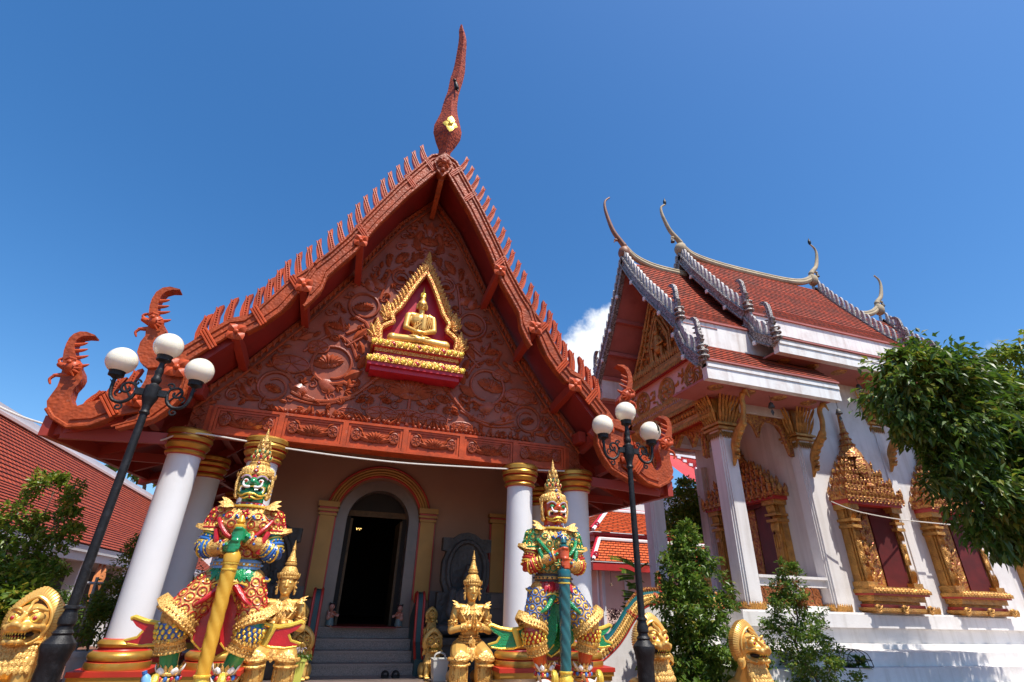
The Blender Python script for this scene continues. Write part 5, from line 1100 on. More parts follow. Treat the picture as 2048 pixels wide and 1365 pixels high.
    for lay in range(2):
        for i in range(18):
            a = 2 * math.pi * (i + .5 * lay) / 18; d = V((math.cos(a), math.sin(a) * .8, 0)); b.petal(c0 + d * (.22 + .01 * lay) + V((0, 0, -.04)), c0 + d * (.275 + .02 * lay) + V((0, 0, -.17)), V((-d.y, d.x, 0)), d, .085, .03, lay if lay == 0 else 0)
            b.ell(c0 + d * (.262 + .01 * lay) + V((0, 0, -.10)), (.012, .012, .02), 2 if i % 2 else 1, 6, 4)
    b.lathe([(.19, -.04), (.23, -.17), (.2, -.17)][::-1], c0, 24, 1); b.build('leaf_apron', [petals_k, 'gold_f', 'blue' if jewel == 'red' else 'red'], G, smooth=True, local=True)
    b = MB(); n = 40; vs = []
    for j, (r, z) in enumerate(((.18, -.13), (.23, -.16), (.27, -.19), (.25, -.215))):
        for i in range(n):
            a = 2 * math.pi * i / n; wv = .012 * math.sin(a * 9) * (j > 0); pk = max(0, abs(math.cos(a)) - .72) * 1.2 * (j > 0); vs.append(c0 + V((math.cos(a) * (r + pk * .28) * (1 if math.cos(a) * sx > 0 or 1 else 1), math.sin(a) * r * .8, z + wv + pk * .16)))
    b.add(vs, [(j * n + i, j * n + (i + 1) % n, (j + 1) * n + (i + 1) % n, (j + 1) * n + i) for j in range(3) for i in range(n)]); o_ = b
    b.tube([v + V((0, 0, .0)) for v in vs[2 * n:3 * n]], .012, 6, 1, close=True); b.build('hip_cloth', [skirt_k, 'gold_y'], G, smooth=True, local=True)
    # breeches with rings, gilded cuffs; knee mail; greaves; anklets; shoes
    b = MB(); b.ell(P(0, .03, 1.6), (.22, .16, .13))
    T = {}
    for s, H_, K_ in ((-1, HL, KL), (1, HR, KR)):
        e = H_.lerp(K_, .80); b.cap(H_, e, .16, .18 if s < 0 else .145); T[s] = e
    br = fuse(b, 'breeches', 'gold_c', G, .014, 4); src = br.data
    for s, H_, K_ in ((-1, HL, KL), (1, HR, KR)):
        b = MB(); ax = (K_ - H_); pts = ring_grid(H_ + ax * .0, ax, 10, 4, .0, ax.length * .82, rad=.6); rings_on(b, src, [p for p in pts if p[0].y < .35], .042, .0065, 0, 1, .002)
        b.build('ring_pattern', [motif2, 'gold_y'], br, smooth=True, local=True)
    for s, H_, K_, A_1 in ((-1, HL, KL, AL), (1, HR, KR, AR)):
        d = (K_ - H_).normalized(); sc = .94 if s < 0 else .74
        b = MB(); n = 26; u = V((1, 0, 0)); u = (u - d * u.dot(d)).normalized(); w = d.cross(u); vs = []; rows = ((-.06, .17), (-.02, .205), (.03, .225), (.075, .235), (.085, .2))
        for l_, r in rows:
            for i in range(n):
                a = 2 * math.pi * i / n; q = max(0, math.cos(a) * s * sx) ** 6 * .09 * (l_ > -.03) ; vs.append(T[s] + d * (l_ - q * .6) + (u * math.cos(a) + w * math.sin(a)) * (r * sc + q * .9))
        b.add(vs, [(j * n + i, j * n + (i + 1) % n, (j + 1) * n + (i + 1) % n, (j + 1) * n + i) for j in range(len(rows) - 1) for i in range(n)])
        for l_, r in ((-.03, .212), (.03, .236), (.07, .244)):
            for i in range(30): a = 2 * math.pi * i / 30; b.ell(T[s] + d * l_ + (u * math.cos(a) + w * math.sin(a)) * r * sc, .0105, None, 6, 4)
        b.build('breeches_cuff', 'gold_f', G, smooth=True, local=True)
        # knee mail
        b = MB(); k0 = K_ + V((0, 0, .03)); k1 = K_.lerp(A_1, .30); b.tube([k0, k0.lerp(k1, .35), k0.lerp(k1, .7), k1], [.125, .14, .135, .115], 20, 0); dd = (k1 - k0).normalized(); u2 = (V((1, 0, 0)) - dd * dd.x).normalized(); w2 = dd.cross(u2)
        for j in range(4):
            for i in range(15):
                a = 2 * math.pi * (i + .5 * (j % 2)) / 15; r = (.137, .143, .138, .124)[j]; b.ell(k0.lerp(k1, .15 + .25 * j) + (u2 * math.cos(a) + w2 * math.sin(a)) * r, (.017, .017, .024), 1, 7, 5)
        b.build('knee_mail', [knee_k, 'gold_y'], G, smooth=True, local=True)
        b = MB(); g0 = K_.lerp(A_1, .24); g1 = K_.lerp(A_1, .50); b.tube([g0, g0.lerp(g1, .2), g0.lerp(g1, .6), g1, g1], [.125, .138, .118, .132, .09], 22); dd = (g1 - g0).normalized()
        for q, r in ((.0, .132), (.12, .141), (.55, .122), (.7, .125), (.95, .134)):
            for i in range(24): a = 2 * math.pi * i / 24; b.ell(g0.lerp(g1, q) + (u2 * math.cos(a) + w2 * math.sin(a)) * r, .012, None, 6, 4)
        b.build('greave', 'gold_f', G, smooth=True, local=True)
        b = MB(); 
        for q, k in ((.0, 0), (.05, 1), (-.05, 0)): b.torus(A_1 + V((0, 0, q)), (0, 0, 1), .085, .02, 20, 7, 0)
        for i in range(12): a = 2 * math.pi * i / 12; b.ell(A_1 + V((math.cos(a) * .105, math.sin(a) * .105, .01)), (.02, .02, .024), 1 + i % 2, 7, 5)
        for i in range(14): a = 2 * math.pi * i / 14; d3 = V((math.cos(a), math.sin(a), 0)); b.petal(A_1 + d3 * .085 + V((0, 0, .06)), A_1 + d3 * .12 + V((0, 0, .13)), V((-d3.y, d3.x, 0)), d3, .04, .015, 0)
        for s3 in (-1, 1): b.petal(A_1 + V((s3 * .07, -.05, .03)), A_1 + V((s3 * .13, -.02, .14)), V((0, 1, 0)), V((s3, -.5, .3)), .1, .03, 3); b.petal(A_1 + V((s3 * .05, -.09, .05)), A_1 + V((s3 * .07, -.1, .11)), V((1, 0, 0)), V((0, -1, 0)), .07, .02, 3)
        b.build('anklet', ['gold_f', 'red', 'blue', 'enamel_white'], G, smooth=True, local=True)
        b = MB(); f0 = A_1 + V((sx * s * .03, -.1, -.10)); b.ell(f0, (.1, .2, .07), 0); b.tube(bez([f0 + V((0, -.16, 0)), f0 + V((0, -.26, .02)), f0 + V((0, -.31, .1)), f0 + V((0, -.28, .16)), f0 + V((0, -.24, .14))], 4), [.06 - .0022 * i for i in range(17)], 8, 1)
        for s3 in (-1, 1): b.petal(f0 + V((s3 * .06, -.05, .02)), f0 + V((s3 * .13, -.1, .14)), V((0, 1, 0)), V((s3, 0, 1)), .12, .03, 0); b.tube([f0 + V((s3 * .08, .1, .0)), f0 + V((s3 * .11, -.05, .02)), f0 + V((s3 * .07, -.18, .03))], .016, 6, 2)
        b.build('shoe', ['enamel_white', 'gold_y', 'red'], G, smooth=True, local=True)
    # fish-tail sash sweeping out behind, and front tails
    for s in (-1, 1):
        b = MB(); k = 1.0 if s < 0 else .92
        ol = [(.1, 1.45), (.34, 1.30), (.48, 1.24), (.60, 1.22), (.72, 1.235), (.84, 1.27), (.87, 1.255), (.80, 1.19), (.72, 1.15), (.76, 1.09), (.87, 1.06), (.83, 1.035), (.70, 1.02), (.55, 1.03), (.40, 1.08), (.26, 1.2), (.1, 1.3)]
        fn = lambda p, q, d: P(s * p * k, .10 + d - .06 * math.sin(p * 5), q - (.0 if s < 0 else .02)); b.prism(ol, fn, -.03, .03, 0)
        b.tube([fn(p, q, -.02) for p, q in ol[1:7]], .024, 7, 1); b.tube([fn(p, q, -.02) for p, q in ol[8:15]], .016, 6, 1); q0 = [(.54, 1.225), (.5, 1.13), (.47, 1.05)]; b.tube([fn(p, q, -.03) for p, q in q0], .04, 6, 1, flat=((0, 1, 0), .4))
        b.build('tail_sash', [sash_k, 'gold_y'], G, smooth=True, local=True, sharp=35)
        b = MB(); pth = [P(s * .03, -.16, 1.62), P(s * .12, -.2, 1.52), P(s * .2, -.24, 1.44), P(s * .26, -.22, 1.40)]; b.tube(bez(pth, 4), [.04 - .002 * i for i in range(13)], 8, 0); b.build('front_bow', sash_k if sash_k != 'greenc' else 'greenc', G, smooth=True, local=True)
        b = MB(); ol = [(.0, 1.6), (.07, 1.5), (.17, 1.34), (.24, 1.2), (.22, 1.08), (.12, 1.0), (.06, 1.06), (.02, 1.2), (.0, 1.4)]; fn2 = lambda p, q, d: P(s * p * .95 - .02, -.06 + d + .02 * math.sin(q * 9), q); b.prism(ol, fn2, -.02, .02, 0); b.tube([fn2(p, q, -.015) for p, q in ol[1:7]], .012, 6, 1); b.build('hanging_tail', [sash_k, 'gold_y'], G, smooth=True, local=True, sharp=35)
    b = MB(); ol = [(-.1, 1.6), (-.17, 1.3), (-.19, 1.1), (-.1, .98), (0, .92), (.1, .98), (.19, 1.1), (.17, 1.3), (.1, 1.6)]; fn3 = lambda p, q, d: P(p, .10 + d, q); b.prism(ol, fn3, 0, .03, 0); b.tube([fn3(p, q, -.005) for p, q in ol], .013, 6, 1); b.build('back_panel', [sash_k, 'gold_y'], G, smooth=True, local=True, sharp=35)
    # twisted club
    b = MB(); n = 12; z0, z1 = .72, 1.80; st = 60; vs = []
    for j in range(st + 1):
        t = j / st; z = z0 + (z1 - z0) * t; r = .066 - .010 * (1 - t)
        for i in range(n * 2):
            a = 2 * math.pi * i / (n * 2); q = r * (1 + .14 * abs(math.sin(2.0 * (a + t * 11))) ** .7); vs.append(P(CX, -.30, z) + V((math.cos(a) * q, math.sin(a) * q, 0)))
    m2 = n * 2; b.add(vs, [(j * m2 + i, j * m2 + (i + 1) % m2, (j + 1) * m2 + (i + 1) % m2, (j + 1) * m2 + i) for j in range(st) for i in range(m2)], 0)
    b.lathe([(.05, 1.79), (.08, 1.80), (.085, 1.86), (.06, 1.9), (.045, 1.92), (.045, 2.12), (.06, 2.13), (.06, 2.16), (.03, 2.18), (.045, 2.2), (.03, 2.24), (.012, 2.27)], P(CX, -.30, 0), 18, 0)
    for z in (1.79, 1.73, .80): b.torus(P(CX, -.3, z), (0, 0, 1), .068, .012, 18, 6, 1)
    b.lathe([(.05, .68), (.08, .69), (.085, .74), (.066, .76), (.07, .8)], P(CX, -.3, 0), 18, 1)
    b.build('club', [club_k, 'gold_y'], G, smooth=True, local=True, sharp=50)
    # crown
    b = MB(); c = P(-.02, .03, 0)
    b.lathe([(.15, 2.735), (.178, 2.74), (.186, 2.77), (.17, 2.81), (.13, 2.845), (.115, 2.87)], c, 28); b.lathe([(.10, 2.865), (.115, 2.87), (.118, 2.895), (.10, 2.91), (.107, 2.93), (.09, 2.96), (.07, 2.98), (.066, 3.02), (.05, 3.08), (.04, 3.14), (.028, 3.2), (.03, 3.215), (.018, 3.25), (.02, 3.262), (.008, 3.31), (.002, 3.34)], c, 24)
    for i in range(26): a = 2 * math.pi * i / 26; d = V((math.cos(a), math.sin(a), 0)); q = P(-.02, .03, 2.79) + d * .17; b.petal(q, q + d * -.025 + V((0, 0, .06)), V((-d.y, d.x, 0)), d, .04, .02); b.ell(P(-.02, .03, 2.755) + d * .183, .011, None, 6, 4)
    for z, r, n_ in ((2.93, .1, 10), (2.99, .072, 8), (3.06, .055, 7), (3.12, .042, 6)):
        for i in range(n_): a = 2 * math.pi * i / n_; d = V((math.cos(a), math.sin(a), 0)); q = P(-.02, .03, z) + d * r; b.petal(q, q + d * .012 + V((0, 0, .075)), V((-d.y, d.x, 0)), d, .05, .02)
    crown = b.build('crown', 'gold_f', G, smooth=True, local=True)
    b = MB()
    for z, r, k, sz in ((2.785, .185, 0, .03), (2.83, .155, 1, .017), (2.89, .122, 1 if jewel == 'blue' else 0, .024), (2.95, .098, 1, .02), (3.0, .073, 0, .022), (3.06, .058, 1, .016), (3.11, .046, 0, .016)):
        q = P(-.02, .03, z) + V((0, -r, 0))
        for i in range(4): a = math.pi / 2 * i; b.petal(q, q + V((math.cos(a), -.1, math.sin(a))) * sz, V((-math.sin(a), 0, math.cos(a))), (0, -1, 0), sz * .9, .012, k)
        b.ell(q + V((0, -.008, 0)), sz * .38, 2, 6, 4)
    for i in range(9):
        a = math.pi + math.pi * i / 8; 
        for z, r in ((2.94, .1), (3.01, .07)): q = P(-.02, .03, z) + V((math.cos(a) * r, math.sin(a) * r, 0)); b.petal(q, q + V((math.cos(a) * .015, math.sin(a) * .015, .045)), V((-math.sin(a), math.cos(a), 0)), V((math.cos(a), math.sin(a), 0)), .035, .02, 3 if i % 2 else 0)
    b.build('jewels', ['red', 'blue', 'enamel_white', 'greenc'], crown, smooth=True, local=True)
    # ear ornaments
    for s in (-1, 1):
        b = MB(); q = P(-.02 + s * .158, .03, 2.62)
        for (dx, dz, w) in ((.05, .17, .07), (.035, .05, .06), (.03, -.06, .06), (.02, -.13, .06)): b.petal(q + V((0, 0, dz * .35)), q + V((sx * s * dx, -.02, dz)), V((0, 1, 0)), V((sx * s, -.4, 0)), w * 1.5, .035)
        b.ell(q + V((0, -.02, -.1)), (.03, .035, .045)); b.ell(q, (.025, .05, .06)); b.tube(bez([q + V((sx * s * .01, -.04, .16)), q + V((sx * s * .03, -.05, .02)), q + V((0, -.06, -.13))], 4), .017, 6); b.build('ear_ornament', 'gold_f', G, smooth=True, local=True)
    # painted face: eyes, brows, tusks, lips
    for s in (-1, 1):
        f = lambda x, y, z: P(-.02 + s * x, y, z)
        b = MB(); b.ell(f(.078, -.128, 2.668), (.03, .022, .024), 0, 12, 8); b.ell(f(.078, -.144, 2.666), (.017, .012, .017), 1, 10, 6); b.ell(f(.078, -.153, 2.666), .007, 2, 6, 4); b.build('eye', ['enamel_white' if eye_k == 'orange' else eye_k, eye_k, 'black'], G, smooth=True, local=True)
        b = MB(); br_ = bez([f(.028, -.142, 2.695), f(.06, -.146, 2.722), f(.1, -.132, 2.725), f(.138, -.095, 2.70)], 4); b.tube(br_, .011, 6, 0); b.tube([p + V((0, -.002, .016)) for p in br_], .007, 6, 1); b.build('eyebrow', ['pink', 'gold_y'], G, smooth=True, local=True)
        b = MB(); b.tube(bez([f(.025, -.165, 2.60), f(.06, -.178, 2.594), f(.092, -.172, 2.612), f(.10, -.165, 2.655)], 4), [.015, .0155, .016, .016, .0155, .015, .0145, .014, .013, .012, .010, .008, .004], 9); b.build('tusk', 'enamel_white', G, smooth=True, local=True)
        b = MB(); sp = [f(.085 + .036 * math.cos(a), -.138 + .02 * abs(math.cos(a)), 2.572 + .034 * math.sin(a)) for a in [2 * math.pi * i / 14 for i in range(15)]]; b.tube(sp, .008, 6, 0); b.tube([f(.085, -.14, 2.572).lerp(p, 1.35) for p in sp], .006, 6, 1); b.ell(f(.085, -.142, 2.572), (.02, .01, .02), 2, 8, 5); b.build('mouth_corner', ['enamel_white', 'gold_y', 'dark'], G, smooth=True, local=True)
    b = MB(); f = lambda x, y, z: P(-.02 + x, y, z)
    b.tube(bez([f(-.13, -.10, 2.60), f(-.06, -.162, 2.598), f(0, -.168, 2.606), f(.06, -.162, 2.598), f(.13, -.10, 2.60)], 4), .010, 6, 0); b.tube(bez([f(-.14, -.07, 2.53), f(-.09, -.135, 2.505), f(-.04, -.165, 2.52), f(0, -.172, 2.526), f(.04, -.165, 2.52), f(.09, -.135, 2.505), f(.14, -.07, 2.53)], 4), .012, 6, 0)
    b.tube(bez([f(-.12, -.06, 2.50), f(-.06, -.14, 2.475), f(0, -.165, 2.49), f(.06, -.14, 2.475), f(.12, -.06, 2.50)], 4), .011, 6, 0); b.ell(f(0, -.165, 2.515), (.03, .018, .016), 0, 8, 5); b.petal(f(0, -.168, 2.51), f(0, -.165, 2.465), (1, 0, 0), (0, -1, 0), .045, .012, 1)
    b.petal(f(0, -.155, 2.69), f(0, -.14, 2.755), (1, 0, 0), (0, -1, 0), .05, .015, 1); b.petal(f(0, -.15, 2.70), f(-.03, -.145, 2.71), (0, 0, 1), (0, -1, 0), .03, .01, 1); b.petal(f(0, -.15, 2.70), f(.03, -.145, 2.71), (0, 0, 1), (0, -1, 0), .03, .01, 1)
    b.build('face_trim', ['gold_y', 'red' if jewel == 'red' else 'gold_f'], G, smooth=True, local=True)
    return G
def pedestal(name, label, x, y, w, d, h, m='white'):
    t = thing(name, label, 'pedestal', (x, y, 0)); b = MB(); b.box(-w, w, -d, d, .004, h * .85); b.box(-w - .03, w + .03, -d - .03, d + .03, .005, .12); b.build('pedestal_block', m, t, local=True)
    b = MB(); b.box(-w - .05, w + .05, -d - .05, d + .05, h * .852, h - .003); b.build('pedestal_cap', 'goldband', t, local=True); return t
giant('green faced guardian giant in red ringed armour holding an ochre club', (-.93, 6.74, .65), 1, 'green', 'red', 'red', 'blue', 'blue', 'blue', 'red', 'yellowclub', 'orange', 'greenc', 'red')
giant('orange faced guardian giant in green ringed armour holding a teal club', (2.81, 6.74, .65), -1, 'orange', 'greenc', 'blue', 'redband', 'red', 'lblue', 'greenc', 'tealclub', 'greenc', 'red', 'blue')
pedestal('statue_pedestal', 'white pedestal under the green faced guardian giant', -.95, 6.7, .62, .5, .645); pedestal('statue_pedestal', 'white pedestal under the orange faced guardian giant', 2.83, 6.7, .62, .5, .645)

# ================================================================ kneeling gilded worshippers
def worshipper(label, loc):
    K = thing('kneeling_statue', label, 'statue', loc, group='kneeling gilded worshipper statues')
    b = MB(); z = lambda q: q - .33
    b.ell((0, .0, z(1.66)), (.112, .125, .16)); b.ell((0, -.03, z(1.57)), (.08, .085, .075)); b.cap((0, .02, z(1.36)), (0, .01, z(1.54)), .07, .066)
    b.ell((0, .03, z(1.28)), (.22, .13, .16)); b.ell((0, .03, z(1.06)), (.155, .11, .16)); b.ell((0, .05, z(.86)), (.19, .15, .12)); b.cap((-.2, .03, z(1.39)), (.2, .03, z(1.39)), .075)
    for s in (-1, 1):
        b.cap((s * .25, .03, z(1.38)), (s * .315, -.0, z(1.08)), .072, .062); b.cap((s * .315, 0, z(1.08)), (s * .07, -.2, z(1.14)), .06, .043)
        # palms pressed together, fingers straight and tight
        b.ell((s * .022, -.235, z(1.19)), (.018, .036, .055))
        for f in range(4): b.cap((s * .018, -.212 - .019 * f, z(1.22)), (s * .014, -.213 - .018 * f, z(1.325 + (.0, .022, .014, -.016)[f])), .0115, .008, None, 8)
        b.cap((s * .028, -.262, z(1.18)), (s * .018, -.285, z(1.25)), .013, .010, None, 8)
        b.cap((s * .14, .05, z(.82)), (s * .2, -.2, z(.72)), .15, .15); b.cap((s * .2, -.2, z(.70)), (s * .20, -.2, z(.46)), .145, .15); b.cap((s * .2, -.18, z(.44)), (s * .2, .3, z(.42)), .11, .09)
        # eyelids, brows, ears
        b.cap((s * .018, -.108, z(1.715)), (s * .075, -.09, z(1.722)), .008, .007, None, 8); b.ell((s * .045, -.104, z(1.682)), (.028, .017, .013)); b.cap((s * .02, -.112, z(1.672)), (s * .07, -.1, z(1.672)), .006, .005, None, 8)
    b.cap((0, -.115, z(1.71)), (0, -.138, z(1.635)), .013, .021); b.ell((.018, -.125, z(1.632)), .013); b.ell((-.018, -.125, z(1.632)), .013); b.cap((-.03, -.112, z(1.592)), (.03, -.112, z(1.592)), .010); b.cap((-.022, -.108, z(1.573)), (.022, -.108, z(1.573)), .011); b.ell((0, -.1, z(1.535)), (.03, .025, .022))
    body = fuse(b, 'body', 'gold_s', K, .0085, 3)
    for s in (-1, 1):
        b = MB()
        for q, k in ((.0, 1), (.03, 1), (-.03, 1)): b.torus((s * .288, .02, z(1.19 + q)), (s * .2, 0, 1), .077, .014, 16, 6)
        c = V((s * .3, -.06, z(1.2)))
        for i in range(5): a = math.pi * 2 * i / 5; b.petal(c, c + V((math.cos(a), -.1, math.sin(a))) * .06, V((-math.sin(a), 0, math.cos(a))), (s * .3, -1, 0), .04, .02)
        b.petal(c + V((0, 0, .03)), c + V((s * .02, -.02, .12)), (1, 0, 0), (0, -1, 0), .06, .02)
        b.build('armlet', 'gold_c', K, smooth=True, local=True); b = MB()
        for t_ in (.0, .05, .1, .15): p = V((s * .10, -.185, z(1.135))).lerp(V((s * .315, 0, z(1.08))), t_ * 1.8); b.torus(p, V((s * .245, .2, -.06)), .056, .013, 14, 6)
        b.build('bracelet', 'gold_c', K, smooth=True, local=True); b = MB()      # flared breeches cuffs over the knees
        b.tube(bez([(s * .04, -.26, z(.72)), (s * .14, -.375, z(.70)), (s * .28, -.35, z(.69)), (s * .37, -.2, z(.70))], 4), .028, 7)
        b.tube(bez([(s * .06, -.3, z(.64)), (s * .16, -.385, z(.62)), (s * .28, -.37, z(.62)), (s * .365, -.22, z(.62))], 4), .02, 7); b.petal((s * .18, -.34, z(.8)), (s * .2, -.39, z(.66)), (1, 0, 0), (0, -1, .3), .26, .03)
        for i in range(9): x = s * (.09 + i * .028); b.tube([(x, -.335 + .02 * abs(i - 4) * .5, z(.60)), (x, -.345 + .012 * abs(i - 4), z(.35))], .016, 6)
        b.build('breeches_cuff', 'gold_c', K, smooth=True, local=True)
    b = MB(); cc = V((0, .02, z(1.41)))
    for ring, (r0, r1, z0, z1, n, w) in enumerate(((.1, .25, .0, -.12, 22, .075), (.09, .19, .03, -.05, 20, .06), (.07, .13, .05, .01, 16, .045))):
        for i in range(n): a = 2 * math.pi * (i + .5 * (ring % 2)) / n; d = V((math.cos(a), math.sin(a) * .8, 0)); b.petal(cc + d * r0 + V((0, 0, z0)), cc + d * r1 + V((0, 0, z1)), V((-d.y, d.x, 0)), V((d.x, d.y, 1.2)), w, .02)
    for s in (-1, 1):
        for k_, (dx, dz) in enumerate(((.16, .08), (.15, .03), (.13, -.02))): b.petal((s * .18, -.02 - .03 * k_, z(1.42)), (s * (.18 + dx), -.03 - .03 * k_, z(1.43 + dz)), (0, 1, .3), (0, -.5, 1), .08, .03)
        b.tube([(s * .2, -.08, z(1.36)), (s * .12, -.135, z(1.22)), (0, -.15, z(1.14))], .016, 6)
    b.petal((0, -.12, z(1.34)), (0, -.16, z(1.1)), (1, 0, 0), (0, -1, 0), .16, .02)
    b.build('collar', 'gold_c', K, smooth=True, local=True, sharp=35)
    b = MB(); n = 24
    for q, r in ((.95, .175), (.91, .19), (.865, .2), (.99, .16)): b.tube([(math.cos(2 * math.pi * i / n) * r, .03 + math.sin(2 * math.pi * i / n) * r * .8, z(q)) for i in range(n)], .02, 7, close=True)
    for i in range(20): a = 2 * math.pi * i / 20; d = V((math.cos(a), math.sin(a) * .85, 0)); b.petal(V((0, .03, z(.87))) + d * .2, V((0, .03, z(.76))) + d * .25, V((-d.y, d.x, 0)), d, .08, .03)
    b.petal((0, -.14, z(.9)), (0, -.22, z(.66)), (1, 0, 0), (0, -1, 0), .16, .03); b.petal((0, -.16, z(.99)), (0, -.18, z(.84)), (1, 0, 0), (0, -1, 0), .12, .03); b.build('belt', 'gold_c', K, smooth=True, local=True, sharp=40)
    b = MB(); b.lathe([(.11, 1.735), (.135, 1.74), (.14, 1.765), (.125, 1.775), (.13, 1.80), (.115, 1.86), (.085, 1.905), (.06, 1.92), (.085, 1.93), (.088, 1.955), (.07, 1.965), (.075, 1.985), (.062, 2.01), (.06, 2.03), (.045, 2.05), (.042, 2.08), (.03, 2.12), (.022, 2.15), (.032, 2.155), (.03, 2.17), (.02, 2.175), (.026, 2.185), (.014, 2.22), (.003, 2.29)], (0, .01, -.33), 22)
    for i in range(22): a = 2 * math.pi * i / 22; d = V((math.cos(a), math.sin(a), 0)); b.petal(V((0, .01, z(1.77))) + d * .13, V((0, .01, z(1.83))) + d * .135, V((-d.y, d.x, 0)), d, .035, .015)
    for s in (-1, 1):
        q = V((s * .115, .0, z(1.66)))
        for (dx, dz, w) in ((.045, .16, .06), (.04, .04, .06), (.03, -.06, .06), (.015, -.14, .05)): b.petal(q + V((0, 0, dz * .3)), q + V((s * dx, -.02, dz)), (0, 1, 0), (s, -.5, 0), w * 1.4, .03)
        b.cap(q + V((s * .005, -.01, .05)), q + V((s * .01, -.02, -.13)), .018, .016)
    b.build('crown', 'gold_f', K, smooth=True, local=True, sharp=40)
    return K
k1 = worshipper('kneeling golden worshipper statue half behind the green faced giant', (-.52, 9.3, .33))
dup(k1, 'kneeling golden worshipper statue in front of the dark stone seat', (2.40, 9.3, .33))
for o in (-.52, 2.40): pedestal('statue_pedestal', 'low pedestal under the kneeling worshipper ' + ('beside the green giant' if o < 0 else 'nearest the orange giant'), o, 9.35, .42, .4, .327, 'marble')

# ================================================================ seated golden buddha in the niche
B_o = thing('buddha_statue', 'seated golden buddha statue in the gable niche', 'statue', (.945, 8.80, 5.69), scale=1.12)
b = MB(); b.ell((0, 0, .86), (.085, .095, .115)); b.cap((0, .01, .68), (0, 0, .78), .05, .055); b.ell((0, .02, .55), (.19, .11, .15)); b.ell((0, .02, .36), (.135, .095, .17)); b.ell((0, .02, .16), (.19, .13, .12)); b.cap((-.17, .02, .64), (.17, .02, .64), .06); b.ell((0, .01, .99), (.05, .05, .05)); b.cap((0, .01, 1.0), (0, .01, 1.1), .03, .012)
for s in (-1, 1):
    b.cap((s * .215, .01, .62), (s * .24, -.05, .36), .058, .05); b.cap((s * .24, -.05, .36), (s * .06, -.19, .235), .047, .036); b.ell((s * .04, -.2, .225), (.07, .045, .022)); b.cap((s * .14, 0, .1), (s * .44, -.12, .09), .11, .085); b.cap((s * .44, -.12, .085), (-s * .05, -.2, .09), .08, .06); b.ell((-s * .1, -.2, .13), (.1, .05, .028))
    for f in range(4): b.cap((s * .02, -.225 + .012 * f, .238), (-s * .07, -.225 + .014 * f, .24 + .012 * (s > 0)), .012, .009, None, 8)
    b.cap((s * .015, -.09, .875), (s * .055, -.078, .88), .008); b.ell((s * .033, -.083, .855), (.02, .012, .009)); b.ell((s * .088, .01, .83), (.015, .025, .06))
b.cap((0, -.088, .87), (0, -.11, .825), .009, .015); b.cap((-.02, -.09, .795), (.02, -.09, .795), .009); b.ell((0, -.08, .76), (.025, .02, .016))
for i in range(9): b.cap((.19 - .035 * i, -.075 - .012 * (4 - abs(i - 4)), .60 - .018 * i), (.16 - .042 * i * .8, -.085 - .01 * (4 - abs(i - 4)), .36 - .02 * i), .011, .009, None, 6)
fuse(b, 'body', 'gold_s', B_o, .0075, 2)
b = MB(); b.tube([(-.13, -.09, .30), (.02, -.125, .47), (.14, -.08, .66)], .013, 6); b.tube([(.05, -.125, .62), (.05, -.14, .45), (.045, -.135, .34)], .035, 6, flat=((0, 1, 0), .3)); b.petal((.045, -.14, .38), (.045, -.15, .3), (1, 0, 0), (0, -1, 0), .06, .02); b.build('robe_sash', 'gold_s', B_o, smooth=True, local=True)
b = MB(); b.lathe([(.055, 1.02), (.05, 1.05), (.03, 1.1), (.02, 1.16), (.004, 1.24)], (0, .01, 0), 12)
for i in range(7): a = 2 * math.pi * i / 7; d = V((math.cos(a), math.sin(a), 0)); b.petal(V((0, .01, 1.04)) + d * .04, V((0, .01, 1.13)) + d * .03, V((-d.y, d.x, 0)), d, .04, .02)
b.build('head_flame', 'gold_y', B_o, smooth=True, local=True)

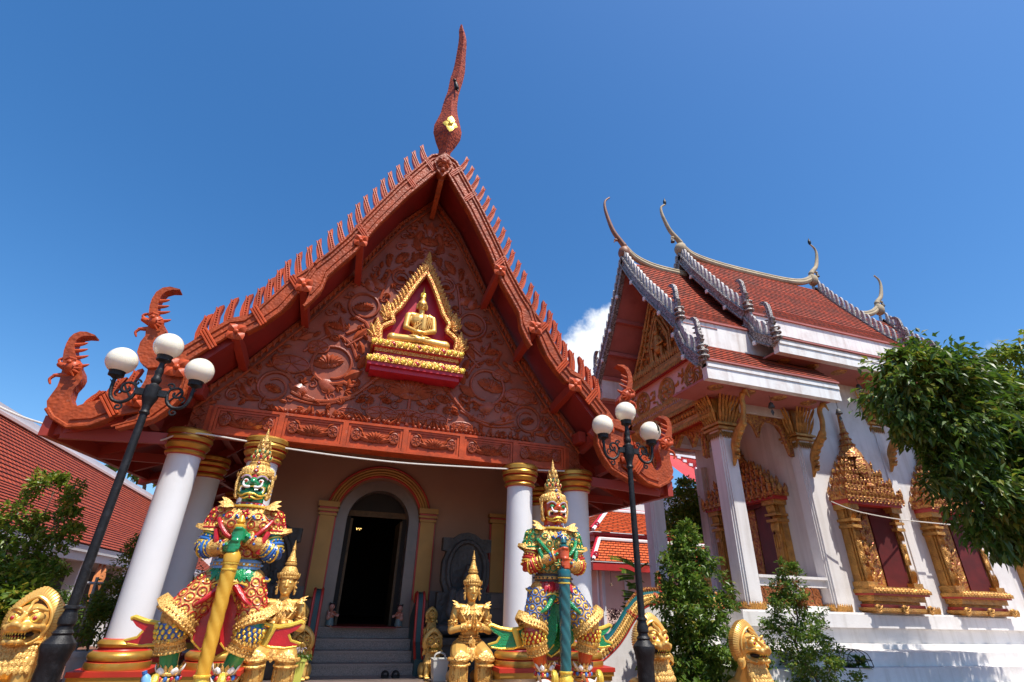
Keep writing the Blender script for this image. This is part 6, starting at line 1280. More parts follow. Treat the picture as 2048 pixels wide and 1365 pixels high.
# ================================================================ gilded lions
def lion(label, loc, group=None, scale=1):
    Lo = thing('lion_statue', label, 'statue', loc, 0, group, scale)
    b = MB()
    b.cap((0, .12, .3), (0, -.05, .66), .26, .2); b.ell((0, -.10, .52), (.22, .17, .26)); b.cap((0, -.03, .66), (0, -.04, .88), .17, .16); b.ell((0, .32, .2), (.28, .26, .22))
    for s in (-1, 1):
        b.cap((s * .15, -.16, .5), (s * .17, -.22, .05), .1, .075); b.ell((s * .17, -.29, .05), (.08, .12, .05)); b.ell((s * .27, .16, .2), (.11, .24, .2)); b.ell((s * .29, -.06, .05), (.08, .14, .05))
        for f in range(4): b.ell((s * .17 - .055 + f * .037, -.385, .04), (.022, .04, .035))
    # head: domed skull, boxy muzzle held open over a heavy jaw
    b.ell((0, -.06, .97), (.215, .21, .2)); b.ell((0, -.20, .93), (.17, .14, .09))
    for x in (-.085, 0, .085): b.cap((x, -.18, .905), (x * .9, -.385, .885), .068, .06)
    b.ell((0, -.435, .935), (.06, .05, .045)); b.cap((0, -.2, 1.08), (0, -.41, .96), .035, .03); b.ell((0, -.02, .80), (.19, .16, .13))
    for x in (-.08, 0, .08): b.cap((x, -.1, .735), (x * .85, -.365, .735), .052, .042)
    for s in (-1, 1):
        b.ell((s * .115, -.225, 1.005), (.078, .075, .07)); b.tube(bez([(s * .03, -.27, 1.07), (s * .1, -.29, 1.115), (s * .2, -.18, 1.085)], 3), .022, 7); b.ell((s * .05, -.44, .915), .028); b.cap((s * .17, -.14, .88), (s * .15, -.34, .9), .035, .028)
        for k in range(3): b.tube(bez([(s * (.16 + .018 * k), -.28 + .06 * k, .915), (s * (.19 + .015 * k), -.14 + .04 * k, .86), (s * (.185 + .012 * k), -.13 + .04 * k, .77), (s * (.13 + .01 * k), -.29 + .06 * k, .70)], 4), .017, 7)
    fuse(b, 'body', 'gold_s', Lo, .012, 3)
    # mane: a ruff of combed locks standing round the face, curled at the bottom
    b = MB(); n = 44
    for i in range(n):
        t = i / (n - 1) * 2 - 1; a = math.pi / 2 + t * 2.35; pk = max(0, 1 - abs(t) * 3.2) * .07; d = V((math.cos(a), 0, math.sin(a) * 1.1 + pk * 3)); c = V((0, -.05, .95))
        p0 = c + d * .225; p1 = c + d * .315 + V((0, .06, 0)); p2 = c + d * .30 + V((0, .19, 0)); b.tube([p0, p0.lerp(p1, .6) + V((0, -.02, 0)), p1, p2], [.022, .026, .024, .016], 6)
    b.tube([V((0, -.09, .95)) + V((math.cos(math.pi / 2 + t * .094) * .235, 0, math.sin(math.pi / 2 + t * .094) * .255 + max(0, 1 - abs(t) / 8) * .045)) for t in range(-25, 26)], .022, 7)
    for s in (-1, 1):
        c = V((s * .25, -.05, .69))
        b.ell(c, (.06, .09, .075)); [b.tube(bez([c + V((s * .0, -.07, .08 - .025 * k)), c + V((s * .05, -.09, .02 - .025 * k)), c + V((s * .06, -.03, -.06 - .01 * k))], 3), .016, 6) for k in range(4)]
    b.tube(bez([(0, -.28, 1.05), (.015, -.24, 1.13), (-.015, -.16, 1.18), (0, -.1, 1.21)], 3), .02, 6); b.ell((0, .13, .95), (.245, .13, .26))
    b.build('mane', 'gold_s', Lo, smooth=True, local=True)
    b = MB()
    for j in range(4):
        for i in range(13 - j):
            a = -math.pi / 2 + (i - (12 - j) / 2) * .19; z = .69 - .075 * j; r = .21 + .03 * j; q = V((math.cos(a) * r, -.04 + math.sin(a) * r * .95, z)); d = V((math.cos(a), math.sin(a), 0)); b.petal(q, q + d * .03 - V((0, 0, .095)), V((-d.y, d.x, 0)), d, .07, .02)
    b.tube([(math.cos(-math.pi / 2 + t * .2) * .215, -.04 + math.sin(-math.pi / 2 + t * .2) * .2, .715) for t in range(-7, 8)], .02, 7)
    b.build('chest_collar', 'gold_f', Lo, smooth=True, local=True, sharp=40)
    for s in (-1, 1): b = MB(); b.ell((s * .122, -.288, 1.0), (.024, .02, .026), 0, 9, 6); b.torus((s * .12, -.285, 1.0), (s * .25, -1, .1), .042, .010, 14, 6, 1); b.build('eye', ['red', 'gold_y'], Lo, smooth=True, local=True)
    b = MB(); b.ell((0, -.22, .812), (.15, .14, .045), 0); b.ell((0, -.28, .79), (.07, .1, .02), 1)
    for i in range(9): x = -.112 + i * .028; y = -.415 + .012 * abs(i - 4); b.cap((x, y, .835), (x, y, .812), .011, .005, 2, 6); b.cap((x, y + .03, .772), (x, y + .03, .79), .010, .005, 2, 6)
    b.build('mouth', ['dark', 'red', 'gold_y'], Lo, smooth=True, local=True)
    return Lo
lgA, lgB, lgC = 'large gilded guardian lion statues', 'mid sized gilded lions at the foot of the stairs', 'little gilded lions on stair piers'
l0 = lion('large golden lion statue left of the left lamp post base', (-2.98, 7.8, .40), lgA, .82)
dup(l0, 'large golden lion statue standing behind the right lamp post', (4.84, 7.8, .22), group=lgA, scale=.87)
dup(l0, 'large golden lion statue farthest right, between two green shrubs', (6.58, 7.8, .17), group=lgA, scale=.86, rz=.12)
for x, t in ((-2.96, 'left golden lion'), (4.84, 'golden lion behind the right lamp post'), (6.58, 'golden lion farthest right')): pedestal('statue_pedestal', 'low plinth under the ' + t, x, 7.85,   .4, .5, .40 if x < 0 else (.22 if x < 5 else .17))
dup(l0, 'golden lion at the stair foot behind the yellow flower pot', (-.16, 10.42, .302), group=lgB, scale=.56)
dup(l0, 'golden lion at the stair foot behind the white bin', (2.02, 10.42, .302), group=lgB, scale=.56)
for x, t in ((-.27, 'left'), (2.06, 'right')):
    d = dup(l0, 'little golden lion on the %s pier beside the entrance stairs' % t, (x, 10.97, .90), group=lgC, scale=.36)
    p = thing('lion_pedestal', 'red and gold box base under the little lion on the %s stair pier' % t, 'pedestal', (x, 10.97, .765)); b = MB(); b.box(-.12, .12, -.13, .15, 0, .115); b.box(-.14, .14, -.15, .17, .116, .132); b.build('base_block', 'gold_pattern', p, local=True)

# ================================================================ dark stone seats with worn figures
def stele(label, x, w, h, y=10.95):
    t = thing('stone_stele', label, 'statue', (x, y, .3), group='dark carved stone seats by the door'); b = MB()
    ol = [(-.42, 1.35), (-.5, 1.55), (-.5, 1.9), (-.42, 2.1), (-.52, 2.12), (-.52, 2.36), (-.3, 2.36), (-.16, 2.45), (0, 2.48), (.16, 2.45), (.3, 2.36), (.52, 2.36), (.52, 2.12), (.42, 2.1), (.5, 1.9), (.5, 1.55), (.42, 1.35), (.56, 1.35), (.56, .3), (-.56, .3), (-.56, 1.35)]
    b.prism(ol, lambda p, q, d: (p * w, d, q * h), .1, .3); b.tube([(p * w * .78, .08, (1.75 + q) * h) for p, q in [(.5 * math.cos(a), .55 * math.sin(a)) for a in [2 * math.pi * i / 20 for i in range(20)]]], .05, 6, close=True); b.box(-.6 * w, .6 * w, -.5, .35, .002, .5 * h); b.box(-.66 * w, .66 * w, -.55, .36, .502 * h, .6 * h); b.build('stele_slab', 'stone', t, local=True)
    b = MB(); z = .6 * h; b.ell((0, -.1, z + 1.0 * h), (.13, .14, .18)); b.ell((0, -.08, z + .6 * h), (.25, .16, .28)); b.ell((0, -.08, z + .2 * h), (.28, .2, .2)); b.ell((0, -.1, z + 1.2 * h), .07)
    for s in (-1, 1): b.cap((s * .28, -.08, z + .76 * h), (s * .34, -.14, z + .4 * h), .08, .07); b.cap((s * .34, -.14, z + .4 * h), (s * .2, -.4, z + .2 * h), .065, .05); b.cap((s * .2, -.1, z + .12 * h), (s * .52, -.3, z + .12 * h), .14, .1); b.cap((s * .52, -.3, z + .12 * h), (0, -.42, z + .12 * h), .1, .08); b.ell((s * .05, -.23, z + 1.02 * h), (.03, .02, .02))
    b.cap((0, -.22, z + 1.03 * h), (0, -.25, z + .96 * h), .02, .03); fuse(b, 'seated_figure', 'stone', t, .018, 4)
stele('dark carved stone seat with worn seated figure, right of the door', 2.70, .98, 1.0); stele('dark carved stone seat mostly hidden behind the green faced giant', -1.05, .98, 1.0)

# ================================================================ painted child figurines in the doorway
def child(label, x, s):
    t = thing('child_figurine', label, 'figurine', (x, 11.78, 1.01), 0, 'painted children standing in the doorway', .4); b = MB()
    b.ell((0, 0, .82), (.13, .13, .14)); b.ell((0, -.1, .79), (.06, .05, .05)); b.cap((0, .02, .62), (0, .01, .72), .06); b.ell((0, .02, .5), (.15, .12, .2)); b.cap((0, .02, .1), (0, .02, .4), .15, .14); b.ell((-s * .1, -.09, .38), (.11, .1, .13)); b.ell((-s * .1, -.12, .54), (.075, .075, .08)); b.ell((0, -.125, .815), .02)
    for k in (-1, 1): b.cap((k * .13, 0, .6), (s * .16 + k * .05, -.12, .5), .06, .05); b.cap((s * .16 + k * .05, -.12, .5), (s * .33, -.16, .46 + k * .03), .045, .04); b.ell((k * .07, -.08, .03), (.06, .1, .04))
    for f in range(4): b.cap((s * .33, -.17, .485 - .018 * f), (s * .375, -.175, .48 - .018 * f), .012, .009, None, 6)
    fuse(b, 'body', 'skin', t, .014, 3)
    b = MB(); b.ell((0, .03, .86), (.14, .13, .12)); b.ell((.1, .03, .96), .055); b.ell((-.1, .03, .96), .055); b.build('hair', 'hair', t, smooth=True, local=True)
    b = MB(); b.lathe([(.14, .34), (.17, .36), (.175, .5), (.15, .62), (.07, .67)], (0, .02, 0), 16); b.cap((s * .1, -.05, .57), (s * .22, -.13, .5), .075, .065); b.build('jacket', 'robe', t, smooth=True, local=True)
    b = MB(); b.lathe([(.19, .02), (.2, .06), (.17, .25), (.155, .35)], (0, .02, 0), 16); b.build('skirt', 'robe2', t, smooth=True, local=True)
    b = MB(); [b.ell((k * .045, -.118, .83), (.014, .01, .014), None, 6, 4) for k in (-1, 1)]; b.build('eyes', 'hair', t, local=True)
child('painted child figurine left of the dark doorway, arms to the right', .24, 1); child('painted child figurine right of the dark doorway, arms to the left', 1.56, -1)

# ================================================================ lamp posts
def lamp_post(label, loc, tilt=0, broken=False):
    T_ = thing('lamp_post', label, 'lamp post', loc, 0, 'black iron lamp posts with three globes')
    b = MB(); b.lathe([(.20, 0), (.20, .12), (.15, .18), (.115, .3), (.115, .84), (.125, .87), (.135, .93), (.15, .98), (.145, 1.02), (.10, 1.07), (.085, 1.09), (.095, 1.11), (.07, 1.14), (.066, 1.17), (.08, 1.19), (.082, 1.24), (.06, 1.30), (.058, 1.32), (.075, 1.33), (.073, 1.35), (.05, 1.36)], (0, 0, 0), 12)
    b.build('base', 'black', T_, smooth=True, local=True, sharp=30)
    b = MB(); b.lathe([(.05, 1.355), (.047, 2.4), (.042, 3.46)], (0, 0, 0), 12); b.lathe([(.05, 3.44), (.06, 3.46), (.05, 3.48), (.045, 3.5), (.055, 3.56), (.085, 3.64), (.088, 3.66), (.088, 3.80), (.06, 3.81), (.04, 3.84), (.055, 3.87), (.06, 3.90), (.045, 3.93), (.04, 3.97), (.048, 4.0), (.036, 4.05), (.03, 4.12), (.06, 4.16)], (0, 0, 0), 16)
    b.build('post', 'black', T_, smooth=True, local=True, sharp=40)
    for s in (-1, 1):
        b = MB(); q = lambda x, z: (s * x, 0, z)
        b.box(*sorted((s * .08, s * .17)), -.03, .03, 3.68, 3.76)
        b.tube(bez([q(.17, 3.72), q(.2, 3.62), q(.28, 3.56), q(.38, 3.58), q(.43, 3.68), q(.44, 3.86)], 5), .022, 8)
        sp = lambda cx, cz, r, a0, t, d: [q(cx + r * (1 - .8 * i / 22) * math.cos(a0 + d * t * i / 22), cz + r * (1 - .8 * i / 22) * math.sin(a0 + d * t * i / 22)) for i in range(23)]
        b.tube(sp(.27, 3.74, .1, 3.6, 7.5, -1), .016, 6); b.tube(sp(.19, 3.83, .045, 3.0, 7, -1), .012, 6); b.tube(sp(.30, 3.50, .05, 1.6, 7, 1), .012, 6); b.tube(sp(.34, 3.68, .05, 5, 6, 1), .01, 6)
        b.tube([q(.2, 3.62), q(.26, 3.70), q(.31, 3.78)], .012, 6); b.cap(q(.44, 3.78), q(.48, 3.83), .01, .004, None, 6)
        b.lathe([(.02, 3.84), (.06, 3.87), (.085, 3.88), (.085, 3.93), (.092, 3.94), (.092, 3.96), (.08, 3.965)], (s * .44, 0, 0), 20); b.build('lamp_arm', 'black', T_, smooth=True, local=True, sharp=35)
    b = MB(); b.lathe([(.03, 4.13), (.06, 4.15), (.085, 4.16), (.085, 4.21), (.092, 4.22), (.092, 4.24), (.08, 4.245)], (0, 0, 0), 20); b.build('lamp_cup', 'black', T_, smooth=True, local=True, sharp=35)
    for x, z in ((-.44, 4.085), (0, 4.37), (.44, 4.085)):
        b = MB(); R_ = .172
        if broken and x > 0:
            # cracked shell: a gap on the right side
            n, m_ = 36, 24; vs = []; fs = []
            for j in range(m_ + 1):
                t = math.pi * j / m_
                for i in range(n): a = 2 * math.pi * i / n; vs.append((x + R_ * math.sin(t) * math.cos(a), R_ * math.sin(t) * math.sin(a), z + R_ * math.cos(t)))
            for j in range(m_):
                for i in range(n):
                    a = 2 * math.pi * (i + .5) / n - math.pi * 1.62; w = .04 + .19 * max(0, 1 - abs(j - 8.5) / 7)
                    if abs((a + math.pi) % (2 * math.pi) - math.pi) < w and 2 < j < 15: continue
                    fs.append((j * n + i, (j + 1) * n + i, (j + 1) * n + (i + 1) % n, j * n + (i + 1) % n))
            b.add(vs, fs); o = b.build('globe', 'globe', T_, smooth=True, local=True, sharp=0); o['label'] = 'cracked white globe with a gap in its side'
        else: b.ell((x, 0, z), R_, None, 32, 20); b.build('globe', 'globe', T_, smooth=True, local=True, sharp=0)
lamp_post('black three globe lamp post at the left, all globes whole', (-2.43, 7.13, 0)); lamp_post('black three globe lamp post at the right, one globe cracked', (4.30, 7.13, 0), broken=True)

# ================================================================ plants
def foliage(b, blobs, ll, lw, seed, k=0, droop=.3, shell=.55, fold=.25):
    r = random.Random(seed)
    for (c, rad, n) in blobs:
        c = V(c); rad = V(rad) if not isinstance(rad, (int, float)) else V((rad,) * 3)
        # sub-clumps give the crown its uneven outline
        cl = []
        for i in range(max(3, n // 40)):
            d = V((r.gauss(0, 1), r.gauss(0, 1), r.gauss(0, 1))).normalized(); q = (shell + (1 - shell) * r.random()) ** .7; cl.append((V((d.x * rad.x, d.y * rad.y, d.z * rad.z)) * q, d))
        for i in range(n):
            o, d0 = r.choice(cl); s_ = .24 * min(rad) + .03; gg = lambda: max(-1.15, min(1.15, r.gauss(0, 1))) * s_; p = c + o + V((gg(), gg(), gg() * .8))
            d = (d0 * .7 + V((r.gauss(0, .6), r.gauss(0, .6), r.gauss(0, .5) - droop))).normalized(); L_ = ll * r.uniform(.7, 1.25)
            up = V((r.gauss(0, .45), r.gauss(0, .45), 1)); sd = d.cross(up)
            if sd.length < .05: continue
            sd.normalize(); nn = sd.cross(d); w = lw * r.uniform(.8, 1.2); m_ = p + d * L_ * .5 - V((0, 0, L_ * droop * .12)); t_ = p + d * L_ - V((0, 0, L_ * droop * .45))
            b.add([p, m_ + sd * w / 2 + nn * w * fold, m_ - sd * w / 2 + nn * w * fold, t_, m_], [(0, 1, 4), (0, 4, 2), (4, 1, 3), (2, 4, 3)], k)
def limb(b, a, c, r0, r1, seed, wob=.1, n=6):
    r = random.Random(seed); a = V(a); c = V(c); pts = [a.lerp(c, i / n) + V((r.gauss(0, wob), r.gauss(0, wob), r.gauss(0, wob * .4))) * (0 if i in (0, n) else 1) * (c - a).length * .3 for i in range(n + 1)]
    b.tube(bez(pts, 3), [r0 + (r1 - r0) * i / (n * 3) for i in range(n * 3 + 1)], 7)
def plant(name, label, cat, base, blobs, ll, lw, leaf, seed, limbs, extra=None, group=None, droop=.3, trunk='bark', shell=.55):
    P_ = thing(name, label, cat, base, 0, group); b = MB()
    for i, (a, c, r0, r1) in enumerate(limbs): limb(b, a, c, r0, r1, seed + i)
    b.build('trunk', trunk, P_, smooth=True)
    b = MB(); foliage(b, blobs, ll, lw, seed, 0, droop, shell); mats = [leaf]
    if extra: bl, m_ = extra; foliage(b, bl, ll, lw, seed + 50, 1, droop, shell); mats.append(m_)
    b.build('crown', mats, P_); return P_
# big glossy tree at right, its trunk outside the frame
plant('leafy_tree', 'large glossy dark green tree overhanging from the right edge', 'tree', (13.6, 6.9, 0),
      [((10.45, 6.5, 5.45), (.8, .8, .85), 1755), ((11.2, 6.5, 5.72), (.85, .8, .75), 1755), ((12.4, 6.6, 5.15), (1.0, .9, .85), 1755), ((13.7, 6.8, 5.15), (1.0, .9, .9), 1350), ((10.9, 6.4, 4.75), (.9, .7, .65), 1620), ((12.0, 6.5, 4.4), (1.0, .8, .8), 1620), ((13.2, 6.7, 4.2), (1.0, .9, .9), 1485),
       ((10.5, 6.4, 4.15), (.5, .45, .35), 567), ((11.0, 6.4, 3.55), (.7, .6, .55), 1080), ((12.0, 6.5, 3.3), (.85, .7, .65), 1350), ((13.0, 6.6, 3.2), (.8, .7, .6), 1080), ((11.2, 6.4, 2.85), (.5, .5, .35), 513), ((12.2, 6.5, 2.6), (.5, .5, .3), 472), ((9.9, 6.4, 5.1), (.36, .4, .5), 432), ((10.0, 6.4, 3.62), (.22, .3, .2), 81)],
      .185, .082, 'leaf_dark', 11, [((13.6, 6.9, 0), (13.4, 6.9, 3.0), .2, .15), ((13.4, 6.9, 3.0), (12.0, 6.6, 5.0), .12, .04), ((13.4, 6.9, 2.6), (11.3, 6.5, 3.4), .08, .02), ((13.4, 6.9, 3.0), (13.2, 6.8, 6), .12, .03), ((12.4, 6.7, 4.5), (10.4, 6.5, 5.2), .06, .015)],
      ([((10.95, 6.4, 6.1), (.7, .6, .32), 567), ((12.3, 6.5, 5.75), (.9, .6, .3), 472), ((11.6, 6.2, 5.1), (.7, .5, .3), 216), ((12.3, 6.1, 4.3), (.6, .4, .2), 121), ((10.2, 6.3, 5.9), (.5, .4, .3), 243)], 'leaf_yel'), droop=.45)
plant('background_tree', 'yellow green tree crown behind the glossy tree at the upper right', 'tree', (20.3, 9.5, 0), [((20.1, 9.2, 8.5), (1.1, 1, .8), 700), ((21.0, 9.2, 9.2), (1.1, 1, .9), 800), ((19.7, 9.2, 7.6), (.8, .9, .6), 450), ((20.2, 9.2, 7.6), (1.3, 1, .9), 900), ((19.9, 9.2, 6.7), (.9, .9, .7), 500)], .30, .11, 'leaf_yel', 21, [((20.3, 9.5, 0), (20.2, 9.4, 7.5), .2, .08), ((20.2, 9.4, 7.0), (19.0, 9.2, 8.3), .07, .02)], droop=.5)
def cone_blobs(x, y, z0, z1, r, n, cnt, seed, pw=.8):
    q = random.Random(seed); out = []
    for i in range(n):
        t = (i + .5) / n; rr = r * (1 - t) ** pw + .06; a = q.uniform(0, 6.28)
        for k in range(3):
            a += 2.1; out.append(((x + math.cos(a) * rr * .45, y + math.sin(a) * rr * .5, z0 + (z1 - z0) * t + q.uniform(-.06, .06)), (rr * .7, rr * .7, (z1 - z0) / n * .8), int(cnt * (1 - t * .75) / n / 3)))
    return out
plant('conical_shrub', 'dense conical green shrub left of the farthest right golden lion', 'shrub', (6.65, 9.2, 0), cone_blobs(6.65, 9.2, .1, 2.95, .92, 11, 24000, 31, .55), .105, .052, 'leaf_mid', 31, [((6.65, 9.2, 0), (6.72, 9.2, 2.6), .05, .012)], ([((6.5, 8.85, 1.25), (.35, .25, .5), 60), ((6.75, 8.8, .6), (.4, .3, .3), 60)], 'leaf_yel'), droop=.1)
plant('conical_shrub', 'loose young shrub with orange tipped leaves at the lower right', 'shrub', (8.5, 8.6, 0), cone_blobs(8.44, 8.6, .1, 2.27, .80, 10, 13500, 41, .72), .08, .038, 'leaf_mid', 41, [((8.52, 8.6, 0), (8.36, 8.6, 2.1), .03, .008)] + [((8.48 - .06 * i / 6, 8.6, .4 + .24 * i), (8.4 + (.5 - .06 * i) * (1 if i % 2 else -1), 8.55, .7 + .26 * i), .012, .004) for i in range(6)], ([((8.3, 8.5, 1.72), (.36, .3, .12), 120), ((8.35, 8.5, 1.95), (.22, .2, .1), 50)], 'leaf_red'), droop=.1)
plant('small_tree', 'small dark tree beyond the conical shrub, against red roofs', 'tree', (11.1, 15, 0), [((11.0, 15, 4.6), (.6, .5, .5), 1540), ((10.6, 15, 4.1), (.5, .5, .35), 1100), ((11.5, 15, 4.15), (.55, .5, .4), 1210), ((11.1, 15, 3.7), (.5, .4, .3), 880), ((11.2, 15, 5.1), (.3, .3, .3), 484)], .15, .07, 'leaf_yel', 51, [((11.1, 15, 0), (11.0, 15, 4.6), .06, .02)], droop=.2)
# feathery and purple plants by the giant
P_ = thing('feathery_plant', 'thin feathery green plant before the pink wall behind the lamp', 'plant', (6.72, 11.2, 0)); b = MB(); r = random.Random(61)
for i in range(5): limb(b, (6.72, 11.2, .02), (6.72 + r.uniform(-.1, .15), 11.2, 1.5 + .22 * i), .014, .005, 61 + i, .05)
b.build('stem', 'bark', P_); b = MB()
for i in range(15):
    z = 1.35 + i * .075; s = -1 if i % 3 else 1; a = V((6.72 + r.uniform(-.06, .12), 11.2, z)); e = a + V((s * r.uniform(.25, .6) * (1 if s < 0 else .5), r.uniform(-.15, .15), r.uniform(-.12, .2))); 
    for j in range(16):
        p = a.lerp(e, (j + 1) / 16) + V((0, 0, -.06 * (j / 16) ** 2))
        for s2 in (-1, 1):
            d = V((s * .07, s2 * .06, s2 * .055 - .03)); w = V((.018, 0, -.018)); b.add([p, p + d * .5 + w, p + d, p + d * .5 - w], [(0, 1, 2, 3)])
b.build('fronds', 'leaf_mid', P_)
plant('purple_plant', 'low purple leaved plant behind the orange giant\'s sash', 'plant', (6.05, 11.0, 0), [((6.0, 11, 1.22), (.28, .2, .16), 260), ((6.25, 11, 1.1), (.2, .2, .15), 120)], .07, .03, 'leaf_purple', 71, [((6.05, 11, 0), (6.0, 11, 1.2), .015, .006), ((6.05, 11, .6), (6.25, 11, 1.15), .01, .004)])
# left edge
plant('leafy_bush', 'tall airy green bush in front of the long red roof at left', 'bush', (-3.9, 9.5, 0), [((-4.0, 9.5, 2.85), (.30, .3, .16), 572), ((-3.72, 9.5, 2.66), (.18, .2, .16), 272), ((-4.3, 9.5, 2.45), (.3, .3, .2), 491), ((-3.85, 9.5, 2.3), (.3, .25, .2), 409), ((-3.6, 9.5, 2.2), (.16, .2, .12), 163), ((-4.6, 9.5, 2.1), (.4, .3, .25), 572), ((-4.1, 9.5, 1.95), (.35, .3, .2), 518), ((-3.65, 9.5, 1.85), (.22, .2, .14), 231)],
      .09, .045, 'leaf_yel', 81, [((-3.9, 9.5, 0), (-4.0, 9.5, 1.6), .03, .02), ((-4.0, 9.5, 1.6), (-4.0, 9.5, 2.8), .018, .005), ((-4.0, 9.5, 1.6), (-3.68, 9.5, 2.5), .014, .004), ((-4.0, 9.5, 1.5), (-4.4, 9.5, 2.3), .015, .005), ((-3.98, 9.5, 1.4), (-3.62, 9.5, 1.8), .012, .004)], droop=.05)
plant('round_bush', 'dense bright green bush at the left edge behind the golden lion', 'bush', (-4.1, 9.2, 0), [((-4.2, 9.2, 1.6), (.55, .45, .3), 1980), ((-3.75, 9.2, 1.4), (.35, .4, .3), 1260), ((-4.3, 9.2, 1.1), (.6, .5, .35), 1800), ((-3.7, 9.2, .9), (.35, .4, .35), 900), ((-4.2, 9.2, .5), (.6, .5, .4), 1260)], .10, .055, 'leaf_yel', 91, [((-4.1, 9.2, 0), (-4.1, 9.2, 1.5), .03, .01)], droop=.05)
pt = thing('plant_pot', 'weathered white flower pot behind the left lamp post', 'pot', (-3.66, 12.0, 0)); b = MB(); b.lathe([(.16, .004), (.17, .02), (.225, .5), (.25, .5), (.255, .58), (.22, .585), (.2, .54)], (-3.66, 12.0, 0), 22); b.build('pot_body', 'potwhite', pt, smooth=True, sharp=35)
plant('potted_shrub', 'green shrub growing in the weathered white pot', 'shrub', (-3.62, 12.0, .55), [((-3.6, 12, .95), (.3, .3, .25), 960), ((-3.5, 12, 1.4), (.32, .3, .3), 1120), ((-3.45, 12, 1.85), (.25, .25, .3), 800), ((-3.4, 12, 2.2), (.16, .2, .2), 352), ((-3.75, 12, 1.2), (.2, .2, .2), 384)], .085, .036, 'leaf_yel', 101, [((-3.64, 12, .55), (-3.45, 12, 2.1), .02, .006)], droop=.1)
plant('background_tree', 'tree top showing over the white ridge of the left roof', 'tree', (-10.5, 33, 0), [((-9.6, 33, 7.6), (1.3, 1, .7), 420), ((-11, 33, 7.9), (1.4, 1, .8), 420), ((-8.6, 33, 7.0), (.9, 1, .6), 260), ((-7.6, 34, 6.6), (.9, 1, .6), 240)], .4, .2, 'leaf_mid', 111, [((-10.5, 33, 0), (-10.3, 33, 7.4), .2, .08)])
plant('courtyard_bush', 'dark green bush seen between the left hall columns', 'bush', (-2.6, 14.5, 0), [((-2.75, 14.5, 1.9), (.5, .4, .4), 700), ((-2.4, 14.5, 1.3), (.5, .4, .4), 700), ((-2.9, 14.5, 1.1), (.5, .4, .5), 600)], .09, .04, 'leaf_mid', 121, [((-2.6, 14.5, 0), (-2.6, 14.5, 1.7), .04, .01)])
plant('row_tree', 'dark shrub under the eave of the long red roof', 'tree', (-5.2, 13.2, 0), [((-5.1, 13.2, 1.5), (.5, .4, .5), 600), ((-4.6, 13.4, 1.1), (.4, .4, .4), 400)], .1, .045, 'leaf_dark', 131, [((-5.2, 13.2, 0), (-5.1, 13.2, 1.4), .05, .02)])
# grey pipe frame
pf = thing('pipe_frame', 'grey metal pipe frame leaning behind the left lamp post', 'frame', (-3.9, 12.2, 0)); b = MB()
for x0, x1, y in ((-3.86, -3.94, 12.2), (-4.14, -4.22, 12.3)): b.tube([(x0, y, .004), (x1, y, 1.72)], .028, 8)
for z in (1.62, 1.24, .52, .36): b.tube([(-4.25, 12.32, z), (-3.8, 12.18, z)], .024, 8)
b.build('pipes', 'gpipe', pf, smooth=True)
# yellow pot with flowers, white bin, sandals, bottle, wire basket
yp = thing('flower_pot', 'yellow plastic flower pot beside the left stair foot', 'pot', (-.16, 9.95, .302)); b = MB(); b.lathe([(.11, 0), (.15, .3), (.16, .3), (.16, .33), (.135, .33), (.13, .28)], (-.16, 9.95, .303), 4); b.build('pot_body', 'yellowpot', yp)
plant('potted_flowers', 'small pale flowers growing in the yellow pot', 'flowers', (-.16, 9.95, .6), [((-.16, 9.95, .68), (.14, .12, .06), 260)], .07, .02, 'leaf_dark', 141, [((-.16, 9.95, .58), (-.16, 9.95, .68), .006, .003)], ([((-.16, 9.93, .76), (.13, .1, .02), 60)], 'flower'))
bn = thing('waste_bin', 'small white plastic bin with handle beside the right stair lion', 'bin', (2.06, 9.9, .302)); b = MB(); b.lathe([(.14, 0), (.18, .32), (.19, .32), (.19, .335), (.165, .335), (.16, .3)], (2.06, 9.9, .303), 4); b.tube(bez([(1.97, 9.9, .63), (1.98, 9.9, .69), (2.06, 9.9, .72), (2.14, 9.9, .69), (2.15, 9.9, .63)], 4), .014, 6); b.build('bin_body', 'binwhite', bn)
for k, x in enumerate((1.27, 1.45)):
    sd = thing('sandal', 'black strapped sandal on the bottom step, %s one of the pair' % ('left' if k == 0 else 'right'), 'sandal', (x, 10.6, .302)); b = MB(); b.box(x - .055, x + .055, 10.47, 10.73, .303, .325)
    for y in (10.52, 10.57, 10.64): b.tube(bez([(x - .055, y, .32), (x - .03, y, .38), (x + .03, y, .38), (x + .055, y, .32)], 3), .014, 6)
    b.build('sole_and_straps', 'black', sd)
bt = thing('plastic_bottle', 'crumpled pale blue plastic bottle at the green giant\'s foot', 'bottle', (-1.36, 6.35, .66)); b = MB(); b.tube([(-1.34, 6.32, .70), (-1.37, 6.3, .77), (-1.39, 6.3, .81), (-1.40, 6.29, .835)], [.04, .043, .036, .018], 10); b.build('bottle_body', 'lblue', bt, smooth=True); b = MB(); b.tube([(-1.402, 6.29, .835), (-1.41, 6.288, .86)], .021, 10); b.build('bottle_cap', 'blue', bt)
wb = thing('wire_basket', 'dark wire plant hanger on the plinth at the lower right', 'basket', (10.0, 8.9, .562)); b = MB()
for k in range(4): b.tube(bez([(9.62 + .04 * k, 8.75 + .1 * k, .57), (9.72, 8.78 + .1 * k, .78), (9.98, 8.8 + .1 * k, .86), (10.25, 8.82 + .1 * k, .78), (10.36, 8.84 + .1 * k, .57)], 4), .008, 5)
for z in (.57, .68): b.tube([(10 + .38 * math.cos(a), 8.92 + .2 * math.sin(a), z) for a in [2 * math.pi * i / 20 for i in range(20)]], .007, 5, close=True)
b.build('wires', 'black', wb); b = MB(); foliage(b, [((10.05, 8.9, .62), (.3, .16, .06), 120)], .16, .09, 151, 0, .2); b.build('leaves', 'leaf_dark', wb)
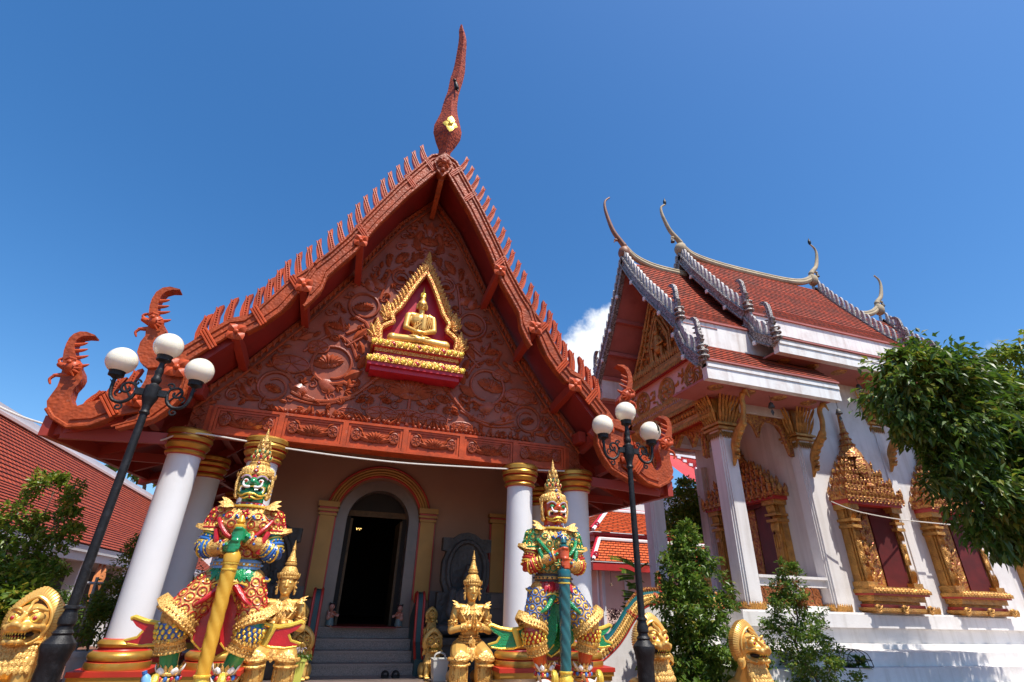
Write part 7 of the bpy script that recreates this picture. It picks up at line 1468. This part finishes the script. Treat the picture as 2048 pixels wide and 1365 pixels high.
# naga balustrade in front of the white hall
nb = thing('naga_balustrade', 'white stair wall with green and gold naga running along its top', 'balustrade', (6.6, 10.5, 0)); b = MB()
top = [(4.9, .40), (5.25, .52), (5.62, .76), (5.85, .98), (6.05, 1.22), (6.25, 1.42), (6.45, 1.53), (6.8, 1.56), (7.2, 1.55), (8.3, 1.52)]
b.prism([(4.9, .004)] + top + [(8.3, .004)], lambda p, q, d: (p, 10.4 + d, q), 0, .3); b.box(7.0, 8.2, 10.37, 10.398, .3, .9); b.build('stair_wall', 'whitewash', nb)
b = MB(); pth = bez([(p, 10.52, q + .07) for p, q in top], 6); n = len(pth); b.tube(pth, [.135 if i > 12 else .10 + .003 * i for i in range(n)], 12, 0); b.tube([p + V((-.05, .0, .09)) for p in pth], .075, 8, 1); b.tube([p + V((.03, -.11, -.08)) for p in pth], .02, 6, 2)
for i in range(10, n - 2, 15):
    t = pth[i + 1] - pth[i]; 
    for k in (-.02, .02): b.torus(pth[i] + t.normalized() * k, t, .143, .012, 16, 6, 2)
for i in range(6, n - 1):
    for j in range(5): a = -1.2 + j * .5; t = (pth[i + 1] - pth[i]).normalized(); u = V((0, -1, 0)); w = V((t.z, 0, -t.x)) * -1; d = u * math.cos(a) + w * math.sin(a); q = pth[i] + d * .132 + t * (.02 * (j % 2)); b.ell(q, (.03, .022, .03), 0, 6, 4)
for i in range(24, n): t = pth[i]; b.petal(t + V((0, 0, .14)), t + V((-.05, 0, .25)), (1, 0, 0), (0, -1, 0), .09, .03, 3)
b.build('naga_body', ['gold_f', 'tealclub', 'redband', 'gold_old'], nb, smooth=True)
b = MB(); b.prism([(-.06, 0), (-.07, .2), (-.05, .42), (0, .5), (.05, .42), (.07, .2), (.06, 0)], lambda p, q, d: (6.84 + p, 10.5 + d, 1.70 + q), 0, .08, 0); [b.ell((6.84, 10.49, 1.78 + .085 * i), (.035, .02, .04), 1, 8, 5) for i in range(5)]; b.build('naga_crest', ['gold_oldfine', 'redband'], nb)
gt = thing('green_cloth', 'strip of bright green plastic low between the right golden lions', 'cloth', (5.6, 8.9, 0)); b = MB(); b.beam((5.35, 9.0, .70), (5.75, 8.9, .86), .04, .05); b.build('strip', 'green_s', gt)

# ================================================================ far buildings
lb = thing('roofed_hall', 'long red tiled hall at the left with white ridge and eave', 'building', (-8, 22, 0)); b = MB()
b.tiles((-9.5, 60, 5.95), (-9.5, 6, 5.95), (-7.6, 6, 3.75), (-7.6, 60, 3.75), .16, .018); b.tiles((-7.6, 60, 3.75), (-7.6, 6, 3.75), (-5.95, 6, 2.56), (-5.95, 60, 2.56), .16, .018); b.quad_uv([(-9.5, 6, 5.95), (-9.5, 60, 5.95), (-13, 60, 2.6), (-13, 6, 2.6)], [(0, 0), (54, 0), (54, 5), (0, 5)])
rf = b.build('roof', 'tile_new', lb); b = MB(); b.box(-9.62, -9.38, 6, 60, 5.9, 6.12); b.box(-9.5, -9.3, 6, 60, 5.82, 5.9, 1); b.build('ridge', ['white', 'pinkwall'], rf)
b = MB(); b.box(-6.1, -5.97, 6, 60, 2.38, 2.54); b.box(-6.16, -6.02, 6, 60, 2.18, 2.378); b.box(-9, -6.2, 6, 60, 2.17, 2.2); b.build('fascia', 'white', rf)
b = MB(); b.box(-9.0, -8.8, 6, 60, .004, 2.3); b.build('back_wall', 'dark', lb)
for y in (11, 14.2, 17.6, 21, 24.5): b = MB(); b.box(-6.4, -6.15, y, y + .25, .004, 2.17); b.box(-6.35, -6.2, y + .25, y + .38, .004, 2.17, 1); b.build('post', ['white', 'bark'], lb)
for y in (13.0, 18.8): b = MB(); b.petal((-6.12, y, 2.2), (-6.0, y - .3, 1.2), (0, 1, .3), (1, 0, 0), .4, .1); b.petal((-6.12, y + .3, 2.2), (-6.0, y + .2, 1.5), (0, 1, .3), (1, 0, 0), .3, .1); b.build('wood_carving', 'terra_lattice', lb)
fb = thing('far_roof', 'distant red roof with white ridge glimpsed between the left columns', 'building', (-4, 36, 0)); b = MB()
b.tiles((-9, 40, 8.3), (2, 44, 9.0), (2, 40, 5.4), (-9, 36, 5.0), .3, .03); b.build('roof', 'corrugated', fb); b = MB(); b.box(-9, 2, 36.2, 36.5, 4.6, 5.0); b.box(-9, 2, 36.6, 42, .004, 4.8); b.build('wall', 'white', fb)
sb = thing('side_pavilion', 'pink walled pavilion with two tier orange tiled hip roof', 'building', (12.8, 22, 0)); b = MB()
xa, xb, ya, yb = 10.55, 16.2, 20.3, 25; b.box(xa, xb, ya, yb, .004, 3.0); b.build('wall', 'pinkwall', sb)
b = MB(); [b.box(x, x + .12, ya - .05, ya - .003, .004, 2.95) for x in (10.55, 11.55, 13.0)]; b.box(xa - .05, xa - .003, 20.5, 20.62, .004, 2.95); b.box(13.3, 15.5, ya - .08, ya - .003, 1.9, 2.1); b.build('wall_trim', 'white', sb)
b = MB(); b.prism([(9.9, 2.72), (9.9, 3.02), (16.9, 3.02), (16.9, 2.72)], lambda p, q, d: (p, 19.7 + d, q), 0, .2); b.box(9.9, 10.1, 19.902, 25.6, 2.72, 3.02); b.box(10.12, 16.7, 19.91, 25.4, 2.9, 2.95); b.box(10.42, 16.4, 20.5, 25, 3.88, 4.12); b.box(10.3, 16.5, 20.4, 25.1, 4.122, 4.22); b.build('fascia', 'redfascia', sb)
b = MB()
b.tiles((10.6, 20.45, 3.9), (16.3, 20.45, 3.9), (16.9, 19.68, 3.04), (9.88, 19.68, 3.04), .17, .03); b.tiles((10.6, 25, 3.9), (10.6, 20.45, 3.9), (9.88, 19.68, 3.04), (9.88, 25.6, 3.04), .17, .03)
b.tiles((11.75, 21.7, 5.3), (14.1, 21.7, 5.3), (16.5, 20.35, 4.24), (10.28, 20.35, 4.24), .17, .03); b.tiles((11.75, 24, 5.3), (11.75, 21.7, 5.3), (10.28, 20.35, 4.24), (10.28, 25, 4.24), .17, .03); b.tiles((14.1, 21.7, 5.3), (14.1, 24, 5.3), (16.5, 25, 4.24), (16.5, 20.35, 4.24), .17, .03)
r_ = b.build('roof', 'tile_orange', sb); b = MB()
for p in ([(11.75, 21.7, 5.36), (14.1, 21.7, 5.36)], [(11.75, 21.7, 5.36), (10.9, 20.92, 4.72), (10.3, 20.36, 4.30)], [(14.1, 21.7, 5.36), (16.45, 20.36, 4.3)], [(10.6, 20.42, 3.96), (16.3, 20.42, 3.96)], [(10.6, 20.42, 3.96), (9.92, 19.7, 3.1)], [(10.6, 20.42, 3.96), (10.6, 25, 3.96)]): b.tube(p, .075, 6, 0); b.tube([V(q) + V((-.07, .05, .05)) for q in p], .06, 6, 1)
for q in ((10.5, 20.6, 4.55), (9.98, 19.8, 3.3), (9.9, 20.6, 4.4)): b.torus(V(q) + V((.1, -.05, 0)), (0, 1, 0), .08, .045, 10, 6, 1)
b.build('hip_ridge', ['white', 'bpurple'], r_, smooth=True)
b = MB(); b.tube([(10.75, 19.9, 2.7), (10.75, 19.9, 2.25)], .01, 5); b.lathe([(.05, 0), (.04, .08), (.01, .12)], (10.75, 19.9, 2.18), 8); b.build('wind_bell', 'bark', sb)
wbd = thing('white_building', 'distant white building with small dark gilt topped window', 'building', (16, 30, 0)); b = MB(); b.box(13.2, 19.5, 30, 36, .004, 7.6); b.box(13.1, 19.6, 29.9, 36.1, 7.6, 7.9); b.build('wall', 'whitewash', wbd)
b = MB(); b.box(15.75, 16.3, 29.96, 29.99, 5.0, 6.3); w_ = b.build('window', 'dark', wbd); b = MB(); b.prism([(15.6, 6.3), (15.7, 6.5), (16.02, 6.85), (16.34, 6.5), (16.45, 6.3)], lambda p, q, d: (p, 29.9 + d, q), 0, .08); b.build('window_hood', 'gold_old', w_)
mr = thing('red_metal_roof', 'distant red corrugated metal roof with white slatted gable edge', 'building', (22, 30, 0)); b = MB()
b.add([(21.6, 30, 10.9), (27, 30, 10.6), (27, 24, 5.4), (24.2, 24, 5.7)], [(0, 1, 2, 3)]); b.add([(20.0, 30, 11.0), (21.6, 30, 10.9), (24.2, 24, 5.7), (20.8, 24, 6.2)], [(0, 1, 2, 3)]); b.box(20.9, 27, 24.5, 34, .004, 5.4, 1); b.box(20.5, 27, 27.5, 34, 5.4, 8.2, 1)
for i in range(24): t = i / 24; b.beam((21.6 + 5.4 * t, 30, 10.92 - .3 * t), (24.2 + 2.8 * t, 24, 5.73 - .3 * t), .05, .05)
b.build('roof', ['corrugated', 'whitewash'], mr); b = MB(); b.beam((20.0, 30, 11.05), (27, 30, 10.75), .25, .2)
for i in range(16): p = V((21.6, 30, 10.95)).lerp(V((24.2, 24, 5.75)), i / 16); b.box(p.x - .13, p.x + .13, p.y - .05, p.y + .05, p.z - .02, p.z + .16)
b.build('slatted_edge', 'white', mr)
# cords
def cord(label, pts, r): b = MB(); b.tube(bez(pts, 6), r, 6); o = b.build('cord', 'cord', smooth=True); tag(o, label, 'cord')
cord('white cord strung from the left edge across the red hall lintel', [(-6.4, 8.6, 4.5), (-4.79, 8.75, 3.79), (-4.1, 8.75, 3.58), (-3.46, 8.75, 3.49), (-2.75, 8.78, 3.5), (-2.3, 8.70, 3.66), (-1.5, 8.85, 3.66), (-1.0, 8.86, 3.62), (-.1, 8.86, 3.58), (.9, 8.86, 3.57), (1.77, 8.86, 3.60), (3.0, 8.86, 3.66), (4.02, 8.84, 3.72)], .014)
cord('pale cord stretched across the gilded window of the white hall', [(11.15, 9.55, 3.84), (11.6, 9.5, 3.70), (12.1, 9.48, 3.62), (13.2, 9.5, 3.56), (14.9, 9.5, 3.55)], .014)
